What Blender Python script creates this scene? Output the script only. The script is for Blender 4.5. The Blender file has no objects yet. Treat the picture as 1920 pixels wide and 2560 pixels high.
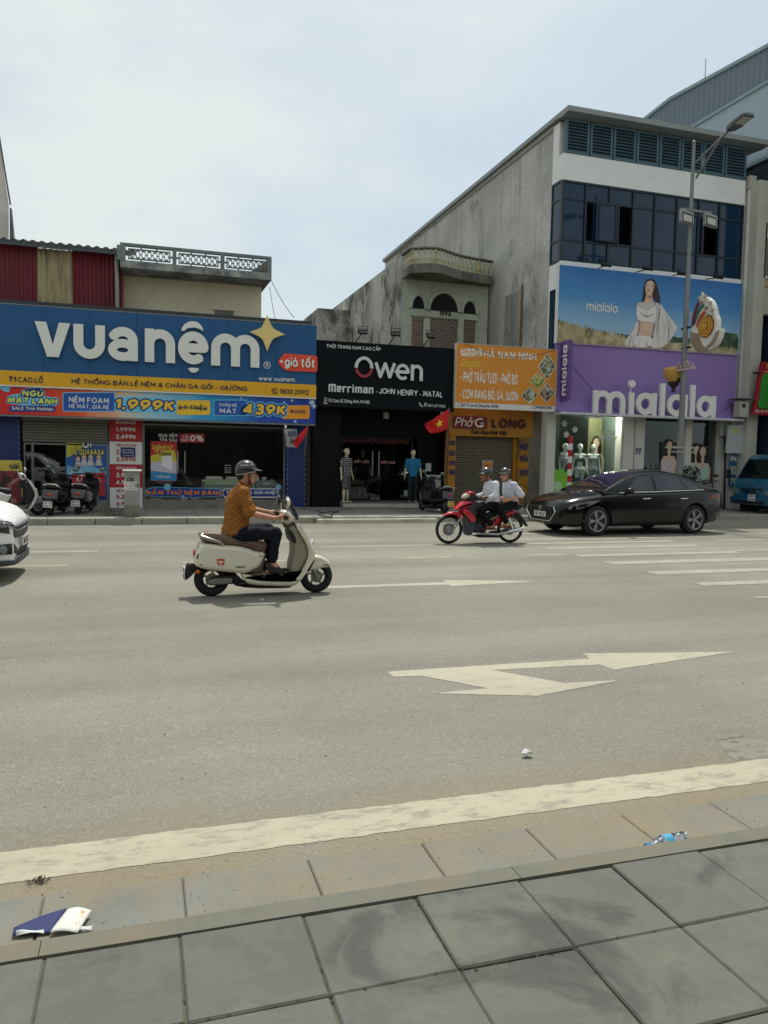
import bpy, bmesh, math, random, unicodedata
from mathutils import Vector, Matrix, Euler
from mathutils.geometry import delaunay_2d_cdt
random.seed(7)
SC = bpy.context.scene
COL = SC.collection
# ---------------------------------------------------------------- camera
FPX = 1923.0; YAW = math.radians(17.5); PITCH = math.radians(3.96); ROLL = math.atan(.0185); CAMH = 1.60
def _basis():
    sy, cy = math.sin(YAW), math.cos(YAW); sp, cp = math.sin(PITCH), math.cos(PITCH)
    f = Vector((sy*cp, cy*cp, -sp)); r = Vector((cy, -sy, 0.0)); u = Vector((sy*sp, cy*sp, cp))
    ca, sa = math.cos(ROLL), math.sin(ROLL)
    return r*ca+u*sa, u*ca-r*sa, f
CR, CU, CF = _basis()
def ray(px, py): return CF+CR*((px-960)/FPX)-CU*((py-1280)/FPX)
def gz(px, py, z=0.0):            # photo pixel -> point on the level plane z
    d = ray(px, py); t = (z-CAMH)/d.z; return Vector((d.x*t, d.y*t, z))
def gy(px, py, y):                # photo pixel -> point on the facade plane y
    d = ray(px, py); t = y/d.y; return Vector((d.x*t, y, CAMH+d.z*t))
def gx(px, py, x):                # photo pixel -> point on the side-wall plane x
    d = ray(px, py); t = x/d.x; return Vector((x, d.y*t, CAMH+d.z*t))
cam = bpy.data.cameras.new('camera'); camo = bpy.data.objects.new('camera', cam); COL.objects.link(camo)
cam.sensor_fit = 'VERTICAL'; cam.sensor_height = 36; cam.lens = FPX/2560*36; cam.clip_start = .05; cam.clip_end = 2000
mw = Matrix((CR, CU, -CF)).transposed().to_4x4(); mw.translation = (0, 0, CAMH); camo.matrix_world = mw
SC.camera = camo
# ---------------------------------------------------------------- sky, sun, exposure
SUN_EL = math.radians(66); SUN_AZ = math.radians(22)      # azimuth from +Y (behind the shops) towards +X
world = bpy.data.worlds.new('World'); SC.world = world; world.use_nodes = True
wt = world.node_tree; wn = wt.nodes; wl = wt.links
bg = wn['Background']
sky = wn.new('ShaderNodeTexSky'); sky.sky_type = 'NISHITA'; sky.sun_disc = False
sky.sun_elevation = SUN_EL; sky.sun_rotation = SUN_AZ; sky.air_density = 1.0; sky.dust_density = 3.0; sky.ozone_density = 1.5
tc = wn.new('ShaderNodeTexCoord'); mp = wn.new('ShaderNodeMapping'); mp.inputs['Scale'].default_value = (1.0,1.0,2.2); mp.inputs['Location'].default_value = (.35,.1,.3)
nz = wn.new('ShaderNodeTexNoise'); nz.inputs['Scale'].default_value = 1.9; nz.inputs['Detail'].default_value = 7; nz.inputs['Roughness'].default_value = .5
rp = wn.new('ShaderNodeValToRGB'); rp.color_ramp.elements[0].position = .40; rp.color_ramp.elements[0].color = (.42,.42,.42,1); rp.color_ramp.elements[1].position = .58; rp.color_ramp.elements[1].color = (.97,.97,.97,1)
mx = wn.new('ShaderNodeMix'); mx.data_type = 'RGBA'; mx.inputs['B'].default_value = (5.5, 5.9, 5.85, 1)
wl.new(tc.outputs['Generated'],mp.inputs['Vector']); wl.new(mp.outputs['Vector'],nz.inputs['Vector']); wl.new(nz.outputs['Fac'],rp.inputs['Fac'])
wl.new(rp.outputs['Color'],mx.inputs['Factor']); tn = wn.new('ShaderNodeMix'); tn.data_type = 'RGBA'; tn.blend_type = 'MULTIPLY'; tn.inputs['Factor'].default_value = 1; tn.inputs['B'].default_value = (.84,.92,.86,1); wl.new(sky.outputs['Color'],tn.inputs['A']); wl.new(tn.outputs['Result'],mx.inputs['A']); wl.new(mx.outputs['Result'],bg.inputs['Color'])
bg.inputs['Strength'].default_value = .092
sun = bpy.data.lights.new('sun','SUN'); sun.energy = 2.35; sun.angle = math.radians(2.5); sun.color = (1.0,.97,.90)
suno = bpy.data.objects.new('sun', sun); COL.objects.link(suno)
sd = Vector((math.sin(SUN_AZ)*math.cos(SUN_EL), math.cos(SUN_AZ)*math.cos(SUN_EL), math.sin(SUN_EL)))
suno.rotation_euler = sd.to_track_quat('Z', 'Y').to_euler(); suno.location = (0, 0, 40)
vs = SC.view_settings; vs.view_transform = 'Standard'; vs.look = 'None'; vs.exposure = .64; vs.gamma = 1.0; vs.use_curve_mapping = False
# ================================================================ helpers
PI = math.pi
def srgb(r, g, b):
    f = lambda c: (c/12.92 if c <= .04045 else ((c+.055)/1.055)**2.4)
    return (f(r/255), f(g/255), f(b/255))
MATS = {}
def M(name,col=(.5,.5,.5),rough=.6,metal=0.0,var=.12,vs=2.5,bump=0.0,bs=60.0,coat=0.0,dirt=None,spec=.5,stretch=(1,1,1),emit=0.0):
    """principled + noise variation of the base colour, optional fine bump, optional second (dirt) colour in patches"""
    if name in MATS: return MATS[name]
    m = bpy.data.materials.new(name); m.use_nodes = True; nt = m.node_tree; n = nt.nodes; L = nt.links
    p = n['Principled BSDF']; p.inputs['Roughness'].default_value = rough; p.inputs['Metallic'].default_value = metal
    p.inputs['Coat Weight'].default_value = coat; p.inputs['Specular IOR Level'].default_value = spec; p.inputs['Coat Roughness'].default_value = .05
    t = n.new('ShaderNodeTexCoord'); mpn = n.new('ShaderNodeMapping'); mpn.inputs['Scale'].default_value = stretch
    L.new(t.outputs['Object'], mpn.inputs['Vector'])
    a = n.new('ShaderNodeTexNoise'); a.inputs['Scale'].default_value = vs; a.inputs['Detail'].default_value = 6; a.inputs['Roughness'].default_value = .62
    L.new(mpn.outputs['Vector'], a.inputs['Vector'])
    r = n.new('ShaderNodeMapRange'); r.inputs['From Min'].default_value = .25; r.inputs['From Max'].default_value = .75
    r.inputs['To Min'].default_value = 1-var; r.inputs['To Max'].default_value = 1+var
    L.new(a.outputs['Fac'], r.inputs['Value'])
    mul = n.new('ShaderNodeMix'); mul.data_type = 'RGBA'; mul.blend_type = 'MULTIPLY'; mul.inputs['Factor'].default_value = 1
    mul.inputs['A'].default_value = (*col, 1); L.new(r.outputs['Result'], mul.inputs['B'])
    out = mul.outputs['Result']
    if dirt:                      # (colour, scale, threshold, softness)
        dc, dsc, th, so = dirt[:4]
        d = n.new('ShaderNodeTexNoise'); d.inputs['Scale'].default_value = dsc; d.inputs['Detail'].default_value = 8; d.inputs['Roughness'].default_value = .68
        L.new(mpn.outputs['Vector'], d.inputs['Vector'])
        dr = n.new('ShaderNodeMapRange'); dr.inputs['From Min'].default_value = th; dr.inputs['From Max'].default_value = th+so
        dr.inputs['To Max'].default_value = dirt[4] if len(dirt) > 4 else 1.0
        L.new(d.outputs['Fac'], dr.inputs['Value'])
        mm = n.new('ShaderNodeMix'); mm.data_type = 'RGBA'; L.new(dr.outputs['Result'],mm.inputs['Factor']); L.new(out,mm.inputs['A']); mm.inputs['B'].default_value = (*dc,1)
        out = mm.outputs['Result']
    L.new(out, p.inputs['Base Color'])
    if emit: L.new(out, p.inputs['Emission Color']); p.inputs['Emission Strength'].default_value = emit
    if bump:
        b = n.new('ShaderNodeTexNoise'); b.inputs['Scale'].default_value = bs; b.inputs['Detail'].default_value = 4
        L.new(t.outputs['Object'], b.inputs['Vector'])
        bn = n.new('ShaderNodeBump'); bn.inputs['Strength'].default_value = bump; bn.inputs['Distance'].default_value = .01
        L.new(b.outputs['Fac'], bn.inputs['Height']); L.new(bn.outputs['Normal'], p.inputs['Normal'])
    MATS[name] = m; return m
def glass(name, tint=(.9, .95, .95), refl=(.9, .95, 1.0), base=.03, ior=1.45):
    """thin pane: transparent tint mixed with a mirror reflection by Fresnel"""
    if name in MATS: return MATS[name]
    m = bpy.data.materials.new(name); m.use_nodes = True; nt = m.node_tree; n = nt.nodes; L = nt.links
    n.remove(n['Principled BSDF']); o = n['Material Output']
    tr = n.new('ShaderNodeBsdfTransparent'); tr.inputs['Color'].default_value = (*tint, 1)
    gl = n.new('ShaderNodeBsdfGlossy'); gl.inputs['Color'].default_value = (*refl,1); gl.inputs['Roughness'].default_value = .02
    fr = n.new('ShaderNodeFresnel'); fr.inputs['IOR'].default_value = ior
    ad = n.new('ShaderNodeMath'); ad.operation = 'ADD'; ad.use_clamp = True; ad.inputs[1].default_value = base; L.new(fr.outputs['Fac'],ad.inputs[0])
    mix = n.new('ShaderNodeMixShader'); L.new(ad.outputs[0],mix.inputs[0]); L.new(tr.outputs[0],mix.inputs[1]); L.new(gl.outputs[0],mix.inputs[2])
    L.new(mix.outputs[0], o.inputs['Surface']); MATS[name] = m; return m

WORLD = {}     # things whose parts are given in world coordinates: name -> offset
def thing(name, label, cat, loc=(0, 0, 0), rotz=0.0, group=None, local=True, scale=1.0):
    o = bpy.data.objects.new(name, None); COL.objects.link(o); o.empty_display_size = .2
    o.location = loc; o.rotation_euler = (0, 0, rotz); o.scale = (scale,)*3
    o['label'] = label; o['category'] = cat
    if group: o['group'] = group
    if not local: WORLD[o.name] = Vector(loc)
    return o
def tag(o, label=None, cat=None, group=None, kind=None):
    if label: o['label'] = label
    if cat: o['category'] = cat
    if group: o['group'] = group
    if kind: o['kind'] = kind
    return o
def woff(p):
    while p is not None:
        if p.name in WORLD: return WORLD[p.name]
        p = p.parent
    return None
def link(name, me, parent=None):
    o = bpy.data.objects.new(name, me); COL.objects.link(o)
    if parent is not None: o.parent = parent
    return o
def copy_tree(o, parent=None):
    c = o.copy(); COL.objects.link(c); c.parent = parent
    for ch in o.children: copy_tree(ch, c)
    return c
class MB:
    def __init__(s): s.v = []; s.f = []
    def add(s, vs, fs):
        k = len(s.v); s.v += [tuple(a) for a in vs]; s.f += [tuple(i+k for i in f) for f in fs]; return s
    def box(s, x0, x1, y0, y1, z0, z1):
        return s.add([(x, y, z) for x in (x0, x1) for y in (y0, y1) for z in (z0, z1)],
                     [(0, 1, 3, 2), (4, 6, 7, 5), (0, 4, 5, 1), (2, 3, 7, 6), (0, 2, 6, 4), (1, 5, 7, 3)])
    def obox(s, c, size, rot=(0, 0, 0)):
        R = Euler(rot).to_matrix(); h = [q/2 for q in size]
        vs = [Vector(c)+R @ Vector((a*h[0],b*h[1],d*h[2])) for a in (-1,1) for b in (-1,1) for d in (-1,1)]
        return s.add(vs, [(0, 1, 3, 2), (4, 6, 7, 5), (0, 4, 5, 1), (2, 3, 7, 6), (0, 2, 6, 4), (1, 5, 7, 3)])
    def bar(s, p, q, w, h=None, up=(0, 0, 1)):
        p = Vector(p); q = Vector(q); d = (q-p).normalized(); u = Vector(up)
        if abs(d.dot(u)) > .97: u = Vector((1, 0, 0))
        sd_ = d.cross(u).normalized()*(w/2); uu = sd_.cross(d).normalized()*((h or w)/2)
        vs = [e+sd_*a+uu*b for e in (p, q) for a, b in ((-1, -1), (1, -1), (1, 1), (-1, 1))]
        return s.add(vs, [(3, 2, 1, 0), (4, 5, 6, 7), (0, 1, 5, 4), (1, 2, 6, 5), (2, 3, 7, 6), (3, 0, 4, 7)])
    def poly(s, pts): return s.add(pts, [tuple(range(len(pts)))])
    def prism(s, pts, a, b, axis='y'):
        """outline pts (u,v) extruded from a to b: axis y: (u=x,v=z); x: (u=y,v=z); z: (u=x,v=y)"""
        ar = sum(pts[i][0]*pts[(i+1) % len(pts)][1]-pts[(i+1) % len(pts)][0]*pts[i][1] for i in range(len(pts)))
        if ar < 0: pts = pts[::-1]
        f = {'y': lambda u,v,w: (u,w,v),'x': lambda u,v,w: (w,u,v),'z': lambda u,v,w: (u,v,w)}[axis]
        n = len(pts); vs = [f(u, v, a) for u, v in pts]+[f(u, v, b) for u, v in pts]
        fs = [tuple(range(n-1,-1,-1)),tuple(range(n,2*n))]+[(i,(i+1) % n,n+(i+1) % n,n+i) for i in range(n)]
        if axis == 'y': fs = [q[::-1] for q in fs]
        if b < a: fs = [q[::-1] for q in fs]
        return s.add(vs, fs)
    def loft(s, rings, caps=True, closed=True):
        n = len(rings[0]); vs = [p for r in rings for p in r]; fs = []
        for k in range(len(rings)-1):
            for i in range(n if closed else n-1):
                j = (i+1) % n; fs.append((k*n+i, k*n+j, (k+1)*n+j, (k+1)*n+i))
        if caps: fs += [tuple(range(n-1, -1, -1)), tuple((len(rings)-1)*n+i for i in range(n))]
        return s.add(vs, fs)
    def tube(s, path, r, n=8, caps=True):
        path = [Vector(p) for p in path]; rr = r if isinstance(r,(list,tuple)) else [r]*len(path); rings = []; u = None
        for i, p in enumerate(path):
            d = (path[min(i+1, len(path)-1)]-path[max(i-1, 0)])
            d = d.normalized() if d.length > 1e-9 else Vector((0, 0, 1))
            if u is None: u = d.orthogonal().normalized()
            u = (u-d*u.dot(d)); u = u.normalized() if u.length > 1e-6 else d.orthogonal().normalized()
            w = d.cross(u)
            rings.append([p+(u*math.cos(2*PI*k/n)+w*math.sin(2*PI*k/n))*rr[i] for k in range(n)])
        return s.loft(rings, caps)
    def lathe(s, prof, c=(0, 0, 0), axis=(0, 0, 1), n=16, caps=True):
        ax = Vector(axis).normalized(); u = ax.orthogonal().normalized(); w = ax.cross(u); c = Vector(c)
        return s.loft([[c+ax*z+(u*math.cos(2*PI*k/n)+w*math.sin(2*PI*k/n))*max(r,1e-5) for k in range(n)] for r,z in prof],caps)
    def ball(s, c, r, n=12, m=8):
        if not isinstance(r, (tuple, list)): r = (r, r, r)
        rings = []
        for i in range(m+1):
            t = -PI/2+PI*i/m; cr = max(math.cos(t), 1e-4)
            rings.append([(c[0]+r[0]*cr*math.cos(2*PI*k/n),c[1]+r[1]*cr*math.sin(2*PI*k/n),c[2]+r[2]*math.sin(t)) for k in range(n)])
        return s.loft(rings)
    def capsule(s, p, q, r0, r1, n=12):
        p = Vector(p); q = Vector(q); d = (q-p).normalized(); prof = []
        L = (q-p).length
        for i in range(5): a = PI/2*(i/4); prof.append((r0*math.sin(a) if i else 1e-4, -r0*math.cos(a)))
        for i in range(5): a = PI/2*(i/4); prof.append((r1*math.cos(a) if i < 4 else 1e-4, L+r1*math.sin(a)))
        return s.lathe(prof, p, d, n)
    def torus(s, c, R, r, axis=(0, 1, 0), n=24, m=8):
        ax = Vector(axis).normalized(); u = ax.orthogonal().normalized(); w = ax.cross(u); c = Vector(c); rings = []
        for i in range(n+1):
            a = 2*PI*i/n; d = u*math.cos(a)+w*math.sin(a)
            rings.append([c+d*(R+r*math.cos(2*PI*k/m))+ax*(r*math.sin(2*PI*k/m)) for k in range(m)])
        return s.loft(rings, False)
    def mesh(s, name, mat, off=None, smooth=None):
        me = bpy.data.meshes.new(name)
        v = s.v if off is None else [(a[0]-off[0], a[1]-off[1], a[2]-off[2]) for a in s.v]
        me.from_pydata(v, [], s.f); me.update()
        if mat: me.materials.append(mat)
        if smooth is not None:
            me.polygons.foreach_set('use_smooth',[True]*len(me.polygons)); me.set_sharp_from_angle(angle=math.radians(smooth))
        return me
    def build(s, name, mat, parent=None, smooth=None, base=None):
        """parent in world coords: vertices shifted to its origin; base: origin of a top-level single-mesh thing"""
        off = woff(parent) if parent is not None else (Vector(base) if base is not None else None)
        o = link(name, s.mesh(name, mat, off, smooth), parent)
        if parent is None and base is not None: o.location = base
        return o
def rbox(x0, x1, y0, y1, z0, z1, r=.02, k=2):
    """box with its vertical and top edges rounded: stacked rounded rectangles"""
    def ring(z, ins):
        pts = []; rr = max(r-ins, .0005); a0, a1, b0, b1 = x0+ins, x1-ins, y0+ins, y1-ins
        for cx, cy, st in ((a1-rr, b1-rr, 0), (a0+rr, b1-rr, 90), (a0+rr, b0+rr, 180), (a1-rr, b0+rr, 270)):
            for i in range(k+1): t = math.radians(st+90*i/k); pts.append((cx+rr*math.cos(t),cy+rr*math.sin(t),z))
        return pts
    m = MB(); rings = [ring(z0, 0)]
    for i in range(k+1): t = PI/2*i/k; rings.append(ring(z1-r+r*math.sin(t), r*(1-math.cos(t))*.98))
    return m.loft(rings)
def inset(pts, d):
    n = len(pts); out = []
    for i in range(n):
        p0, p1, p2 = Vector(pts[i-1]), Vector(pts[i]), Vector(pts[(i+1) % n])
        e1 = (p1-p0); e2 = (p2-p1)
        if e1.length < 1e-9 or e2.length < 1e-9: out.append(tuple(p1)); continue
        e1.normalize(); e2.normalize()
        n1 = Vector((-e1.y, e1.x)); n2 = Vector((-e2.y, e2.x)); b = n1+n2
        if b.length < 1e-6: out.append(tuple(p1)); continue
        b.normalize(); out.append(tuple(p1+b*(d/max(b.dot(n1), .45))))
    return out
def ccw(pts):
    a = sum(pts[i][0]*pts[(i+1) % len(pts)][1]-pts[(i+1) % len(pts)][0]*pts[i][1] for i in range(len(pts)))
    return list(pts) if a > 0 else list(pts)[::-1]
def smooth_poly(pts, it=1):
    for _ in range(it):
        o = []
        for i in range(len(pts)):
            a, b = pts[i], pts[(i+1) % len(pts)]
            o += [(a[0]*.75+b[0]*.25, a[1]*.75+b[1]*.25), (a[0]*.25+b[0]*.75, a[1]*.25+b[1]*.75)]
        pts = o
    return pts
def pillow(pts, y0, y1, r, k=3, it=1):
    """side outline (x,z) given thickness y0..y1 with rounded rims of radius r"""
    pts = ccw(pts)
    if it: pts = smooth_poly(pts, it)
    rings = []
    for sgn in (0, 1):
        for i in range(k+1):
            t = PI/2*(i/k) if sgn == 0 else PI/2*(1-i/k)
            ins = r*(1-math.sin(t)); y = (y0+r*(1-math.cos(t))) if sgn == 0 else (y1-r*(1-math.cos(t)))
            rings.append([(u, y, v) for u, v in inset(pts, ins)])
    return MB().loft([q[::-1] for q in rings])
# ---------------------------------------------------------------- stroke lettering
def arc(cx, cy, rx, ry, a0, a1, n=None):
    n = n or max(4, int(abs(a1-a0)/18))
    return [(cx+rx*math.cos(math.radians(a0+(a1-a0)*i/n)),cy+ry*math.sin(math.radians(a0+(a1-a0)*i/n))) for i in range(n+1)]
def GL():
    A = arc; g = {}
    def d(c, w, *st): g[c] = (w, st)
    d('A', .74, [(0, 0), (.37, 1), (.74, 0)], [(.14, .32), (.6, .32)])
    d('B',.58,[(0,0),(0,1),(.3,1)]+A(.3,.765,.22,.235,90,-90)+[(0,.53)],[(.3,.53)]+A(.3,.265,.28,.265,90,-90)+[(0,0)])
    d('C',.68,A(.4,.5,.4,.5,48,312)); d('D',.66,[(0,0),(0,1),(.22,1)]+A(.22,.5,.44,.5,90,-90)+[(0,0)])
    d('E',.48,[(.48,0),(0,0),(0,1),(.48,1)],[(0,.52),(.42,.52)]); d('F',.46,[(0,0),(0,1),(.46,1)],[(0,.5),(.4,.5)])
    d('G',.74,A(.4,.5,.4,.5,48,330)+[(.76,.42),(.44,.42)]); d('H',.62,[(0,0),(0,1)],[(.62,0),(.62,1)],[(0,.52),(.62,.52)])
    d('I',.0,[(0,0),(0,1)]); d('J',.4,[(.4,1),(.4,.25)]+A(.18,.25,.22,.25,0,-170)); d('K',.58,[(0,0),(0,1)],[(.56,1),(.02,.45)],[(.16,.58),(.58,0)])
    d('L',.45,[(0,1),(0,0),(.45,0)]); d('M',.8,[(0,0),(.06,1),(.4,.25),(.74,1),(.8,0)]); d('N',.64,[(0,0),(0,1),(.64,0),(.64,1)])
    d('O',.8,A(.4,.5,.4,.5,0,360)); d('P',.55,[(0,0),(0,1),(.27,1)]+A(.27,.72,.28,.28,90,-90)+[(0,.44)])
    d('Q',.8,A(.4,.5,.4,.5,0,360),[(.5,.22),(.78,-.06)]); d('R',.58,[(0,0),(0,1),(.27,1)]+A(.27,.73,.27,.27,90,-90)+[(0,.46)],[(.26,.46),(.58,0)])
    d('S',.56,A(.28,.755,.26,.245,35,270)+A(.28,.255,.29,.255,90,-150)); d('T',.62,[(0,1),(.62,1)],[(.31,1),(.31,0)])
    d('U',.62,[(0,1),(0,.32)]+A(.31,.32,.31,.32,180,360)+[(.62,1)]); d('V',.7,[(0,1),(.35,0),(.7,1)]); d('W',1.0,[(0,1),(.25,0),(.5,.9),(.75,0),(1,1)])
    d('X',.64,[(0,0),(.64,1)],[(0,1),(.64,0)]); d('Y',.66,[(0,1),(.33,.48),(.66,1)],[(.33,.48),(.33,0)]); d('Z',.58,[(0,1),(.58,1),(0,0),(.58,0)])
    d('0',.58,A(.29,.5,.29,.5,0,360)); d('1',.24,[(0,.8),(.24,1),(.24,0)]); d('2',.56,A(.27,.72,.27,.28,165,-30)+[(0,0),(.58,0)])
    d('3',.56,A(.27,.765,.24,.235,150,-90)+[(.18,.53)],[(.22,.53)]+A(.27,.265,.29,.265,90,-150)); d('4',.62,[(.46,0),(.46,1),(0,.27),(.64,.27)])
    d('5',.56,[(.5,1),(.1,1),(.05,.56)]+A(.26,.33,.3,.33,125,-145)); d('6',.58,A(.29,.31,.29,.31,0,360),[(.46,1),(.03,.42)])
    d('7',.54,[(0,1),(.54,1),(.18,0)]); d('8',.56,A(.28,.76,.23,.24,0,360),A(.28,.26,.28,.26,0,360)); d('9',.58,A(.29,.69,.29,.31,0,360),[(.12,0),(.55,.58)])
    d('.',.0,[(0,0),(0,.03)]); d(',',.05,[(.04,.05),(0,-.14)]); d('-',.3,[(0,.42),(.3,.42)]); d('&',.68,[(.68,0),(.12,.72)]+A(.28,.8,.18,.2,200,-40)+A(.26,.25,.26,.25,100,300)+[(.66,.45)])
    d('!',.0,[(0,.32),(0,1)],[(0,0),(0,.03)]); d('%',.8,A(.16,.76,.16,.24,0,360),A(.64,.24,.16,.24,0,360),[(.6,1),(.2,0)]); d(':',.0,[(0,.1),(0,.13)],[(0,.5),(0,.53)])
    x = .68
    d('a',.54,A(.27,x/2,.27,x/2,0,360),[(.54,0),(.54,x)]); d('b',.54,A(.27,x/2,.27,x/2,0,360),[(0,0),(0,1)]); d('c',.46,A(.27,x/2,.27,x/2,50,310))
    d('d',.54,A(.27,x/2,.27,x/2,0,360),[(.54,0),(.54,1)]); d('e',.54,[(0,x/2),(.54,x/2)]+A(.27,x/2,.27,x/2,0,310)); d('f',.34,[(.12,0),(.12,.8)]+A(.3,.8,.18,.2,180,80),[(0,x),(.32,x)])
    d('g',.54,A(.27,x/2,.27,x/2,0,360),[(.54,x),(.54,-.05)]+A(.27,-.05,.27,.22,0,-150)); d('h',.5,[(0,0),(0,1)],[(0,x-.25)]+A(.25,x-.25,.25,.25,180,0)+[(.5,0)])
    d('i',.0,[(0,0),(0,x)],[(0,.93),(0,.96)]); d('j',.1,[(.1,x),(.1,-.1)]+A(0,-.1,.1,.15,0,-90),[(.1,.93),(.1,.96)]); d('k',.46,[(0,0),(0,1)],[(.44,x),(.02,.3)],[(.14,.4),(.46,0)])
    d('l',.0,[(0,0),(0,1)]); d('m',.86,[(0,0),(0,x)],[(0,x-.22)]+A(.215,x-.22,.215,.22,180,0)+[(.43,0)],[(.43,x-.22)]+A(.645,x-.22,.215,.22,180,0)+[(.86,0)])
    d('n',.48,[(0,0),(0,x)],[(0,x-.24)]+A(.24,x-.24,.24,.24,180,0)+[(.48,0)]); d('o',.56,A(.28,x/2,.28,x/2,0,360)); d('p',.54,A(.27,x/2,.27,x/2,0,360),[(0,x),(0,-.3)])
    d('q',.54,A(.27,x/2,.27,x/2,0,360),[(.54,x),(.54,-.3)]); d('r',.28,[(0,0),(0,x)],[(0,x-.24)]+A(.24,x-.24,.24,.24,180,80)); d('s',.4,A(.2,x*.75,.18,x*.25,35,270)+A(.2,x*.25,.2,x*.25,90,-150))
    d('t',.34,[(.12,.95),(.12,.15)]+A(.26,.15,.14,.15,180,280),[(0,x),(.32,x)]); d('u',.48,[(0,x),(0,.24)]+A(.24,.24,.24,.24,180,360)+[(.48,x)],[(.48,x),(.48,0)])
    d('v',.5,[(0,x),(.25,0),(.5,x)]); d('w',.78,[(0,x),(.2,0),(.39,x*.92),(.58,0),(.78,x)]); d('x',.48,[(0,0),(.48,x)],[(0,x),(.48,0)]); d('y',.52,[(0,x),(.27,.02)],[(.52,x),(.2,-.28),(.02,-.28)]); d('z',.46,[(0,x),(.46,x),(0,0),(.46,0)])
    d(' ', .22)
    return g
GLYPH = GL(); GCACHE = {}
def ribbon(path, w, round_caps=False):
    fs = []; P = [Vector(p) for p in path]; h = w/2
    closed = len(P) > 3 and (P[0]-P[-1]).length < 1e-6
    for a, b in zip(P[:-1], P[1:]):
        d = b-a
        if d.length < 1e-7: continue
        d.normalize(); n = Vector((-d.y, d.x))*h
        fs.append([tuple(a-n), tuple(b-n), tuple(b+n), tuple(a+n)])
    for i, p in enumerate(P):
        end = (i in (0, len(P)-1)) and not closed
        if end and not round_caps: continue
        k = 10; fs.append([(p.x+h*math.cos(2*PI*j/k+.1), p.y+h*math.sin(2*PI*j/k+.1)) for j in range(k)])
    return fs
def union2d(polys):
    vs = []; fs = []
    for p in polys:
        k = len(vs); vs += [Vector(q) for q in p]; fs.append(list(range(k, k+len(p))))
    ov, oe, of, ovo, oeo, ofo = delaunay_2d_cdt(vs, [], fs, 1, 1e-5, True)
    tri = [tuple(f) for f, src in zip(of, ofo) if len(src)]
    return [tuple(v) for v in ov], tri
def glyph(ch, w, rc=False):
    key = (ch, round(w, 3), rc)
    if key in GCACHE: return GCACHE[key]
    de = unicodedata.normalize('NFD', ch.replace('Đ', 'D').replace('đ', 'd')); base = de[0]; marks = de[1:]
    W, st = GLYPH.get(base, GLYPH['-']); T = lambda p: (w/2+p[0], w/2+p[1]*(1-w)); polys = []
    if base == 'i' and marks and '\u0323' not in marks: st = st[:1]
    for s_ in st: polys += ribbon([T(p) for p in s_],w,rc or base in '.,!:ij' and len(s_) == 2 and abs(s_[0][1]-s_[1][1]) < .25)
    up = base.isupper(); t0 = 1.0 if up else (.68 if base not in 'bdfhklt' else 1.0)
    c = W/2; mw_ = min(w*.8, .14); top = t0+.06 if not up else 1.05; lift = 0
    for mk in [m for m in marks if m in '\u0302\u0306']:
        if mk == '\u0302': polys += ribbon([(c+w/2-.2, top+.02), (c+w/2, top+.19), (c+w/2+.2, top+.02)], mw_)
        else: polys += ribbon([(c+w/2+x, y) for x, y in arc(0, top+.16, .18, .14, 180, 360)], mw_)
        lift = .2
    for mk in marks:
        x0 = c+w/2+(.2 if lift else 0); y0 = top+lift*.75
        if mk == '\u0300': polys += ribbon([(x0-.12, y0+.24), (x0+.08, y0+.03)], mw_)
        if mk == '\u0301': polys += ribbon([(x0-.08, y0+.03), (x0+.12, y0+.24)], mw_)
        if mk == '\u0303': polys += ribbon([(x0-.2,y0+.06),(x0-.1,y0+.16),(x0+.1,y0+.06),(x0+.2,y0+.16)],mw_)
        if mk == '\u0309': polys += ribbon([(x0-.09,y0+.2),(x0,y0+.27),(x0+.09,y0+.2),(x0,y0+.1),(x0,y0+.02)],mw_)
        if mk == '\u031b': xr = W+w*.75; polys += ribbon([(xr-.06,t0*.86),(xr+.1,t0*.92),(xr+.1,t0+.12)],mw_)
        if mk == '\u0323': polys.append([(c+w/2+mw_*.7*math.cos(a),-.2+mw_*.7*math.sin(a)) for a in [k*PI/5 for k in range(10)]])
    if ch in 'Đđ': polys += ribbon([(w/2-.14, .52), (w/2+.24, .52)], mw_)
    v, t = union2d(polys) if polys else ([], [])
    GCACHE[key] = (v, t, W+w+(.0 if '\u031b' not in marks else .08)); return GCACHE[key]
def flat_text(s_, w=.16, slant=0.0, track=.12, rc=False):
    V = []; T = []; x = 0.0
    for ch in s_:
        if ch == ' ': x += .36; continue
        v, t, adv = glyph(ch, w, rc); k = len(V)
        V += [(x+a+slant*b, b) for a, b in v]; T += [tuple(i+k for i in f) for f in t]; x += adv+track
    return V, T, max(x-track, .01)
def extrude2d(mb, V, T, place, depth):
    """place(u,v,d) -> point; front at d=0, back at d=depth"""
    n = len(V); vs = [place(a, b, 0) for a, b in V]; fs = [tuple(t) for t in T]
    if depth > 0:
        cnt = {}
        for t in T:
            for i in range(len(t)):
                e = (t[i], t[(i+1) % len(t)]); cnt[e] = 1
        vs += [place(a, b, depth) for a, b in V]
        for (i, j) in cnt:
            if (j, i) not in cnt: fs.append((j, i, n+i, n+j))
        fs += [tuple(n+i for i in t[::-1]) for t in T]
    mb.add(vs, fs)
def text_on(mb, s_, x0, x1, z0, z1, y, depth=.0, w=.16, slant=0.0, track=.12, rc=False):
    """text fitted to x0..x1, cap height z0..z1 on a plane facing -Y; front face at y-depth"""
    V, T, W = flat_text(s_, w, slant, track, rc); sx = (x1-x0)/W; sz = z1-z0
    extrude2d(mb, V, T, lambda u, v, d: (x0+u*sx, y-depth+d, z0+v*sz), depth)
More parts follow.
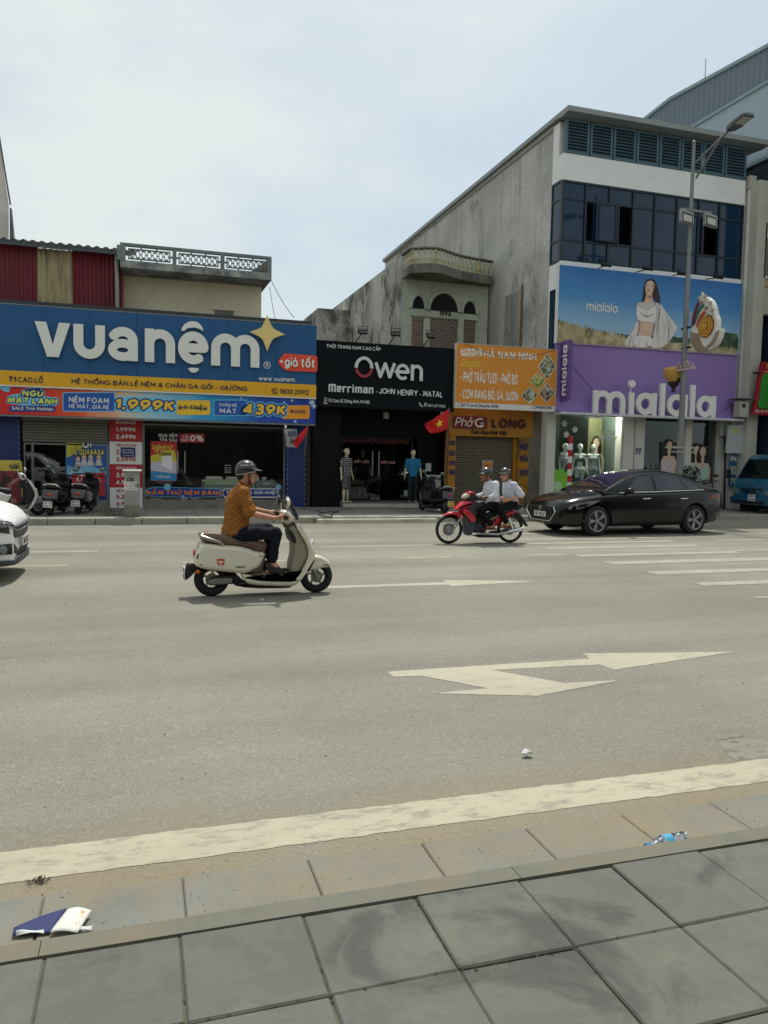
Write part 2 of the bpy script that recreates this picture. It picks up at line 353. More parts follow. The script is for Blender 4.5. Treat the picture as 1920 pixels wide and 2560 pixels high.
def LT(parent, s_, pl, pr, y, mat, depth=.0, w=.16, slant=0.0, track=.12, name='lettering', rc=False):
    """lettering: pl = photo pixel of the baseline start, pr = photo pixel of the cap-height end; y = plane"""
    a = gy(pl[0], pl[1], y); b = gy(pr[0], pr[1], y); m = MB()
    text_on(m, s_, a.x, b.x, a.z, b.z, y, depth, w, slant, track, rc)
    return m.build(name, mat, parent)
def shape2d(parent, polys, y, mat, name, depth=.004, px=True):
    """union of outlines (photo pixels) raised from plane y as one flat print or panel"""
    P = [[tuple(gy(a, b, y).xz) if px else (a, b) for a, b in q] for q in polys]
    P = [ccw(q) for q in P]; v,t = union2d(P); m = MB(); extrude2d(m,v,t,lambda u,w_,d: (u,y-depth+d,w_),depth)
    return m.build(name, mat, parent)
def rrect(x0, y0, x1, y1, r, k=4):
    r = min(r, abs(x1-x0)/2, abs(y1-y0)/2); pts = []
    for cx, cy, s_ in ((x1-r, y1-r, 0), (x0+r, y1-r, 90), (x0+r, y0+r, 180), (x1-r, y0+r, 270)):
        pts += [(cx+r*math.cos(math.radians(s_+90*i/k)),cy+r*math.sin(math.radians(s_+90*i/k))) for i in range(k+1)]
    return pts
# ================================================================ ground, road, pavements
ASPH = srgb(147, 144, 131)
def asphalt():
    m = bpy.data.materials.new('asphalt'); m.use_nodes = True; nt = m.node_tree; n = nt.nodes; L = nt.links; p = n['Principled BSDF']
    t = n.new('ShaderNodeTexCoord')
    def noise(sc, det=4, ro=.6, st=None):
        a = n.new('ShaderNodeTexNoise'); a.inputs['Scale'].default_value = sc; a.inputs['Detail'].default_value = det; a.inputs['Roughness'].default_value = ro
        if st:
            q = n.new('ShaderNodeMapping'); q.inputs['Scale'].default_value = st; L.new(t.outputs['Object'],q.inputs['Vector']); L.new(q.outputs['Vector'],a.inputs['Vector'])
        else: L.new(t.outputs['Object'], a.inputs['Vector'])
        return a.outputs['Fac']
    def rng(s_, a, b, c, d):
        r = n.new('ShaderNodeMapRange'); L.new(s_, r.inputs['Value'])
        for k,v in zip(('From Min','From Max','To Min','To Max'),(a,b,c,d)): r.inputs[k].default_value = v
        return r.outputs['Result']
    def mix(fac, A, B, bt='MIX'):
        q = n.new('ShaderNodeMix'); q.data_type = 'RGBA'; q.blend_type = bt
        for nm, v in (('Factor', fac), ('A', A), ('B', B)):
            if isinstance(v, (int, float)): q.inputs[nm].default_value = v
            elif isinstance(v, tuple): q.inputs[nm].default_value = (*v, 1)
            else: L.new(v, q.inputs[nm])
        return q.outputs['Result']
    c = mix(1.0, tuple(x*.78 for x in ASPH), rng(noise(.35, 6, .65), .3, .7, .84, 1.12), 'MULTIPLY')
    c = mix(1.0,c,rng(noise(.5,6,.6,(.10,1.3,1)),.32,.68,.84,1.12),'MULTIPLY')        # tyre-worn streaks along the road
    vor = n.new('ShaderNodeTexVoronoi'); vor.inputs['Scale'].default_value = 120; L.new(t.outputs['Object'],vor.inputs['Vector'])
    stone = n.new('ShaderNodeTexVoronoi'); stone.inputs['Scale'].default_value = 62; L.new(t.outputs['Object'],stone.inputs['Vector'])
    sep = n.new('ShaderNodeSeparateColor'); L.new(vor.outputs['Color'], sep.inputs[0])
    c = mix(1.0,c,rng(sep.outputs[0],0,1,.84,1.16),'MULTIPLY')                            # single aggregate stones
    sep2 = n.new('ShaderNodeSeparateColor'); L.new(stone.outputs['Color'], sep2.inputs[0])
    c = mix(rng(sep2.outputs[1],.94,.97,0,.16),c,srgb(190,184,170))                      # a few pale stones
    c = mix(1.0,c,rng(noise(1.0,4,.5,(.03,.75,1)),.35,.65,.86,1.08),'MULTIPLY')      # tyre tracks along the lanes
    c = mix(rng(noise(1.7, 7, .7), .64, .72, 0, .35), c, srgb(88, 85, 78))                      # oil spots
    # cracks
    wv = n.new('ShaderNodeTexVoronoi'); wv.feature = 'DISTANCE_TO_EDGE'; wv.inputs['Scale'].default_value = .23
    ds = n.new('ShaderNodeMix'); ds.data_type = 'VECTOR'; ds.inputs['Factor'].default_value = .22
    nn = n.new('ShaderNodeTexNoise'); nn.inputs['Scale'].default_value = 1.3; nn.inputs['Detail'].default_value = 6; L.new(t.outputs['Object'],nn.inputs['Vector'])
    L.new(t.outputs['Object'],ds.inputs['A']); L.new(nn.outputs['Color'],ds.inputs['B']); L.new(ds.outputs['Result'],wv.inputs['Vector'])
    c = mix(rng(wv.outputs['Distance'], .0, .002, .10, 0), c, srgb(84, 80, 72))
    # sandy dust towards the near kerb (dirt with a shape of its own)
    sx = n.new('ShaderNodeSeparateXYZ'); L.new(t.outputs['Object'], sx.inputs[0])
    near = rng(sx.outputs['Y'], 2.6, 3.7, 1.0, 0.0); pat = rng(noise(2.2, 6, .65), .36, .62, .38, 1.0)
    mu = n.new('ShaderNodeMath'); mu.operation = 'MULTIPLY'; L.new(near,mu.inputs[0]); L.new(pat,mu.inputs[1])
    c = mix(mu.outputs[0], c, srgb(132, 117, 90))
    # oil stain
    L.new(c,p.inputs['Base Color']); p.inputs['Roughness'].default_value = .9; p.inputs['Specular IOR Level'].default_value = .25
    b = n.new('ShaderNodeBump'); b.inputs['Strength'].default_value = .55; b.inputs['Distance'].default_value = .006; L.new(vor.outputs['Distance'],b.inputs['Height']); L.new(b.outputs['Normal'],p.inputs['Normal'])
    return m
M_ASPH = asphalt()
def worn_paint(name, col, under, amount=.5, sc=9):
    """road paint: worn through to the asphalt in patches and specks"""
    m = bpy.data.materials.new(name); m.use_nodes = True; nt = m.node_tree; n = nt.nodes; L = nt.links; p = n['Principled BSDF']
    t = n.new('ShaderNodeTexCoord'); mpn = n.new('ShaderNodeMapping'); mpn.inputs['Scale'].default_value = (.6,1.6,1); L.new(t.outputs['Object'],mpn.inputs['Vector'])
    a = n.new('ShaderNodeTexNoise'); a.inputs['Scale'].default_value = sc; a.inputs['Detail'].default_value = 10; a.inputs['Roughness'].default_value = .78; L.new(mpn.outputs['Vector'],a.inputs['Vector'])
    r = n.new('ShaderNodeMapRange'); r.inputs['From Min'].default_value = amount; r.inputs['From Max'].default_value = amount+.10; r.inputs['To Max'].default_value = .85; L.new(a.outputs['Fac'],r.inputs['Value'])
    b = n.new('ShaderNodeTexNoise'); b.inputs['Scale'].default_value = 1.4; b.inputs['Detail'].default_value = 5; L.new(t.outputs['Object'],b.inputs['Vector'])
    br = n.new('ShaderNodeMapRange'); br.inputs['To Min'].default_value = .75; br.inputs['To Max'].default_value = 1.2; L.new(b.outputs['Fac'],br.inputs['Value'])
    mu = n.new('ShaderNodeMix'); mu.data_type = 'RGBA'; mu.blend_type = 'MULTIPLY'; mu.inputs['Factor'].default_value = 1; mu.inputs['A'].default_value = (*col,1); L.new(br.outputs['Result'],mu.inputs['B'])
    x = n.new('ShaderNodeMix'); x.data_type = 'RGBA'; L.new(r.outputs['Result'],x.inputs['Factor']); L.new(mu.outputs['Result'],x.inputs['A']); x.inputs['B'].default_value = (*under,1)
    L.new(x.outputs['Result'],p.inputs['Base Color']); p.inputs['Roughness'].default_value = .8; p.inputs['Specular IOR Level'].default_value = .3
    bp = n.new('ShaderNodeBump'); bp.inputs['Strength'].default_value = .3; bp.inputs['Distance'].default_value = .004; L.new(a.outputs['Fac'],bp.inputs['Height']); L.new(bp.outputs['Normal'],p.inputs['Normal'])
    return m
AU = tuple(x*.78 for x in ASPH)
P_LINE = worn_paint('edge_line_paint',srgb(169,162,141),AU,.50,8); P_ARROW = worn_paint('arrow_paint',srgb(168,162,144),AU,.54,6)
P_ZEB = worn_paint('zebra_paint',srgb(160,156,143),AU,.49,7); P_OLD = worn_paint('old_line_paint',srgb(176,164,132),AU,.47,9)
YK, YF = 2.64, 18.32          # near kerb face, far kerb face
PZ = .10; FZ = .15
def slab_sheet(name, x0, x1, y0, y1, z, mat, kind='structure', nx=1, ny=1):
    m = MB()
    for i in range(nx):
        for j in range(ny):
            a, b = x0+(x1-x0)*i/nx, x0+(x1-x0)*(i+1)/nx; c, d = y0+(y1-y0)*j/ny, y0+(y1-y0)*(j+1)/ny
            m.poly([(a, c, z), (b, c, z), (b, d, z), (a, d, z)])
    return tag(m.build(name, mat), kind=kind)
slab_sheet('ground', -300, 400, -200, 500, -.30, M('bare_ground', srgb(120, 110, 95), .95, var=.2, vs=.2))
road = slab_sheet('road', -120, 160, YK-.06, YF+.06, 0, M_ASPH)
def chip(pts, st=.05, am=.005):
    """chipped outline: edges in view cut into short steps and shifted a little"""
    o = []
    for i, a in enumerate(pts):
        b = pts[(i+1) % len(pts)]; L_ = math.hypot(b[0]-a[0], b[1]-a[1]); n = max(1, min(int(L_/st), 260))
        for k in range(n): f = k/n; o.append((a[0]+(b[0]-a[0])*f+random.uniform(-am,am),a[1]+(b[1]-a[1])*f+random.uniform(-am,am)))
    return o
def mark(name, pts, mat, z=.002):
    v,t = union2d([chip(ccw(pts))]); m = MB(); m.add([(a,b,z) for a,b in v],t); return m.build(name,mat,road)
mark('edge_line',[(-3,3.044),(9,3.026),(9,3.27),(-3,3.295)],P_LINE); mark('edge_line',[(9.01,3.026),(80,3.02),(80,3.24),(9.01,3.27)],P_LINE); mark('edge_line',[(-60,3.05),(-3.01,3.044),(-3.01,3.295),(-60,3.30)],P_LINE)
Z8 = lambda x, y: tuple(gz(800+x*.675, 1300+y*.6748).xy)
def polymark(name, pts, mat):
    v,t = union2d([chip(ccw(pts))]); m = MB(); m.add([(a,b,.0025) for a,b in v],t); return m.build(name,mat,road)
polymark('turn_arrow',[Z8(*p) for p in [(250,563),(600,540),(1000,515),(972,495),(1540,489),(1088,556),(1035,537),(640,557),(905,605),(1115,594),(800,653),(425,643),(620,625),(375,578),(270,582)]],P_ARROW)
polymark('lane_arrow',[Z8(*p) for p in [(30,246),(465,231),(452,222),(800,227),(490,246),(478,240),(30,253)]],P_ARROW)
for k,(y,w_) in enumerate([(7.45,.10),(8.46,.26),(9.48,.32),(10.56,.34),(11.5,.28),(12.58,.30),(13.36,.24),(14.1,.22),(15.2,.24)]):
    mark('zebra_stripe', [(7.1, y-w_/2), (10.5, y-w_/2), (10.5, y+w_/2), (7.1, y+w_/2)], P_ZEB, .004)
for a,b,y in ((3.04,5.2,13.43),(-3.2,-.7,13.4),(-8,-5.4,13.4),(11.6,13.0,13.4)): mark('lane_dash',[(a,y-.07),(b,y-.07),(b,y+.07),(a,y+.07)],P_ZEB)
for a,b in ((3.9,4.9),(6.2,7.05),(10.55,11.7),(-6,-1.02),(.6,2.4),(13.2,15)): mark('centre_dash',[(a,11.68),(b,11.68),(b,11.80),(a,11.80)],P_OLD)
for a,b,c,d in ((15.14,17.19,16.9,15.9),(14.29,16.42,16.4,15.05),(13.33,15.55,15.8,14.1),(15.9,17.9,17.6,16.8),(12.9,14.6,14.6,13.4)):
    mark('hatch_line', [(a, b), (c+1.2, b), (c+1.2, b-.1), (a+.05, b-.1)], P_OLD)
mark('kerb_line', [(4.0, 18.02), (60, 18.02), (60, 18.16), (4.0, 18.16)], P_ZEB); 
# dark wet stain with grating marks near the right edge
m = MB(); st = [gz(x,y) for x,y in [(1790,1842),(1830,1836),(1885,1845),(1935,1858),(1950,1905),(1900,1915),(1845,1902),(1810,1880)]]
v,t = union2d([chip(ccw(smooth_poly([tuple(p.xy) for p in st],1)),.05,.022)]); m.add([(a,b,.0015) for a,b in v],t)
m.build('tar_patch', worn_paint('tar_patch', srgb(84, 80, 73), AU, .40, 9), road)
# ---- near pavement: bed, slabs, kerb stones, gutter stones
SLABC = srgb(113, 115, 105)
def slabmat(k):
    return M('paving_slab_%d' % k,tuple(c*(.50+.045*k) for c in SLABC),.78,var=.22,vs=3.5,bump=.35,bs=130,dirt=(srgb(140,126,98),5.5,.56+.015*k,.2,.75))
def slab_material(k):
    """dark stone slab: veins, black rubber scuffs and sandy dirt"""
    m = bpy.data.materials.new('slab_stone_%d' % k); m.use_nodes = True; nt = m.node_tree; n = nt.nodes; L = nt.links; p = n['Principled BSDF']
    g = n.new('ShaderNodeNewGeometry'); pos = g.outputs['Position']
    def N(sc, det=6, ro=.6, dist=0):
        a = n.new('ShaderNodeTexNoise'); a.inputs['Scale'].default_value = sc; a.inputs['Detail'].default_value = det; a.inputs['Roughness'].default_value = ro; a.inputs['Distortion'].default_value = dist; L.new(pos,a.inputs['Vector']); return a.outputs['Fac']
    def R(s_, a, b, c, d):
        r = n.new('ShaderNodeMapRange'); L.new(s_, r.inputs['Value'])
        for q,v_ in zip(('From Min','From Max','To Min','To Max'),(a,b,c,d)): r.inputs[q].default_value = v_
        return r.outputs['Result']
    def X(f, A, B, bt='MIX'):
        q = n.new('ShaderNodeMix'); q.data_type = 'RGBA'; q.blend_type = bt
        for nm, v_ in (('Factor', f), ('A', A), ('B', B)):
            if isinstance(v_, (int, float)): q.inputs[nm].default_value = v_
            elif isinstance(v_, tuple): q.inputs[nm].default_value = (*v_, 1)
            else: L.new(v_, q.inputs[nm])
        return q.outputs['Result']
    c = X(1.0, tuple(q*(.57+.02*k) for q in SLABC), R(N(1.7), .3, .7, .88, 1.12), 'MULTIPLY')
    c = X(R(N(3.4, 4, .55, 2.0), .495, .503, 0, .12), c, srgb(120, 120, 110))                    # pale veins
    c = X(R(N(1.5,7,.62,1.2),.55,.63,0,.55),c,srgb(42,44,42))                        # rubber scuffs
    c = X(R(N(3.6, 9, .75), .52, .70, 0, .42), c, srgb(118, 112, 94))                            # sand
    c = X(R(N(14,8,.8),.70,.76,0,.5),c,srgb(165,163,155))                            # chips and drips
    L.new(c, p.inputs['Base Color']); p.inputs['Roughness'].default_value = .72
    b = n.new('ShaderNodeBump'); b.inputs['Strength'].default_value = .6; b.inputs['Distance'].default_value = .006; L.new(N(70,6,.8),b.inputs['Height']); L.new(b.outputs['Normal'],p.inputs['Normal'])
    return m
SLM = [slab_material(k) for k in range(4)]
pav = slab_sheet('near_pavement',-60,60,-60,2.40,PZ-.011,M('joint_dirt',srgb(92,84,66),.95,var=.35,vs=9,bump=.6,bs=60))
slab_me = []
for k in range(4):
    me = rbox(-.1933, .1933, -.1933, .1933, -.05, 0, .006, 1).mesh('paving_slab', SLM[k]); slab_me.append(me)
for i in range(-9, 17):
    for j in range(-2, 6):
        x = -.28+.39*(i+.5)+random.uniform(-.002, .002); y = 2.39-.39*(j+.5) if j >= 0 else None
        if y is None: continue
        o = link('paving_slab',slab_me[random.randrange(4)],pav); o.location = (x,y,PZ+random.uniform(-.004,.003)); o.rotation_euler = (random.uniform(-.008,.008),random.uniform(-.008,.008),random.uniform(-.006,.006))
KM = M('kerb_concrete',srgb(104,103,92),.9,var=.2,vs=4,bump=.15,bs=70,dirt=(srgb(112,100,78),4,.46,.3,.8))
for i in range(-2, 5):            # kerb stones: sloped face, rounded top
    x0 = -1.9+1.6*i; m = MB(); pr = [(2.395,-.1),(2.395,PZ+.002),(2.48,PZ+.001),(2.497,PZ-.012),(2.50,-.1)]
    m.prism(pr, x0+.0015, x0+1.5985, 'x'); m.build('kerb_stone', KM, pav)
GM = M('gutter_stone',srgb(112,113,106),.85,var=.16,vs=3,bump=.3,bs=60,dirt=(srgb(130,116,90),1.6,.40,.28,.95))
for i in range(-5, 10):
    x0 = 1.10+.48*i; b = rbox(x0+.0015,x0+.4785,2.503,2.90,-.05,.014,.006,1); b.build('gutter_stone',GM,pav)
# ---- far pavement
fpav = slab_sheet('far_pavement', -60, 80, YF+.18, 60, FZ-.02, M('joint_dirt'))
FTM = [M('far_tile_%d' % k,tuple(c*(.78+.09*k) for c in srgb(132,130,122)),.85,var=.2,vs=1.6,bump=.2,bs=60,dirt=(srgb(96,90,80),1.2,.55,.2,.7)) for k in range(4)]
fme = [rbox(-.297, .297, -.297, .297, -.03, 0, .006, 1).mesh('paving_tile', FTM[k]) for k in range(4)]
for i in range(-9, 39):
    for j in range(6):
        o = link('paving_tile',fme[random.randrange(4)],fpav); o.location = (-2.0+.6*i,YF+.50+.6*j,FZ+random.uniform(-.004,.004))
for i in range(-7, 26):
    x0 = -6+i*1.0; m = rbox(x0+.005, x0+.995, YF, YF+.19, -.05, FZ+.004, .03, 2)
    m.build('kerb_stone',M('far_kerb',srgb(150,147,134),.85,var=.2,vs=2,bump=.3,dirt=(srgb(95,90,80),1.5,.55,.2,.8)),fpav)
m = rbox(4.05,7.15,YF-.2,YF+.02,-.03,.11,.03,2)           # lighter ramp kerb in front of the clothes shop
m.build('kerb_ramp',M('kerb_ramp',srgb(176,170,152),.85,var=.25,vs=3,bump=.4,dirt=(srgb(110,104,92),2.5,.52,.2,.8)),fpav)
# ================================================================ buildings
def Zc(ox, oy, s_): return lambda x, y: (ox+x*s_, oy+y*s_)
z1 = Zc(0,560,.25316); z2 = Zc(400,560,.25316); z3 = Zc(0,920,.25316); z4 = Zc(350,1020,.30139); z5 = Zc(780,820,.24111); z6 = Zc(780,1020,.24111)
z7 = Zc(1080,820,.22606); zb = Zc(1340,640,.34961); z9 = Zc(1340,1000,.34961); z10 = Zc(1340,80,.34961); z11 = Zc(760,580,.39783)
z12 = Zc(1740,380,.17176); z13 = Zc(1740,760,.25316); z14 = Zc(1640,780,.18086); z15 = Zc(0,1120,.15373); z16 = Zc(1360,1040,.18083)
def G(p, y): return gy(p[0], p[1], y)
YS = 20.9; YV = 21.6
XV0 = -9.0; XV1 = G((791, 900), YS).x
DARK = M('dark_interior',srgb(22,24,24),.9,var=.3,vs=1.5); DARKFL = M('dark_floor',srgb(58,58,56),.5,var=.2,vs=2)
STEEL = M('brushed_steel',srgb(150,152,150),.35,.9,var=.1); BLACKM = M('black_metal',srgb(28,29,30),.5,.3,var=.2); GREYM = M('galvanised',srgb(128,130,130),.5,.6,var=.15,vs=6)
WHITE = M('white_print',srgb(214,213,206),.6,var=.04); WHITEP = M('white_plastic',srgb(206,208,204),.4,var=.06)
GLASS = glass('shop_glass',(.86,.88,.88),base=.0,ior=1.38); GLASSG = glass('green_shop_glass',(.88,.94,.92),base=.0,ior=1.38); GLASSC = glass('clear_glass',(.93,.96,.96))
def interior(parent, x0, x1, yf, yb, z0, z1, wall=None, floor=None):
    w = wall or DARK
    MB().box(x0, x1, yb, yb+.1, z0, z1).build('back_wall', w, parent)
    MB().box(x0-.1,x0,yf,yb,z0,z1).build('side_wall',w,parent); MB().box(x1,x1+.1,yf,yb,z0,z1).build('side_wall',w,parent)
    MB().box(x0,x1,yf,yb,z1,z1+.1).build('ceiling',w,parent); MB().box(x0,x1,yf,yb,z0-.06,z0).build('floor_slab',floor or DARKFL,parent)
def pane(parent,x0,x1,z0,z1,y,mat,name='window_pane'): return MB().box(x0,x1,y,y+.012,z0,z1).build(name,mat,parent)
def wall_mat(name, base, pale, dark, sc=.5, th=.55, streak=.6):
    """weathered render: pale and dark patches, rain streaks, fine speckle"""
    m = bpy.data.materials.new(name); m.use_nodes = True; nt = m.node_tree; n = nt.nodes; L = nt.links; p = n['Principled BSDF']; p.inputs['Roughness'].default_value = .93; t = n.new('ShaderNodeTexCoord')
    def N(s_, st=(1, 1, 1), det=8, ro=.66, di=0.0):
        q = n.new('ShaderNodeMapping'); q.inputs['Scale'].default_value = st; L.new(t.outputs['Object'],q.inputs['Vector']); a = n.new('ShaderNodeTexNoise'); a.inputs['Scale'].default_value = s_; a.inputs['Detail'].default_value = det; a.inputs['Roughness'].default_value = ro; a.inputs['Distortion'].default_value = di; L.new(q.outputs['Vector'],a.inputs['Vector']); return a.outputs['Fac']
    def R(s_, a, b, c, d):
        r = n.new('ShaderNodeMapRange'); L.new(s_, r.inputs['Value'])
        for k,v in zip(('From Min','From Max','To Min','To Max'),(a,b,c,d)): r.inputs[k].default_value = v
        return r.outputs['Result']
    def X(f, A, B, bt='MIX'):
        q = n.new('ShaderNodeMix'); q.data_type = 'RGBA'; q.blend_type = bt
        for nm, v in (('Factor', f), ('A', A), ('B', B)):
            if isinstance(v, (int, float)): q.inputs[nm].default_value = v
            elif isinstance(v, tuple): q.inputs[nm].default_value = (*v, 1)
            else: L.new(v, q.inputs[nm])
        return q.outputs['Result']
    c = X(R(N(sc,di=.5),.42,.66,0,.9),base,pale); c = X(R(N(sc*1.3,(1,1,.7),10,.7),th,th+.09,0,.8),c,dark)
    c = X(R(N(1.0,(2.2,2.2,.10),8,.7),.54,.68,0,streak),c,dark); c = X(1.0,c,R(N(7),.3,.7,.86,1.14),'MULTIPLY')
    L.new(c,p.inputs['Base Color']); b = n.new('ShaderNodeBump'); b.inputs['Strength'].default_value = .35; b.inputs['Distance'].default_value = .02; L.new(N(16,det=5),b.inputs['Height']); L.new(b.outputs['Normal'],p.inputs['Normal']); return m
# ---------------------------------------------------------------- mattress shop
shop = thing('mattress_shop','blue fronted mattress shop with wide glass shopfronts under a blue sign','shop',((XV0+XV1)/2,YV,FZ),local=False)
CONC = M('plinth_concrete',srgb(126,122,110),.9,var=.3,vs=3,bump=.4,dirt=(srgb(74,72,66),2.2,.5,.2,.8))
XP = lambda px, y=YV: gy(px, 1150, y).x
ZT = G((400, 1060), YV).z; ZB = G((200, 1252), YV).z
xa, xb_, xc_, xd, xe, xf = XP(52), XP(60), XP(273), XP(357), XP(712), XP(762)
NAVY = M('navy_cladding', srgb(14, 40, 98), .45, var=.12, vs=1.2)
MB().box(XV0, xa, YV-.12, YV+.2, FZ, ZT+.6).build('blue_pillar', NAVY, shop)
MB().box(xe+.02, xf, YV-.12, YV+.2, FZ, ZT+.6).build('blue_pillar', NAVY, shop)
for x in (xa-.02, xf-.02, xe+.06):                            # light dashes along the pillar edges
    et = MB().box(x-.014, x+.014, YV-.1235, YV-.1205, FZ+.05, ZT+.3).build('edge_trim', NAVY, shop)
    for k in range(20): MB().box(x-.011,x+.011,YV-.127,YV-.124,FZ+.1+k*.14,FZ+.15+k*.14).build('trim_dash',M('trim_white',srgb(120,130,146),.6),et)
MB().box(xa, xe+.02, YV-.05, YV+.15, FZ-.02, ZB).build('plinth', CONC, shop)
MB().box(xc_,xd,YV-.04,YV+.12,ZB,ZT+.3).build('price_column',M('column_board',srgb(120,118,112),.7),shop)
MB().box(XV0,XV1,YV-.02,YV+.2,ZT+.12,ZT+3.0).build('upper_wall',M('shop_upper_wall',srgb(70,72,74),.9),shop)
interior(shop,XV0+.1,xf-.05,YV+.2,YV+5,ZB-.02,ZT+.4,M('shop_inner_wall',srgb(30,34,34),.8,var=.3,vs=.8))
sh = MB().box(xa+.03,xc_,YV-.06,YV+.1,ZT-.02,ZT+.12).build('shutter_housing',M('shutter_beige',srgb(112,108,96),.6),shop)
for k in range(7):
    z = ZT-.03-k*.075; MB().prism([(YV-.05,z),(YV-.075,z-.02),(YV-.075,z-.05),(YV-.05,z-.072),(YV+.0,z-.072),(YV,z)],xa+.06,xc_-.03,'x').build('slat',M('shutter_beige'),sh)
def frame(parent, x0, x1, z0, z1, y, w, mat, d=.06, name='frame'):
    m = MB(); m.box(x0,x0+w,y-d/2,y+d/2,z0,z1); m.box(x1-w,x1,y-d/2,y+d/2,z0,z1); m.box(x0+w,x1-w,y-d/2,y+d/2,z1-w,z1); m.box(x0+w,x1-w,y-d/2,y+d/2,z0,z0+w); return m.build(name,mat,parent)
FR = M('steel_frame', srgb(126, 128, 122), .45, .5, var=.15)
ztg = ZT-.58
fr = frame(shop,xb_,xc_-.02,ZB,ztg,YV,.035,FR); MB().box(XP(82)-.02,XP(82)+.02,YV-.03,YV+.03,ZB+.035,ztg-.035).build('mullion',FR,fr)
pane(shop,xb_+.035,XP(82)-.02,ZB+.03,ztg-.03,YV,GLASS); pane(shop,XP(82)+.02,xc_-.055,ZB+.03,ztg-.03,YV,GLASS)
fr = frame(shop, xd+.01, xe, ZB, ZT, YV, .035, FR)
xs = [xd+.045, XP(452), XP(466), XP(600), xe-.035]
for a, b in zip(xs[:-1], xs[1:]): pane(shop, a+.003, b-.003, ZB+.035, ZT-.035, YV, GLASS)
for px in (444,462): MB().tube([(XP(px),YV-.07,ZB+.75),(XP(px),YV-.07,ZB+1.35)],.017).build('door_handle',STEEL,shop)
for px in (378,452,470,540): MB().box(XP(px),XP(px)+.26,YV-.02,YV+.03,ZB+.036,ZB+.08).build('patch_fitting',STEEL,shop)
m = MB()
for z in (ZB+.25, ZB+.75, ZB+1.25, ZB+1.7): m.box(XP(63, YV+.6), XP(80, YV+.6), YV+.5, YV+.9, z, z+.03)
for x in (XP(63, YV+.6), XP(80, YV+.6)): m.box(x-.02, x+.02, YV+.48, YV+.92, ZB, ZB+2.0)
m.build('shelf_unit', M('shelf_white', srgb(150, 152, 148), .6), shop)
STRIP = M('strip_lamp', (1, .93, .8), .5, var=0, emit=4.0)
for px_, py_ in ((375, 1058), (480, 1063), (640, 1068)):     # lit ceiling lamps seen through the glass
    q = G((px_,py_),YV+1.4); MB().box(q.x-.3,q.x+.3,YV+1.38,YV+1.46,ZT+.2,ZT+.23).build('ceiling_lamp',STRIP,shop); l_ = bpy.data.lights.new('ceiling_lamp_glow','POINT'); l_.energy = 9; l_.color = (1,.93,.82); l_.shadow_soft_size = .15; lo_ = bpy.data.objects.new('ceiling_lamp_glow',l_); COL.objects.link(lo_); lo_.location = (q.x,YV+1.6,ZT+.1)
# beds on show inside
def bed(x0, x1, y0, y1, label, col, z=FZ+.12):
    t = thing('bed',label,'bed',((x0+x1)/2,(y0+y1)/2,z),group='beds on show behind the shop glass',local=False)
    rbox(x0, x1, y0, y1, z, z+.32, .04).build('base', M('bed_base', srgb(70, 66, 62), .8), t, 40)
    rbox(x0+.01,x1-.01,y0+.01,y1-.01,z+.322,z+.56,.07,3).build('mattress',M('mattress_white',srgb(190,196,190),.85,var=.08,vs=6),t,40)
    d = MB(); nx, ny = 14, 10; vs_ = []
    for i in range(nx+1):
        for j in range(ny+1):
            u,v_ = i/nx,j/ny; vs_.append((x0-.04+(x1-x0+.08)*u,y0-.03+(y1-y0)*v_*.8,z+.58+.05*math.sin(u*11+v_*3)*math.sin(v_*9)+.03*math.sin(v_*17+u*5)-(.12 if j == 0 else 0)))
    d.add(vs_,[(i*(ny+1)+j,(i+1)*(ny+1)+j,(i+1)*(ny+1)+j+1,i*(ny+1)+j+1) for i in range(nx) for j in range(ny)]).build('duvet',col,t,60)
    rbox(x0+.1,(x0+x1)/2-.05,y1-.45,y1-.05,z+.57,z+.70,.06,3).build('pillow',M('mattress_white'),t,40); rbox((x0+x1)/2+.05,x1-.1,y1-.45,y1-.05,z+.57,z+.70,.06,3).build('pillow',M('mattress_white'),t,40)
bed(XP(520),XP(640),YV+.6,YV+2.4,'low bed with a crumpled pale green duvet behind the scooter rider',M('duvet_green',srgb(140,170,130),.9,var=.35,vs=7))
bed(XP(655),XP(705),YV+.6,YV+2.4,'narrow show bed beside the right hand blue pillar behind glass',M('duvet_grey',srgb(120,140,135),.9,var=.3,vs=5))
# ---------------------------------------------------------------- red corrugated shed above the sign
shed = thing('corrugated_shed','dark red corrugated metal upper storey with a beige weathered sheet','shed',(-3,22.3,ZT+.5),local=False)
YH = 22.2
def corr(x0, x1, z0, z1, y, pitch=.11, amp=.022):
    m = MB(); n = max(4, int((x1-x0)/pitch*4)); 
    top = []; bot = []
    for i in range(n+1):
        x = x0+(x1-x0)*i/n; yy = y-amp*math.cos(2*PI*(x-x0)/pitch); bot.append((x,yy,z0)); top.append((x,yy,z1))
    k = len(bot); m.add(bot+top+[(p[0],p[1]+.03,p[2]) for p in bot+top],[(i,i+1,k+i+1,k+i) for i in range(n)]+[(k+i,k+i+1,3*k+i+1,3*k+i) for i in range(n)]+[(2*k+i+1,2*k+i,3*k+i,3*k+i+1) for i in range(n)])
    return m
RED = M('red_sheet',srgb(112,30,44),.5,.1,var=.12,vs=1.2,stretch=(1,1,.15),dirt=(srgb(58,26,32),1.5,.52,.25,.6)); BEI = M('beige_sheet',srgb(172,160,122),.8,var=.25,vs=4,stretch=(3,1,.3),dirt=(srgb(90,84,66),3,.48,.2,.8))
zl0 = G((200, 770), YH).z-1.0; zl1 = G((200, 628), YH).z
xr0, xr1, xr2 = gy(94, 700, YH).x, gy(181, 700, YH).x, gy(292, 700, YH).x
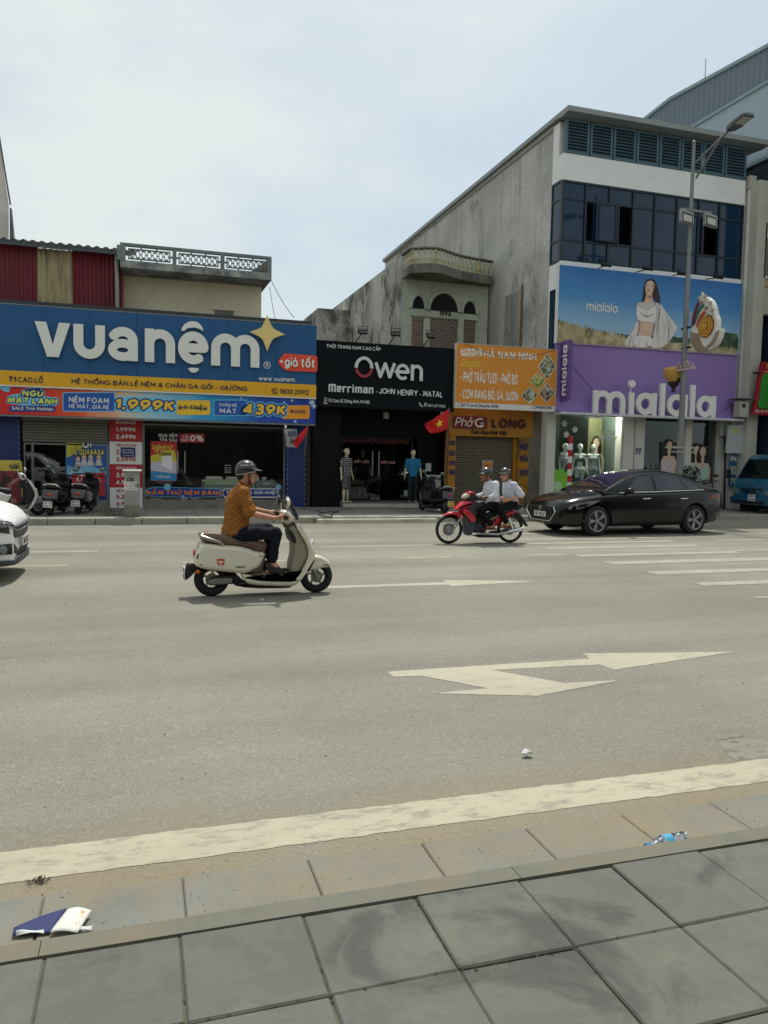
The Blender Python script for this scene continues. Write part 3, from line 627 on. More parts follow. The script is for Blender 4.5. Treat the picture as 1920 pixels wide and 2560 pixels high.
corr(-9,xr0,zl0,zl1,YH).build('metal_sheet',RED,shed,30); corr(xr0,xr1,zl0,zl1-.02,YH-.03,.16,.03).build('fibre_sheet',BEI,shed,30); corr(xr1,xr2,zl0,zl1,YH).build('metal_sheet',RED,shed,30)
corr(xr2, gy(308, 700, YH).x, zl0, zl1-.1, YH+.1).build('metal_sheet', RED, shed, 30)
rf = MB(); zr = G((150, 606), YH-.35).z; n = 150; xs_ = [-9+(gy(340, 640, YH).x+9)*i/n for i in range(n+1)]
va = [(x,YH-.38,zr-.03+.03*math.cos(x*2*PI/.22)) for x in xs_]; vb2 = [(x,YH+3.4,zr+.75+.03*math.cos(x*2*PI/.22)) for x in xs_]; k = n+1
rf.add(va+vb2+[(a,b,c-.02) for a,b,c in va+vb2],[(i,i+1,k+i+1,k+i) for i in range(n)]+[(i+1,i,2*k+i,2*k+i+1) for i in range(n)]+[(2*k+i+1,2*k+i,3*k+i,3*k+i+1) for i in range(n)])
rf.build('roof', M('roof_sheet', srgb(60, 70, 74), .6, .2, var=.2), shed, 40)
MB().box(-9,xr2+.3,YH-.33,YH-.27,zr-.16,zr-.07).build('eaves_rail',M('eaves_grey',srgb(74,84,88),.6),shed)
dp = MB().tube([(xr2+.03,YH-.1,zl0),(xr2+.0,YH-.1,zl1-.25),(xr2,YH-.16,zl1)],.055,10).build('downpipe',M('pvc_pipe',srgb(150,148,136),.5,var=.15),shed,40)
# ---------------------------------------------------------------- cream house with fretwork balustrade
YB = 21.8; YW = 22.9
house = thing('cream_house','weathered cream house with a grey fretwork roof balustrade behind the mattress sign','house',(1.5,YW,FZ),local=False)
CREAM = M('cream_render',srgb(232,222,194),.9,var=.14,vs=1.1,bump=.2,bs=30,dirt=(srgb(146,132,106),1.1,.52,.25,.7)); GREYC = wall_mat('stained_concrete',srgb(104,110,110),srgb(176,176,168),srgb(62,68,68),2.0)
xh0 = gy(300,750,YW).x; xh1 = gy(653,800,YW).x; zs0 = G((677,700),YB).z; zs1 = G((677,697-45),YB).z; zs1 = zs0+.19
MB().box(xh0, xh1, YW, YW+7, 3.0, zs0+.02).build('wall', CREAM, house)
bx0 = gy(300, 600, YB).x; bx1 = gy(679, 690, YB).x
MB().prism([(YB,zs0),(YB,zs1),(YW+6.8,zs1),(YW+6.8,zs0+.021),(YW-.002,zs0+.021),(YB+.12,zs0)],bx0,bx1,'x').build('roof_slab',GREYC,house)
for px in ((368, 419), (537, 583)):
    a = gy(px[0], 780, YW).x; b = gy(px[1], 780, YW).x; zt_ = G((px[0], 775), YW).z
    w_ = MB().box(a,b,YW-.04,YW-.002,zt_-.9,zt_).build('window',M('louvre_grey',srgb(120,118,108),.7),house); MB().box(a-.05,b+.05,YW-.08,YW-.042,zt_,zt_+.05).build('lintel',CREAM,w_)
zr0 = zs1; zr1 = G((303, 605), YB).z; BAL = M('balustrade_paint', srgb(116, 124, 124), .85, var=.2, vs=4)
bal = MB().box(bx0, bx1, YB+.02, YB+.16, zr1-.07, zr1).build('top_rail', BAL, house)
px_posts = [gy(p, 630, YB).x for p in (303, 436.5, 557)]+[bx1-.06]
pw = [.22, .10, .10, .12]
for x,w_ in zip(px_posts,pw): MB().box(x-w_/2,x+w_/2,YB+.01,YB+.17,zr0,zr1-.07).build('post',BAL,house)
MB().prism([(bx1-.55,zr0),(bx1-.1,zr0),(bx1-.1,zr1-.07)],YB+.09,YB+.19,'y').build('corner_fin',GREYC,house)
for a, b in zip(range(3), range(1, 4)):
    p = MB(); x0,x1 = px_posts[a]+pw[a]/2,px_posts[b]-pw[b]/2; y0,y1 = YB+.05,YB+.12; h = zr1-.07-zr0; i1 = .055; i2 = .10
    p.box(x0+i1, x1-i1, y0, y1, zr0+i1, zr0+i1+.03); p.box(x0+i1, x1-i1, y0, y1, zr1-.07-i1-.03, zr1-.07-i1)
    p.box(x0+i1,x0+i1+.03,y0,y1,zr0+i1+.03,zr1-.1-i1); p.box(x1-i1-.03,x1-i1,y0,y1,zr0+i1+.03,zr1-.1-i1)
    for f in (.33, .66):
        xx = x0+(x1-x0)*f; p.box(xx-.02,xx+.02,y0,y1,zr0,zr0+i1); p.box(xx-.02,xx+.02,y0,y1,zr1-.07-i1,zr1-.07)
    p.box(x0, x0+i1, y0, y1, zr0+h/2-.02, zr0+h/2+.02); p.box(x1-i1, x1, y0, y1, zr0+h/2-.02, zr0+h/2+.02)
    fp = p.build('fret_frame', BAL, house); n = 7; u = (x1-x0-2*i1-.06)/n
    for k in range(n):
        c = x0+i1+.03+u*(k+.5); rx = u*.38; rz = h/2-i1-.045; zc = zr0+h/2
        o8 = [(c+rx*q,zc+rz*s_) for q,s_ in ((.55,-1),(1,-.55),(1,.55),(.55,1),(-.55,1),(-1,.55),(-1,-.55),(-.55,-1))]
        q = MB(); i8 = inset(ccw(o8), .018); o8 = ccw(o8)
        for i in range(8):
            j = (i+1) % 8; A_, B_, C_, D_ = o8[i], o8[j], i8[j], i8[i]
            q.add([(P[0],yy,P[1]) for yy in (y0,y1) for P in (A_,B_,C_,D_)],[(3,2,1,0),(4,5,6,7),(0,1,5,4),(2,3,7,6),(0,4,7,3),(1,2,6,5)])
        q.box(c-u/2,c-rx,y0+.01,y1-.01,zc-.012,zc+.012); q.box(c+rx,c+u/2,y0+.01,y1-.01,zc-.012,zc+.012)
        q.build('fret_ring', BAL, fp)
MB().box(gy(655,800,23.5).x,gy(756,800,23.5).x,23.5,26,4,G((700,799),23.5).z).build('lean_to',M('lean_to_red',srgb(96,44,48),.8),house)
# ---------------------------------------------------------------- pale gable at the far left
t = thing('pale_gable_building','pale grey tall building cut by the left edge behind the red shed','building',(-11,31,FZ),local=False)
W0_ = ((-60, 620), (22, 620), (22, 512), (-4, 335), (-60, 40))
MB().loft([[gy(x,y,30) for x,y in W0_],[gy(x-14,y+25,33) for x,y in W0_]]).build('wall',M('pale_render',srgb(214,208,196),.9,var=.1,vs=.8,dirt=(srgb(130,126,116),.7,.55,.2,.6)),t)
e = [gy(x,y,29.9) for x,y in ((-60,40),(-3,335),(26,512))]; MB().tube(e,.03,6).build('verge_trim',M('verge_dark',srgb(90,94,98),.7),t)
MB().prism([tuple(gy(x,y,29.6).xz) for x,y in ((24,520),(27,518),(36,612),(24,612))],29.6,29.9,'y').build('gutter_fin',M('verge_dark'),t)
# ---------------------------------------------------------------- 1994 house
XH = G((1003, 800), 26.0).x; YF94 = 26.0
h94 = thing('house_1994','old grey green house with arched windows, curved balcony and the year 1994','house',(10.3,YF94,FZ),local=False)
def stain(name, a, b, dark, th=.5):
    return M(name,a,.92,var=.22,vs=.9,bump=.25,bs=14,dirt=(dark,.8,th,.16,.85),stretch=(1,1,.45))
OLD_ = stain('old_wall',srgb(150,154,140),0,srgb(82,88,80),.54); SIDE = wall_mat('blackened_wall',srgb(150,150,142),srgb(196,194,184),srgb(46,49,47),.5,.49,.8); PALE = M('pale_green_plaster',srgb(178,186,166),.9,var=.14,vs=1.5,dirt=(srgb(108,116,100),1.4,.52,.25,.7))
ztop = gx(1006, 640, XH).z; yback = gx(828, 755, XH).y; XMW = G((1388, 690), 21.2).x
x94r = XMW-.02
MB().box(XH,x94r,YF94,YF94+.3,3,ztop).build('front_wall_core',M('old_core',srgb(110,112,104),.9),h94)
pts = [(XH-.0, 3.0), (x94r, 3.0), (x94r, ztop), (XH, ztop)]
def arch(cx,w_,zb_,zt_,n=14): return [(cx-w_/2,zb_)]+[(cx+w_/2*math.cos(PI-PI*i/n),zb_+(zt_-zb_)*math.sin(PI*i/n)) for i in range(1,n)]+[(cx+w_/2,zb_)]
MB().box(XH, x94r, YF94-.06, YF94-.001, 3, ztop).build('front_wall', PALE, h94)
W11 = lambda x, y: tuple(gy(*z11(x, y), YF94-.1).xz)
AR = [((680,478),(758,482),(716,400)),((792,492),(968,502),(880,385)),((1000,512),(1082,515),(1042,435))]
VOID = M('void_black', srgb(20, 24, 24), .9)
for a, b, c in AR:
    A_,B_,C_ = W11(*a),W11(*b),W11(*c); cx = (A_[0]+B_[0])/2; w_ = B_[0]-A_[0]; zb_ = (A_[1]+B_[1])/2; zt_ = C_[1]
    win = MB().prism(arch(cx, w_, zb_, zt_), YF94-.075, YF94-.062, 'y').build('arched_window', VOID, h94)
    path = [(cx-w_/2-.05,YF94-.1,zb_)]+[(cx+(w_/2+.05)*math.cos(PI-PI*i/14),YF94-.1,zb_+(zt_+.05-zb_)*math.sin(PI*i/14)) for i in range(1,14)]+[(cx+w_/2+.05,YF94-.1,zb_)]
    MB().tube(path, .065, 8).build('arch_moulding', PALE, win, 40)
BRICK = bpy.data.materials.new('brick_infill'); BRICK.use_nodes = True; n_ = BRICK.node_tree.nodes; bt = n_.new('ShaderNodeTexBrick'); bt.inputs['Scale'].default_value = 1; bt.inputs['Brick Width'].default_value = .2; bt.inputs['Row Height'].default_value = .075; bt.inputs['Mortar Size'].default_value = .012
bt.inputs['Color1'].default_value = (*srgb(104,70,60),1); bt.inputs['Color2'].default_value = (*srgb(66,50,46),1); bt.inputs['Mortar'].default_value = (*srgb(140,134,122),1)
tcb = n_.new('ShaderNodeTexCoord'); mpb = n_.new('ShaderNodeMapping'); mpb.inputs['Rotation'].default_value = (PI/2,0,0); BRICK.node_tree.links.new(tcb.outputs['Object'],mpb.inputs['Vector']); BRICK.node_tree.links.new(mpb.outputs['Vector'],bt.inputs['Vector']); BRICK.node_tree.links.new(bt.outputs['Color'],n_['Principled BSDF'].inputs['Base Color'])
for a, b in ((680, 750), (790, 965), (1002, 1080)):
    p,q = W11(a,535+(a-680)*.05),W11(b,545); MB().box(p[0],q[0],YF94-.07,YF94-.061,4.0,p[1]).build('brick_infill',BRICK,h94)
for a, b in ((751, 789), (966, 1001)):
    p,q = W11(a,540),W11(b,540); MB().box(p[0],q[0],YF94-.16,YF94-.062,4.0,p[1]).build('pilaster',PALE,h94)
p,q = W11(672,530),W11(1090,498); zz_ = W11(672,522)[1]; MB().box(p[0],q[0],YF94-.14,YF94-.061,zz_-.02,W11(672,492)[1]).build('lintel_band',PALE,h94)
a = W11(848,533); b = W11(922,506); m = MB(); text_on(m,'1994',a[0],b[0],a[1],a[1]+.26,YF94-.142,.02,.2); m.build('year_numerals',M('numeral_dark',srgb(46,38,40),.8),h94)
MB().box(XH-.02,XH-.001,YF94-.055,yback,3,ztop).build('side_wall',SIDE,h94); MB().box(XH,XH+.25,YF94+.31,yback-.01,3,ztop-.02).build('side_wall_core',M('old_core'),h94)
# balcony: curved slab, balusters, rail
za = gy(*z11(715, 198), 24.9).z; zrail = gy(*z11(720, 92), 24.9).z; zbot = za-.30
xl, xr = XH-.02, x94r
def plan(t):                    # front edge of the balcony, t 0..1 left to right
    x = xl+(xr-xl)*t; return (x, 25.35-.62*math.exp(-((t-.22)/.26)**2)-.18*math.sin(PI*t)+.25*t)
N_ = 30; front = [plan(i/N_) for i in range(N_+1)]; outl = [(xl, YF94-.07)]+front+[(xr, YF94-.07)]
MB().prism(outl,zbot,za,'z').build('balcony_slab',stain('balcony_dark',srgb(120,122,112),0,srgb(56,60,56),.46),h94)
rail = [(xl, YF94-.2)]+front; RAILM = M('rail_dark', srgb(74, 78, 70), .9, var=.3, vs=3)
MB().tube([(x, y+.06, zrail-.05) for x, y in rail], .06, 6).build('balcony_rail', RAILM, h94)
BALM = M('baluster_paint',srgb(178,176,148),.85,var=.2,vs=8,dirt=(srgb(96,96,80),6,.52,.2,.7)); BALY = M('baluster_yellow',srgb(176,166,120),.85,var=.2,vs=8)
hb = zrail-.09-za; prof = [(.045,0),(.05,.04),(.03,.07),(.055,.2*hb+.05),(.06,.3*hb),(.028,.62*hb),(.026,.74*hb),(.042,.80*hb),(.026,.86*hb),(.045,hb-.03),(.045,hb)]
me_b = MB().lathe(prof,n=8).mesh('baluster',BALM,smooth=50); me_y = MB().lathe([(r*1.45,z) for r,z in prof],n=8).mesh('baluster',BALY,smooth=50)
L94 = woff(h94)
for i in range(6):
    o = link('baluster',me_b,h94); o.location = Vector((xl+.05,YF94-.2-(YF94-.25-front[0][1])*(i/6),za+.001))-L94
for i in range(19):
    t_ = .02+.96*i/18; x,y = plan(t_); o = link('baluster',me_y if i in (0,4,15) else me_b,h94); o.location = Vector((x,y+.06,za+.001))-L94
# small grey annex further back
t = thing('grey_annex','small grey concrete annex wall behind the clothes shop','building',(8,33,FZ),local=False)
a = gy(795, 770, 33); b = gy(826, 772, 33); MB().box(a.x, b.x+1.5, 33, 38, 2, a.z).build('wall', SIDE, t)
pts = [gy(x,y,33).xz for x,y in ((735,806),(796,770))]; MB().box(pts[0][0]-2,a.x,34.5,38,2,gy(735,806,34.5).z).build('wall',GREYC,t)
# ================================================================ white shop building with glass band
YM = 21.0
XL = G(z10(196, 1000), YM).x; XR = G(z10(1488, 1300), YM).x; YR = gx(*z10(118, 1000), XL).y
mb = thing('white_shop_building','tall white three storey shop building with dark glass band and louvred top','building',((XL+XR)/2,24,FZ),local=False)
WH = M('white_render',srgb(228,228,224),.8,var=.05,vs=1.5,bump=.08,bs=40,dirt=(srgb(158,158,152),1.2,.6,.2,.5))
CON = wall_mat('bare_concrete', srgb(162, 162, 155), srgb(200, 198, 191), srgb(104, 105, 101), .22, .55, .6)
zl_t = G(z10(205,612),YM).z; zl_b = G(z10(205,862),YM).z; zw_t = G(z10(192,1052),YM).z; zw_b = G(z10(170,1632),YM).z; zbb = G(zb(165,62),YM).z
YBK = 38.9
MB().box(XL+.03, XL+.35, YR, YBK, 0, zl_t+.02).build('side_wall', CON, mb)
MB().box(XL,XR,YM,YM+.3,zw_t,zl_b).build('white_band',WH,mb); MB().box(XL,XR,YM+.0,YM+.3,3.2,zw_b).build('white_band',WH,mb)
MB().box(XL,XL+.3,YM+.3,YR,zw_t,zl_t).build('return_wall',WH,mb); MB().box(XL,XL+.3,YM+.3,YR,3.2,zw_b).build('return_wall',WH,mb)
zf1 = G(z10(260, 525), 20.62).z; zf0 = G(z10(245, 560), 20.62).z
ROOF = M('roof_fascia', srgb(140, 146, 146), .6, .2, var=.1)
MB().prism([(20.62,zf0),(20.62,zf1),(YBK,zf1-.10),(YBK,zf1-.24),(YM+.35,zl_t+.06),(YM-.02,zl_t+.02)],XL-.12,XR+.55,'x').build('roof',ROOF,mb)
MB().box(XL-.02,XL+.04,YR,YBK,zl_t-.1,zf1-.16).build('verge_board',M('verge_grey',srgb(150,152,148),.7),mb)
# louvre panels
LV = M('louvre_teal', srgb(74, 98, 110), .5, .2, var=.12, vs=3); LVD = M('louvre_void', srgb(30, 40, 46), .8)
lx = [XL+.02]+[G(z10(x,y),YM).x for x,y in ((385,760),(552,780),(718,800),(880,830),(1038,850),(1195,880),(1350,900))]+[XR]
for a, b in zip(lx[:-1], lx[1:]):
    p = frame(mb,a+.02,b-.02,zl_b+.01,zl_t-.005,YM+.03,.07,LV,.10,'louvre_panel'); n = 9; h = (zl_t-zl_b-.16)/n
    MB().box(a+.021, b-.021, YM+.085, YM+.10, zl_b+.02, zl_t-.02).build('backing', LVD, p)
    for k in range(n):
        z = zl_b+.09+h*k; MB().prism([(YM-.02,z),(YM-.012,z-.01),(YM+.055,z+h*.80),(YM+.045,z+h*.84)],a+.091,b-.091,'x').build('blade',LV,p)
# glass band
FRB = M('dark_frame',srgb(34,46,54),.45,.3,var=.1); GB = M('tinted_glass',srgb(24,50,74),.06,0,var=.12,vs=.6,spec=.35,coat=.0)
wx = [XL+.01]+[G(z10(x, 1550), YM).x for x in (346, 516, 686, 841, 1000, 1156, 1305)]+[XR-.03]
wz = [zw_b, G(z10(185, 1477), YM).z, G(z10(190, 1180), YM).z, zw_t]
band = thing('x', 'x', 'x') if False else None
MB().box(XL+.37, XR-.05, YM+1.6, YM+1.7, zw_b, zw_t).build('inner_wall', VOID, mb)
for z in wz[1:3]: MB().box(XL, XR, YM+.02, YM+.10, z-.035, z+.035).build('transom', FRB, mb)
MB().box(XL,XR,YM+.01,YM+.11,zw_b+.001,zw_b+.05).build('transom',FRB,mb); MB().box(XL,XR,YM+.01,YM+.11,zw_t-.06,zw_t-.001).build('transom',FRB,mb)
for x in wx: MB().box(x-.03, x+.03, YM-.005, YM+.12, zw_b+.002, zw_t-.002).build('mullion', FRB, mb)
for i in range(8):
    for j in range(3):
        a, b = wx[i]+.03, wx[i+1]-.03; c, d = wz[j]+.035, wz[j+1]-.035
        if j == 1 and i in (2, 6): continue
        if j == 1 and i == 1: a += .25
        MB().box(a, b, YM+.045, YM+.06, c, d).build('window_pane', GB, mb)
def sash(i, x0, x1):
    c,d = wz[1]+.04,wz[2]-.04; p = frame(mb,x0,x1,c,d,YM-.06,.05,FRB,.06,'open_sash'); MB().box(x0+.05,x1-.05,YM-.065,YM-.055,c+.05,d-.05).build('sash_pane',GB,p)
sash(1,wx[1]+.32,wx[2]+.22); MB().box(wx[2]+.28,wx[2]+.34,YM-.03,YM+.08,wz[1]+.04,wz[2]-.04).build('sash_stile',FRB,mb); MB().box(wx[2]+.031,wx[2]+.28,YM+.045,YM+.06,wz[1]+.04,wz[2]-.04).build('window_pane',GB,mb)
MB().box(wx[6]+.12,wx[6]+.19,YM-.03,YM+.08,wz[1]+.04,wz[2]-.04).build('sash_stile',FRB,mb); MB().box(wx[6]+.031,wx[6]+.12,YM+.045,YM+.06,wz[1]+.04,wz[2]-.04).build('window_pane',GB,mb)
for j in range(3): MB().box(XL+.02,XL+.035,YM+.12,YR-.05,wz[j]+.04,wz[j+1]-.04).build('window_pane',GB,mb)
for z in wz: MB().box(XL-.005, XL+.05, YM+.12, YR-.001, z-.035, z+.035).build('transom', FRB, mb)
MB().box(XL-.01, XL+.06, YR-.05, YR-.002, zw_b+.01, zw_t-.01).build('mullion', FRB, mb)
pa,pb = gx(1262,742,XL),gx(1302,866,XL); MB().box(XL+.012,XL+.029,min(pa.y,pb.y),max(pa.y,pb.y),pb.z-.6,pa.z).build('plaster_patch',wall_mat('patch_render',srgb(140,138,132),srgb(168,164,154),srgb(94,84,66),.9,.55),mb); MB().box(XL+.002,XL+.011,min(pa.y,pb.y)-.03,min(pa.y,pb.y)+.12,pb.z-.6,pa.z+.15).build('rust_run',M('rust_stain',srgb(116,92,62),.9,var=.3,vs=4),mb)
# side window strip low on the left return, downpipe and column at the right
MB().box(XL-.012,XL+.02,YM+.1,YR-.1,G(z11(1555,735),YM).z,G(z11(1560,345),YM).z).build('side_window',GB,mb)
xdp = G(z12(745,1000),YM).x; MB().box(XR+.0,XR+.34,YM+.12,YM+.4,FZ,zl_b-.1).build('corner_strip',WH,mb)
MB().tube([(XR+.2,YM+.02,3.2),(XR+.2,YM+.02,zl_b-.25)],.085,10).build('downpipe',M('pvc_white',srgb(196,196,188),.45,var=.08),mb,40); MB().box(XR+.06,XR+.34,YM-.1,YM+.1,zl_b-.25,zl_b+.15).build('hopper_head',M('pvc_dirty',srgb(176,174,162),.7,var=.3,vs=12),mb)
# ground floor shopfront
YG = 21.3
PIL = M('pillar_white', srgb(206, 204, 192), .6, var=.06, vs=2); X9 = lambda x, y=300, Y=YG: G(z9(x, y), Y).x
zled = G(z9(650, 110), YG).z+.15; FL = FZ+.14
pil = [(60, 125), (612, 684), (692, 760), (1052, 1096), (1285, 1335)]
for a, b in pil: MB().box(X9(a), X9(b), YG-.12, YG+.35, FZ, zled+.3).build('pillar', PIL, mb)
MB().box(X9(60),X9(1335),YG-.15,YG+5,FZ-.02,FL).build('step',M('step_granite',srgb(120,118,112),.5),mb)
WI = M('inner_green_wall',srgb(104,116,108),.8,var=.2,vs=.7); WI2 = M('inner_teal_wall',srgb(38,78,84),.8,var=.25,vs=.6)
interior(mb,X9(125),X9(650),YG+.36,YG+4.2,FL,zled+.25,WI,M('inner_floor',srgb(128,128,120),.4)); interior(mb,X9(760),X9(1285),YG+.36,YG+4.2,FL,zled+.25,WI2,M('inner_floor'))
pane(mb,X9(127),X9(610),FL,zled+.2,YG,GLASSG,'shop_window'); pane(mb,X9(762),X9(1050),FL,zled+.2,YG,GLASSG,'shop_window'); pane(mb,X9(1098),X9(1283),FL,zled+.2,YG,GLASS,'shop_window')
for x in (840,862,878): MB().tube([(X9(x),YG-.07,FL+.7),(X9(x),YG-.07,FL+1.35)],.018).build('door_handle',STEEL,mb)
MB().box(X9(150),X9(470),YG+.3,YG+.85,FL,FL+.138).build('display_plinth',PIL,mb); MB().box(X9(375,300,YG+1.2),X9(470,300,YG+1.2),YG+1.2,YG+1.28,FL,zled-.2).build('display_panel',M('display_olive',srgb(118,120,84),.7,var=.15),mb)
MB().box(X9(480,300,YG+1.6),X9(600,300,YG+1.6),YG+1.6,YG+1.7,FL,zled-.3).build('display_rack',M('rack_dark',srgb(38,34,32),.8,var=.5,vs=9),mb)
m = MB()
for k in range(3):
    for q in range(9): m.box(X9(485+q*13,300,YG+1.5),X9(493+q*13,300,YG+1.5),YG+1.45,YG+1.55,FL+.2+k*.75,FL+.75+k*.75)
m.build('hung_garments', M('garments', srgb(96, 84, 82), .9, var=.6, vs=14), mb)
LAMP = M('downlight', (1, .95, .85), .5, var=0, emit=3.0)
for x, y in ((265, 20+155), (195, 158), (255, 168)):
    q = G(z9(x,y),YG+1.5); MB().lathe([(.07,0),(.06,.03)],(q.x,q.y,zled+.21),n=12).build('downlight',LAMP,mb); pl_ = bpy.data.lights.new('downlight_glow','POINT'); pl_.energy = 26; pl_.color = (1,.95,.84); pl_.shadow_soft_size = .1; plo = bpy.data.objects.new('downlight_glow',pl_); COL.objects.link(plo); plo.location = (q.x+.25,YG+.22,zled-.05)
m = MB(); a = G(z9(706,392),YG-.13); b = G(z9(750,345),YG-.13); text_on(m,'77',a.x,b.x,a.z,b.z,YG-.122,.03,.26,.12); m.build('house_number',M('numeral_grey',srgb(96,90,112),.5,.3),mb)
# ---------------------------------------------------------------- right neighbour
XN = gx(*z12(800,900),XR+.36).x; NB = M('beige_render',srgb(188,188,174),.9,var=.12,vs=1,dirt=(srgb(118,120,108),1,.55,.2,.6)); NG = stain('grey_render',srgb(120,120,116),0,srgb(78,78,76),.55)
YN = 20.6
nb = thing('beige_neighbour','beige rendered building at the right edge with an open upper bay','building',(22,YN,FZ),local=False)
xn0 = G(z12(925, 400), YN).x; ztn = G(z12(930, 402), YN).z
MB().box(xn0,xn0+.42,YN,YN+6,0,ztn).build('corner_wall',NB,nb); MB().box(XR+.36,xn0,YN+.75,YN+6,0,ztn).build('side_wall',NG,nb)
zo1 = G(z13(600, 90), YN).z
MB().box(xn0+.42,xn0+8,YN+.05,YN+.3,zo1,G(z12(1000,740),YN).z).build('upper_wall',NB,nb); MB().box(xn0+.42,xn0+8,YN+.06,YN+.3,G(z12(1000,440),YN).z,ztn).build('parapet',NB,nb)
m = MB()
for k in range(5): z = G(z12(1000, 470+k*60), YN).z; m.box(xn0+.42, xn0+8, YN+.1, YN+.16, z, z+.06)
m.build('grille_bar', M('grille_white', srgb(176, 178, 172), .6), nb)
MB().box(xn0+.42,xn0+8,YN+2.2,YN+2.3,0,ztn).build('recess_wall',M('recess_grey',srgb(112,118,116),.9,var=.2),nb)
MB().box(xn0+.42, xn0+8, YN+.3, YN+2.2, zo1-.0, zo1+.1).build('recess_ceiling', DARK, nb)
wn_ = MB().box(G(z12(1020,1100),YN).x,xn0+8,YN+.0,YN+.045,G(z12(1000,1830),YN).z,G(z12(1000,1030),YN).z).build('window',WH,nb)
MB().box(G(z12(1034,1100),YN).x,xn0+7.9,YN-.012,YN-.002,G(z12(1000,1800),YN).z,G(z12(1000,1240),YN).z).build('window_pane',M('dull_pane',srgb(120,122,110),.2),wn_)
MB().box(G(z12(985,1900),YN).x,xn0+8,YN+.02,YN+.048,G(z12(990,1960),YN).z,G(z12(990,1860),YN).z).build('peach_panel',M('peach',srgb(190,164,132),.9),nb)
# photocopy shop below: navy awning board, dark bay
MB().box(XR+.5,xn0+8,YN+.3,YN+.5,G(z13(520,1240),YN).z,G(z13(520,1100),YN).z).build('navy_board',M('navy_board',srgb(20,34,62),.6,var=.2),nb)
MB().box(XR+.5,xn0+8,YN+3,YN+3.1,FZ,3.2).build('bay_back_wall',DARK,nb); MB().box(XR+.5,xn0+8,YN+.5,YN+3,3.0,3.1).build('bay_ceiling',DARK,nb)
# ---------------------------------------------------------------- blue grey warehouse behind
XW = XR+1.05
wh = thing('clad_warehouse','large blue grey clad hall rising behind the white shop building','building',(XW+5,30,FZ),local=False)
CL = M('ribbed_cladding',srgb(98,112,120),.5,.2,var=.05,vs=1); CL2 = M('flat_cladding',srgb(150,164,172),.6,.1,var=.06,vs=.6)
pz = lambda x, y: gx(*z10(x, y), XW)
zlo = (pz(1659, 360).z+pz(1130, 668).z)/2; yA = 15.0; yB_ = 40.0
top = [pz(1659, 115), pz(965, 490), pz(805, 615)]
def ztopat(y):
    P = [(p.y, p.z) for p in top]
    s0 = (P[1][1]-P[0][1])/(P[1][0]-P[0][0]); s1 = (P[2][1]-P[1][1])/(P[2][0]-P[1][0])
    return P[1][1]+(y-P[1][0])*(s0 if y < P[1][0] else s1)
ya0 = 19.0; n = 220; ys = [ya0+(34-ya0)*i/n for i in range(n+1)]; m = MB(); k = n+1
lo = [(XW-.02*(i % 4 in (1,2)),y,zlo) for i,y in enumerate(ys)]; hi = [(XW-.02*(i % 4 in (1,2)),y,ztopat(y)) for i,y in enumerate(ys)]
m.add(lo+hi, [(i+1, i, k+i, k+i+1) for i in range(n)]); m.build('ribbed_wall', CL, wh)
MB().prism([(ya0,ztopat(ya0)),(top[1].y,top[1].z),(34,ztopat(34)),(34,ztopat(34)+.12),(top[1].y,top[1].z+.12),(ya0,ztopat(ya0)+.12)],XW-.08,XW+.3,'x').build('roof_trim',M('trim_teal',srgb(128,150,152),.5),wh)
zl2 = pz(1530, 945).z
MB().box(XW+.03,XW+12,ya0,34,0,zl2).build('lower_wall',M('navy_cladding_dark',srgb(40,56,74),.6),wh)
MB().box(XW+.02,XW+12,ya0,34,zl2,zlo).build('flat_wall',CL2,wh); MB().box(XW-.05,XW+.02,ya0,34,zlo-.05,zlo+.05).build('sill_trim',M('trim_teal'),wh); MB().box(XW-.06,XW+.025,ya0,34,zl2-.12,zl2).build('drip_trim',M('trim_teal'),wh)
MB().prism([(ya0,zlo),(top[1].y,zlo),(34,zlo),(34,ztopat(34)),(top[1].y,top[1].z),(ya0,ztopat(ya0))],XW+.05,XW+12,'x').build('hall_body',CL2,wh)
q = pz(1208, 350); MB().tube([(XW, q.y, q.z-.2), (XW, q.y, q.z+.8)], .015, 6).build('antenna', GREYM, wh)
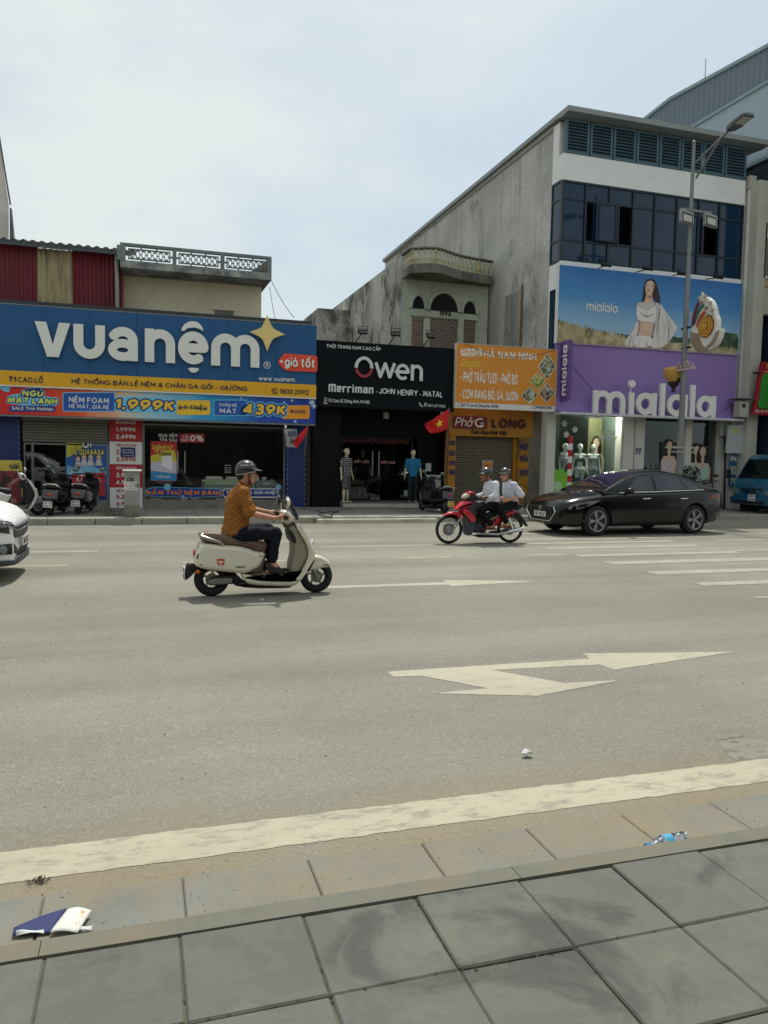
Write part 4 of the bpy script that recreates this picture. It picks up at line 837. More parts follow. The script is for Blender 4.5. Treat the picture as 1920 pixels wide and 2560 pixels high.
# ================================================================ signs
def px_rect(y, tl, br): a = G(tl, y); b = G(br, y); return a.x, b.x, b.z, a.z
def blk(ch, x0, x1, z0, z1, w):
    """bold geometric letters in world units, as a list of outlines to be united"""
    H = z1-z0; W = x1-x0; h = w/2; P = []; cx = (x0+x1)/2; cz = (z0+z1)/2
    R = lambda path: P.extend(ribbon(path, w))
    if ch == 'v': P.append([(x0,z1),(x0+w*1.12,z1),(cx,z0+.36*H),(x1-w*1.12,z1),(x1,z1),(cx+.58*w,z0),(cx-.58*w,z0)])
    elif ch in 'un':
        r = (W-w)/2; zc = z0+h+r if ch == 'u' else z1-h-r; s_ = 1 if ch == 'u' else -1
        R([(x0+h,z1 if s_ > 0 else z0),(x0+h,zc)]+arc(cx,zc,r,r,180,180+180*s_,14)+[(x1-h,zc),(x1-h,z1 if s_ > 0 else z0)])
        if ch == 'n': R([(x0+h, z0), (x0+h, z1)])
    elif ch == 'm':
        r = (W/2-h)/2; zc = z1-h-r; R([(x0+h,z0),(x0+h,zc)]+arc(x0+h+r,zc,r,r,180,0,12)+[(x0+h+2*r,z0)]); R([(x0+h+2*r,zc)]+arc(x0+h+3*r,zc,r,r,180,0,12)+[(x1-h,z0)])
    elif ch == 'M': r = (W/2-h)/2; zc = z1-h-r; R([(x0+h,z0),(x0+h,z1)]); R([(x0+h,zc)]+arc(x0+h+r,zc,r,r,180,0,12)+[(x0+h+2*r,z0)]); R([(x0+h+2*r,zc)]+arc(x0+h+3*r,zc,r,r,180,0,12)+[(x1-h,z0)])
    elif ch == 'a':                      # two-storey
        r = (W-w)/2; R([(x1-h,z0),(x1-h,z1-h-r*.9)]+arc(cx,z1-h-r*.9,r,r*.9,0,165,12)); P.extend(ribbon(arc(cx-.01*W,z0+h+.22*H-.04*H,r,.20*H,0,360,24),w*.92))
    elif ch == 'A': P.extend(ribbon(arc((x0+x1-w*.4)/2,cz,(W-w*.8)/2-h*.6,H/2-h,0,360,32),w)); R([(x1-h,z0),(x1-h,z1)])     # round bowl and stem
    elif ch == 'l': R([(cx, z0), (cx, z1)])
    elif ch == 'e': r = W/2-h; P.extend(ribbon([(x0+h, cz), (x1-h, cz)]+arc(cx, cz, r, H/2-h, 0, 312, 28), w))
    elif ch == 'O': P.extend(ribbon(arc(cx, cz, W/2-h, H/2-h, 0, 360, 36), w))
    elif ch == 'w': R([(x0+h, z1), (x0+.28*W, z0+h), (cx, z1-h*.5), (x1-.28*W, z0+h), (x1-h, z1)])
    return P
def letters(parent, polys, y, depth, mat, name='letter', bend=None):
    v,t = union2d([ccw(p) for p in polys]); m = MB(); extrude2d(m,v,t,lambda u,w_,d: (u,y-depth+d,w_),depth); return m.build(name,mat,parent)
# ---------------------------------------------------------------- big blue sign
zt_, zy, zyb = G((792, 815), YS).z, G(z2(1545, 1590), YS).z, G((792, 995), YS).z
BLUE = M('sign_blue',srgb(0,78,128),.5,var=.07,vs=.5); YEL = M('sign_yellow',srgb(224,166,12),.45,var=.06,vs=.6); LET = M('letter_white',srgb(222,222,214),.45,var=.04); NAVYL = M('letter_navy',srgb(22,32,66),.5,var=.05)
sg = thing('mattress_shop_sign','long blue fascia sign with big white raised letters and yellow strip','sign',((XV0+XV1)/2,YS,zyb),local=False)
xs = [XV0]+[gy(p, 850, YS).x for p in (-230, -120, -10, 108, 226, 342, 455, 570, 690)]+[XV1]
for a,b in zip(xs[:-1],xs[1:]): MB().box(a+.003,b-.003,YS,YS+.5,zy+.002,zt_).build('blue_panel',BLUE,sg)
ys_ = [XV0]+[gy(p, 970, YS).x for p in (-100, 108, 226, 340, 453, 566, 664)]+[XV1]
for a,b in zip(ys_[:-1],ys_[1:]): MB().box(a+.002,b-.002,YS-.03,YS+.45,zyb,zy).build('yellow_panel',YEL,sg)
MB().box(XV0,XV1,YS-.045,YS+.45,zyb-.035,zyb-.002).build('edge_strip',WHITE,sg); MB().box(XV0,XV1+.01,YS-.01,YS+.5,zt_+.002,zt_+.025).build('cap_strip',GREYM,sg)
lz0, lz1 = G((136, 893.7), YS).z, G((100, 805.5), YS).z; W_ = .272*(lz1-lz0)
for ch,a,b in (('v',z1(352,0)[0],z1(700,0)[0]),('u',z1(730,0)[0],z1(1040,0)[0]),('a',z1(1068,0)[0],z1(1362,0)[0]),('n',z1(1430,0)[0],z2(147,0)[0]),('e',z2(175,0)[0],z2(475,0)[0]),('m',z2(502,0)[0],z2(975,0)[0])):
    letters(sg, blk(ch, gy(a, 870, YS).x, gy(b, 900, YS).x, lz0, lz1, W_), YS-.04, .09, LET)
P2 = lambda x, y, Y=YS: tuple(gy(*z2(x, y), Y).xz)
dome = [P2(*q) for q in ((210,1062),(212,1035),(240,995),(285,972),(320,967),(365,975),(405,1010),(422,1045),(422,1064),(385,1040),(330,1028),(270,1035),(240,1060),(232,1062))]
letters(sg,[dome],YS-.04,.09,LET,'circumflex'); letters(sg,[smooth_poly([P2(*q) for q in ((268,1422),(388,1427),(372,1460),(330,1475),(295,1462))],1)],YS-.04,.09,LET,'dot_mark')
tips = [(1050, 910), (1225, 1098), (1052, 1260), (880, 1072)]; cen = (1052, 1085); star = []
for i in range(4):
    a, b = tips[i], tips[(i+1) % 4]; star.append(a); 
    for t_ in (.06, .2, .35, .5, .65, .8, .94):
        x = (1-t_)*a[0]+t_*b[0]; y = (1-t_)*a[1]+t_*b[1]; f = .36*4*t_*(1-t_)**1*1.0; star.append((x+(cen[0]-x)*f,y+(cen[1]-y)*f))
letters(sg, [[P2(*q) for q in star]], YS-.05, .10, M('star_cream', srgb(226, 200, 128), .5, var=.04), 'star')
c = P2(1055,1394); letters(sg,ribbon(arc(c[0],c[1],.085,.085,0,360,24),.018),YS-.004,.02,LET,'registered_ring'); m = MB(); text_on(m,'R',c[0]-.03,c[0]+.035,c[1]-.045,c[1]+.045,YS-.004,.02,.2); m.build('registered_letter',LET,sg)
tg = letters(sg,[[P2(*q) for q in ((1163,1362),(1170,1345),(1222,1284),(1240,1280),(1530,1302),(1550,1318),(1550,1450),(1535,1465),(1240,1450),(1222,1440),(1168,1378))]],YS-.004,.05,M('tag_orange',srgb(224,72,40),.5,var=.04),'price_tag')
LT(sg,'giá tốt',z2(1228,1408),z2(1530,1328),YS-.058,LET,.03,.2,track=.1,name='tag_lettering'); c = P2(1195,1360); letters(sg,[arc(c[0],c[1],.035,.035,0,360,16)[:-1]],YS-.056,.01,LET,'tag_hole')
LT(sg, 'www vuanem.', z2(975, 1545), z2(1340, 1515), YS-.004, LET, .012, .15)
for s_,a,b,w_ in (('71',z3(82,137),z3(160,85),.22),('CAO LỖ',z3(180,140),z3(425,98),.15),('HỆ THỐNG BÁN LẺ NỆM & CHĂN GA GỐI - GIƯỜNG',z3(708,152),z2(863,1606),.15),('1800.2092',z2(1182,1675),z2(1468,1640),.15)):
    LT(sg, s_, a, b, YS-.034, NAVYL, .012, w_)
c = tuple(gy(*z2(1133,1650),YS-.03).xz); letters(sg,ribbon(arc(c[0],c[1],.075,.075,0,360,20),.016)+ribbon([(c[0]-.03,c[1]+.035),(c[0]-.02,c[1]-.01),(c[0]+.03,c[1]-.035)],.024,True),YS-.034,.01,NAVYL,'phone_icon')
# ---------------------------------------------------------------- printed promotion banner below
def ramp_print(name, stops, x0, x1, noise=.12, sc=2.0, rough=.5):
    """flat print whose colour runs along X (a printed gradient), with soft printed clouds"""
    m = bpy.data.materials.new(name); m.use_nodes = True; nt = m.node_tree; n = nt.nodes; L = nt.links; p = n['Principled BSDF']; p.inputs['Roughness'].default_value = rough
    t = n.new('ShaderNodeTexCoord'); sx = n.new('ShaderNodeSeparateXYZ'); L.new(t.outputs['Object'],sx.inputs[0])
    r = n.new('ShaderNodeMapRange'); r.inputs['From Min'].default_value = x0; r.inputs['From Max'].default_value = x1; L.new(sx.outputs['X'],r.inputs['Value'])
    a = n.new('ShaderNodeTexNoise'); a.inputs['Scale'].default_value = sc; a.inputs['Detail'].default_value = 5; L.new(t.outputs['Object'],a.inputs['Vector'])
    ad = n.new('ShaderNodeMath'); ad.operation = 'MULTIPLY_ADD'; ad.inputs[1].default_value = noise; L.new(a.outputs['Fac'],ad.inputs[0]); L.new(r.outputs['Result'],ad.inputs[2])
    sb = n.new('ShaderNodeMath'); sb.operation = 'SUBTRACT'; sb.inputs[1].default_value = noise/2; L.new(ad.outputs[0],sb.inputs[0])
    cr = n.new('ShaderNodeValToRGB'); L.new(sb.outputs[0], cr.inputs['Fac']); e = cr.color_ramp.elements
    for i, (pos, col) in enumerate(stops):
        q = e[i] if i < 2 else e.new(pos)
        q.position = pos; q.color = (*col, 1)
    L.new(cr.outputs['Color'], p.inputs['Base Color']); return m
YBN = YS+.02
bz1 = zyb-.038; bz0 = G((792, 1060), YBN).z
bn = thing('promotion_banner','printed sale banner running red to sky blue under the yellow strip','banner',((XV0+XV1)/2,YBN,bz0),local=False)
BNM = ramp_print('banner_print',[(.0,srgb(206,28,24)),(.12,srgb(212,36,22)),(.26,srgb(222,96,44)),(.36,srgb(214,190,160)),(.46,srgb(150,196,214)),(.62,srgb(40,150,200)),(.82,srgb(16,74,168)),(1,srgb(12,46,140))],-3.3-(XV0+XV1)/2,XV1-(XV0+XV1)/2,.16,1.6)
MB().box(XV0,XV1,YBN,YBN+.06,bz0,bz1).build('banner_sheet',BNM,bn); MB().box(XV0,XV1,YBN+.02,YBN+.1,bz0-.05,bz0-.003).build('bottom_rail',GREYM,bn)
YB1 = YBN-.003; OUT = M('print_blue',srgb(16,52,128),.5,var=.05); OUTC = M('print_cyan',srgb(110,196,226),.5,var=.06); GOLD = M('print_gold',srgb(236,190,36),.5,var=.08,vs=6); LIME = M('print_lime',srgb(206,220,84),.5,var=.08)
def outlined(parent, s_, a, b, y, mat, w=.22, grow=.16, slant=.15, grow2=0, track=.14, o1=None, o2=None):
    """print lettering with one or two wider outlines behind it"""
    A_ = G(a, y); B_ = G(b, y); H = B_.z-A_.z
    def one(ww, yy, mt, nm):
        V, T, W0 = flat_text(s_, w, slant, track); sx = (B_.x-A_.x)/W0; m = MB()
        V2 = []; 
        if ww == w: V2, T2 = V, T
        else:
            polys = []; x = 0
            for ch in s_:
                if ch == ' ': x += .36; continue
                g_,t_,adv = glyph(ch,w); gg = grow_tris(g_,t_,(ww-w)/2); polys += [[(x+p_[0]+slant*p_[1],p_[1]) for p_ in tri] for tri in gg]; x += adv+track
            V2, T2 = union2d([ccw(q) for q in polys])
        extrude2d(m, V2, T2, lambda u, v, d: (A_.x+u*sx, yy, A_.z+v*H), 0); m.build(nm, mt, parent)
    if grow2: one(w+grow2*2, y-.001, o2 or OUTC, 'letter_halo')
    one(w+grow*2, y-.003, o1 or OUT, 'letter_outline'); one(w, y-.005, mat, 'lettering')
def grow_tris(V, T, d):
    """outline edges of a glyph thickened: boundary ribbons plus the glyph itself"""
    E = {}
    for t in T:
        for i in range(3): E[(t[i], t[(i+1) % 3])] = 1
    out = [[V[i] for i in t] for t in T]
    for (i, j) in E:
        if (j, i) not in E: out += ribbon([V[i], V[j]], 2*d, True)
    return out
outlined(bn,'NGỦ',z3(218,276),z3(422,226),YB1,LIME,.26,.14,.15,.22); outlined(bn,'MÁT LẠNH',z3(75,346),z3(562,300),YB1,LIME,.26,.14,.15,.22)
shape2d(bn,[rrect(*z3(90,372),*z3(550,432),8)],YB1-.004,OUT,'pill',.002); LT(bn,'SALE THẢ PHANH',z3(115,412),z3(520,392),YB1-.008,WHITE,.0,.2,.08)
shape2d(bn,[rrect(*z3(618,240),*z3(1136,430),5)],YB1,OUTC,'box_border',.002); shape2d(bn,[rrect(*z3(626,248),*z3(1128,422),4)],YB1-.003,M('print_midblue',srgb(20,82,168),.5,var=.15,vs=4),'price_box',.002)
LT(bn,'NỆM FOAM',z3(680,338),z3(1078,298),YB1-.008,WHITE,0,.2); LT(bn,'HÈ MÁT, GIÁ RẺ',z3(680,396),z3(1078,368),YB1-.008,WHITE,0,.18)
outlined(bn, '1.999K', z3(1125, 408), z2(138, 1745), YB1-.002, GOLD, .24, .13, .12, .21)
shape2d(bn,[rrect(*z2(165,1742),*z2(495,1885),5)],YB1,GOLD,'price_box',.002); LT(bn,'2.9 TRIỆU',z2(180,1832),z2(465,1796),YB1-.005,NAVYL,0,.22); a = G(z2(178,1812),YB1-.008); b = G(z2(462,1816),YB1-.008); MB().box(a.x,b.x,YB1-.009,YB1-.008,a.z-.012,a.z+.012).build('strike_line',NAVYL,bn)
shape2d(bn,[rrect(*z2(530,1735),*z2(860,1895),4)],YB1,OUTC,'box_border',.002); shape2d(bn,[rrect(*z2(537,1742),*z2(853,1888),4)],YB1-.003,M('print_midblue'),'price_box',.002)
LT(bn,'CHĂN HÈ',z2(582,1800),z2(758,1775),YB1-.008,WHITE,0,.2); LT(bn,'MÁT',z2(588,1868),z2(758,1826),YB1-.008,WHITE,0,.2)
shape2d(bn,[rrect(*z2(1200,1790),*z2(1478,1925),5)],YB1,M('print_orange',srgb(232,150,30),.5,var=.12,vs=3),'price_box',.002)
outlined(bn,'439K',z2(815,1880),z2(1240,1785),YB1-.004,GOLD,.24,.13,.12,.21); LT(bn,'800K',z2(1285,1868),z2(1443,1838),YB1-.006,NAVYL,0,.22)
for x,y,r in ((1500,1760,34),(1305,1742,17),(800,1720,12),(1520,1800,26),(1335,1950,18),(1225,1760,12)):
    c = G(z2(x, y), YB1-.002); q = r*.25316*.0109; P = []
    for k in range(3): an = k*PI/3+.2; P += ribbon([(c.x-q*math.cos(an),c.z-q*math.sin(an)),(c.x+q*math.cos(an),c.z+q*math.sin(an))],q*.28)
    letters(bn, P, YB1-.002, .001, M('print_ice', srgb(190, 216, 232), .5), 'snowflake')
crys = [G(z3(x,y),YB1-.002) for x,y in ((0,165),(115,168),(85,240),(30,225),(0,200))]; letters(bn,[[(q.x,q.z) for q in crys]],YB1-.002,.001,OUTC,'ice_crystal')
# ---------------------------------------------------------------- clothes shop: black sign and recessed front
xo0 = XV1+.03; YO = YS+.02; xo1 = G(z5(1478,600),YO).x; zo1_ = G(z5(55,122),YO).z; zo0 = G(z5(55,812),YO).z
BLK = M('sign_black', srgb(7, 15, 20), .6, var=.12, vs=.6, spec=.15)
og = thing('clothes_shop_sign','black fascia sign with white ring logo above the menswear shop','sign',((xo0+xo1)/2,YO,zo0),local=False)
MB().box(xo0, xo1, YO, YO+.35, zo0, zo1_).build('black_panel', BLK, og)
LTO = M('letter_silver', srgb(206, 207, 203), .45, var=.05); YO1 = YO-.004
LT(og, 'THỜI TRANG NAM CAO CẤP', z5(148, 205), z5(712, 203), YO1, LTO, .012, .17)
P5 = lambda x, y: tuple(gy(*z5(x, y), YO).xz)
c = P5(533,410); r = abs(P5(628,410)[0]-P5(438,410)[0])/2; rz = abs(P5(530,298)[1]-P5(530,520)[1])/2; wO = .085
letters(og,ribbon(arc(c[0],c[1],r-wO/2,rz-wO/2,-4,184,26),wO),YO-.02,.06,LTO,'logo_arc'); letters(og,ribbon(arc(c[0],c[1],r-wO/2,rz-wO/2,192,348,22),wO*.95),YO-.02,.06,M('logo_red',srgb(150,34,54),.45),'logo_arc')
lz0_, lz1_ = P5(700, 522)[1], P5(700, 362)[1]
for ch,a,b,zz0,zz1 in (('w',640,862,lz0_,lz1_),('e',862,1003,P5(930,542)[1],P5(930,375)[1]),('n',1018,1140,P5(1080,550)[1],P5(1080,385)[1])): letters(og,blk(ch,P5(a,450)[0],P5(b,450)[0],zz0,zz1,.085),YO-.02,.06,LTO)
a = P5(850,455); b = P5(930,460); letters(og,ribbon([(a[0],a[1]),(b[0],a[1])],.06),YO-.019,.05,LTO,'letter_bar')
# squared lettering of the second line
def sq(ch, x, z, W, H, w):
    h = w/2; R = []
    if ch == 'm': R = [[(x+h, z), (x+h, z+H-h), (x+W-h, z+H-h), (x+W-h, z)], [(x+W/2, z+H-h), (x+W/2, z)]]
    if ch == 'e': R = [[(x+W-h,z+h),(x+h,z+h),(x+h,z+H-h),(x+W-h,z+H-h),(x+W-h,z+H*.5),(x+h,z+H*.5)]]
    if ch == 'r': R = [[(x+h, z), (x+h, z+H-h), (x+W, z+H-h)]]
    if ch == 'i': R = [[(x+W/2, z), (x+W/2, z+H)], [(x+W/2, z+H*1.15), (x+W/2, z+H*1.3)]]
    if ch == 'a': R = [[(x+h,z+H-h),(x+W-h,z+H-h),(x+W-h,z)],[(x+W-h,z+h),(x+h,z+h),(x+h,z+H*.5),(x+W-h,z+H*.5)]]
    if ch == 'n': R = [[(x+h, z), (x+h, z+H-h), (x+W-h, z+H-h), (x+W-h, z)]]
    return [q for p in R for q in ribbon(p, w)]
x0_,zb_ = P5(170,660); x1_ = P5(632,670)[0]; ws = [1.5,1,.8,.8,.4,1.5,1,1]; u = (x1_-x0_)/(sum(ws)+.22*7); x = x0_; P = []; H_ = P5(170,578)[1]-zb_
for ch,w_ in zip('merriman',ws): P += sq(ch,x,zb_+(.0),w_*u,H_*(.98 if x == x0_ else .78),.042); x += (w_+.22)*u
letters(og,P,YO1,.03,LTO,'lettering'); LT(og,'-',z5(658,680),z5(682,640),YO1,LTO,.03,.17); LT(og,'JOHN',z5(695,682),z5(858,630),YO1,LTO,.03,.17); LT(og,'HENRY',z5(884,698),z5(1095,645),YO1,LTO,.03,.17); LT(og,'-',z5(1110,708),z5(1134,668),YO1,LTO,.03,.17); LT(og,'MATAL',z5(1150,714),z5(1352,660),YO1,LTO,.03,.17)
LT(og,'73 Cao Lỗ, Đông Anh, Hà Nội',z5(165,768),z5(595,750),YO1,LTO,.01,.16); LT(og,'037 637 2062',z5(1202,818),z5(1383,798),YO1,LTO,.01,.17)
c = P5(140,738); letters(og,ribbon(arc(c[0],c[1],.035,.04,-50,230,14)+[(c[0],c[1]-.10)]+[(c[0]+.022,c[1]-.031)],.013)+ribbon(arc(c[0],c[1]-.10,.06,.025,150,390,12),.012),YO1,.008,LTO,'pin_icon')
c = P5(1130,795); letters(og,ribbon([(c[0]-.05,c[1]+.05),(c[0]-.03,c[1]-.01),(c[0]+.045,c[1]-.05)],.03,True),YO1,.008,LTO,'phone_icon'); letters(og,ribbon([(P5(1165,808)[0],P5(1165,808)[1]),P5(1165,780),P5(1192,780)],.014)+ribbon([P5(1163,795),P5(1192,797)],.014)+ribbon([P5(1165,808),P5(1192,809)],.014),YO1,.008,LTO,'chat_icon')
# sign spotlights
def spotlight(base, tip, label, group, w=.34, up=.24, grp=None):
    t = thing('sign_floodlight',label,'floodlight',base,group=group,local=False); b = Vector(base); q = Vector(tip)
    MB().tube([b, q], .016, 6).build('arm', BLACKM, t)
    MB().obox((q.x, q.y-.02, q.z+.02), (w, .07, up), (math.radians(-35), 0, 0)).build('lamp_body', BLACKM, t)
    MB().obox((q.x,q.y+.012,q.z-.012),(w-.06,.012,up-.06),(math.radians(-35),0,0)).build('lens',M('lamp_lens',srgb(150,154,150),.3),t)
    m = MB(); 
    for s_ in (-1, 1): m.bar((q.x+s_*(w/2+.012), q.y, q.z-.05), (q.x+s_*(w/2+.012), q.y, q.z+.16), .014)
    m.bar((q.x-w/2-.02, q.y, q.z+.16), (q.x+w/2+.02, q.y, q.z+.16), .014); m.build('bracket', BLACKM, t)
for k, (bx, by, tx, ty) in enumerate(((448, 150, 525, 45), (795, 180, 865, 65), (1150, 200, 1230, 85))):
    b = G(z5(bx,by),YO+.1); q = G(z5(tx,ty),YO-.55); spotlight(b,q,['left','middle','right'][k]+'most black floodlight on an arm above the black menswear sign','floodlights over the menswear sign',.24,.15)
b = G(z5(1385, 213), YO+.1); MB()
# recessed shopfront
os_ = thing('clothes_shop','dark recessed menswear shop with glass doors under the black sign','shop',((xo0+xo1)/2,22.3,FZ),local=False)
BK = M('black_cladding', srgb(11, 13, 14), .6, var=.25, vs=1, spec=.15); YOF = 22.3
xw0, xw1 = G(z6(280, 600), 21.5).x, G(z6(1400, 600), 21.3).x
pan = MB().box(xf+.02,G(z6(0,600),21.4).x-.02,21.5,22.4,FZ,zo0+.4).build('stone_strip',M('stone_strip',srgb(54,52,46),.9,var=.5,vs=9,bump=.8,bs=18),os_)
MB().box(G(z6(0,600),21.4).x,xw0,21.35,22.4,FZ,zo0+.4).build('side_panel',BK,os_); MB().box(G(z6(1085,600),YOF).x,xw1+.1,YOF-.1,YOF+.2,FZ,zo0+.4).build('side_panel',BK,os_)
zd = G(z6(640, 300), YOF).z; MB().box(xw0, xw1+.1, YOF-.12, YOF+.2, zd+.02, zo0+.5).build('header', BK, os_)
MB().box(xo0, xo1, YO+.36, YOF+.2, zo0+.3, zo0+.4).build('soffit', BK, os_)
stp = FZ+.17; MB().box(xw0,G(z6(1100,600),YOF).x+.3,21.15,YOF+3,FZ-.02,stp).build('step',M('step_stone',srgb(96,94,88),.8,var=.3,vs=5,bump=.4),os_)
for k in range(7):
    a = xw0+.05+k*.47; MB().box(a,a+.46,21.142,21.149,FZ+.04,stp-.01).build('step_tile',M('step_tile',srgb(176,170,156),.6,var=.2,vs=5,dirt=(srgb(90,86,78),5,.55,.15,.8)),os_)
MB().box(G((860,1270),21.0).x-1.5,G((860,1270),21).x+1.6,20.9,21.13,FZ,FZ+.06).build('rubble_sill',CONC,os_)
xd0, xd1 = G(z6(300, 600), YOF).x, G(z6(1040, 600), YOF).x
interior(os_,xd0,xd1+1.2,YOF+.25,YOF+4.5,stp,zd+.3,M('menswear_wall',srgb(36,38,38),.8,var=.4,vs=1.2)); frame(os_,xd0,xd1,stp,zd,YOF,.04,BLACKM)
gxs = [xd0+.04, G(z6(600, 600), YOF).x, G(z6(705, 600), YOF).x, G(z6(820, 600), YOF).x, xd1-.04]
for a, b in zip(gxs[:-1], gxs[1:]): pane(os_, a+.004, b-.004, stp+.04, zd-.04, YOF, GLASS)
for x in (625,692): MB().tube([(G(z6(x,660),YOF-.07).x,YOF-.07,stp+.75),(G(z6(x,660),YOF-.07).x,YOF-.07,stp+1.5)],.02).build('door_handle',STEEL,os_)
for x in (610,660): MB().box(G(z6(x,960),YOF).x,G(z6(x+40,960),YOF).x,YOF-.03,YOF+.03,stp+.045,stp+.1).build('patch_fitting',STEEL,os_)
RL = M('window_red', srgb(150, 40, 34), .6); RP = M('window_pink', srgb(200, 140, 130), .6)
LT(os_,'CHUYÊN NHẬN HỢP ĐỒNG ĐỒNG PHỤC',z6(296,362),z6(1012,330),YOF-.02,M('window_dimred',srgb(92,26,24),.6),.002,.2,name='window_lettering')
LT(os_,'ĐẨY CỬA',z6(440,570),z6(592,545),YOF-.02,RP,.002,.22,.1,name='window_lettering'); LT(os_,'MỜI VÀO',z6(715,578),z6(862,552),YOF-.02,RP,.002,.22,.1,name='window_lettering')
MB().lathe([(.09,0),(.09,.16),(.07,.19)],G(z6(768,110),21.6),n=14).build('lamp_fitting',M('lamp_fitting',srgb(150,150,142),.5),os_,40)
a = G(z6(1178,655),22.18); b = G(z6(1236,573),22.18); t = MB().box(a.x,b.x,22.18,22.19,a.z,b.z).build('notice',M('paper_white',srgb(196,198,194),.8,var=.05),None,base=((a.x+b.x)/2,22.19,a.z)); tag(t,'blank white paper notice on the black wall beside the menswear door','notice')
# garments inside
m = MB()
for k in range(22): x = xd0+.3+k*.14; m.box(x, x+.09, YOF+2.0, YOF+2.35, stp+.5, stp+1.35)
m.build('hung_garments', M('dark_garments', srgb(58, 60, 66), .9, var=.7, vs=8), os_)
# ---------------------------------------------------------------- noodle shop: orange sign, yellow frame, shutter
YP = 20.78
A_ = G(z7(275,170),YP); Bq = G(z7(1358,915),YP); px0,px1,pz1,pz0 = A_.x,Bq.x,A_.z,G(z7(255,882),YP).z
pg = thing('noodle_shop_sign','orange noodle shop sign with white lettering and food pictures','sign',((px0+px1)/2,YP,pz0),local=False)
OR = M('sign_orange', srgb(214, 136, 34), .5, var=.07, vs=.7)
zw = G(z7(255,818),YP).z; MB().box(px0,px1,YP,YP+.12,zw,pz1).build('orange_panel',OR,pg); MB().box(px0,px1,YP-.001,YP+.119,pz0,zw-.001).build('white_strip',WHITE,pg)
m = MB(); 
for a in ((px0-.02,px0-.002,pz0,pz1),(px1+.002,px1+.02,pz0,pz1)): m.box(a[0],a[1],YP-.01,YP+.12,a[2],a[3])
m.box(px0-.02,px1+.02,YP-.01,YP+.12,pz1+.002,pz1+.02); m.build('sign_edge',M('edge_white',srgb(190,186,172),.6),pg)
YP1 = YP-.004; LTP = M('letter_offwhite', srgb(226, 222, 208), .6, var=.04)
LT(pg,'HÀ NAM NINH',z7(572,328),z7(1155,278),YP1,LTP,.002,.2); shape2d(pg,[rrect(*z7(318,228),*z7(558,312),6)],YP1,LTP,'logo_patch',.002); LT(pg,'Phở',z7(330,302),z7(445,236),YP1-.005,OR,.0,.13,.25)
c = G(z7(505,270),YP1-.005); letters(pg,ribbon(arc(c.x,c.z,.10,.085,60,320,18),.03),YP1-.004,.001,OR,'logo_bowl'); letters(pg,ribbon([(c.x-.05,c.z+.14),(c.x+.01,c.z)],.012)+ribbon([(c.x-.01,c.z+.15),(c.x+.03,c.z)],.012),YP1-.0055,.001,OR,'logo_sticks'); letters(pg,ribbon(arc(c.x+.03,c.z-.02,.035,.03,0,360,12),.014),YP1-.0056,.001,OR,'logo_letter')
LT(pg,'Chuyên',z7(320,402),z7(530,352),YP1,M('print_yellow',srgb(226,204,60),.6),.002,.12,.25); a = G(z7(318,414),YP1); b = G(z7(530,412),YP1); MB().box(a.x,b.x,YP1-.003,YP1,a.z-.01,a.z+.01).build('underline',M('print_yellow'),pg)
LT(pg,'- PHỞ TRÂU TƯƠI - PHỞ BÒ',z7(312,600),z7(948,512),YP1,LTP,.002,.20,track=.13); LT(pg,'- CƠM RANG BÒ, GÀ, SƯỜN',z7(304,780),z7(952,706),YP1,LTP,.002,.20,track=.13)
LT(pg,'Số 75 Cao Lỗ, Đông Anh, Hà Nội',z7(332,868),z7(735,848),YP-.004,NAVYL,.002,.2); LT(pg,'0968.578.098',z7(1155,892),z7(1320,868),YP-.004,NAVYL,.002,.24)
c = G(z7(308,848),YP-.004); letters(pg,ribbon([(c.x-.06,c.z-.05),(c.x-.06,c.z+.02),(c.x,c.z+.07),(c.x+.06,c.z+.02),(c.x+.06,c.z-.05),(c.x-.06,c.z-.05)],.014),YP-.004,.002,NAVYL,'house_icon'); c = G(z7(1130,873),YP-.004); letters(pg,ribbon(arc(c.x,c.z,.055,.055,0,360,16),.013),YP-.004,.002,NAVYL,'phone_icon')
def foodmat(name, c1, c2, c3, sc):
    m = bpy.data.materials.new(name); m.use_nodes = True; nt = m.node_tree; n = nt.nodes; L = nt.links; v = n.new('ShaderNodeTexVoronoi'); v.inputs['Scale'].default_value = sc; t = n.new('ShaderNodeTexCoord'); nn = n.new('ShaderNodeTexNoise'); nn.inputs['Scale'].default_value = sc*.6; nn.inputs['Detail'].default_value = 6; nn.inputs['Distortion'].default_value = 1.2; L.new(t.outputs['Object'],nn.inputs['Vector']); r = n.new('ShaderNodeValToRGB'); L.new(nn.outputs['Fac'],r.inputs['Fac'])
    e = r.color_ramp.elements; e[0].position = .35; e[0].color = (*c1,1); e[1].position = .5; e[1].color = (*c2,1); q = e.new(.66); q.color = (*c3,1); L.new(r.outputs['Color'],n['Principled BSDF'].inputs['Base Color']); return m
FD = [foodmat('food_bowl',srgb(40,48,34),srgb(120,124,92),srgb(214,210,190),9),foodmat('food_greens',srgb(70,90,30),srgb(150,160,52),srgb(206,200,110),9),foodmat('food_beef',srgb(52,34,28),srgb(110,84,62),srgb(200,192,170),9),foodmat('food_soup',srgb(36,40,34),srgb(96,108,74),srgb(214,206,184),9)]
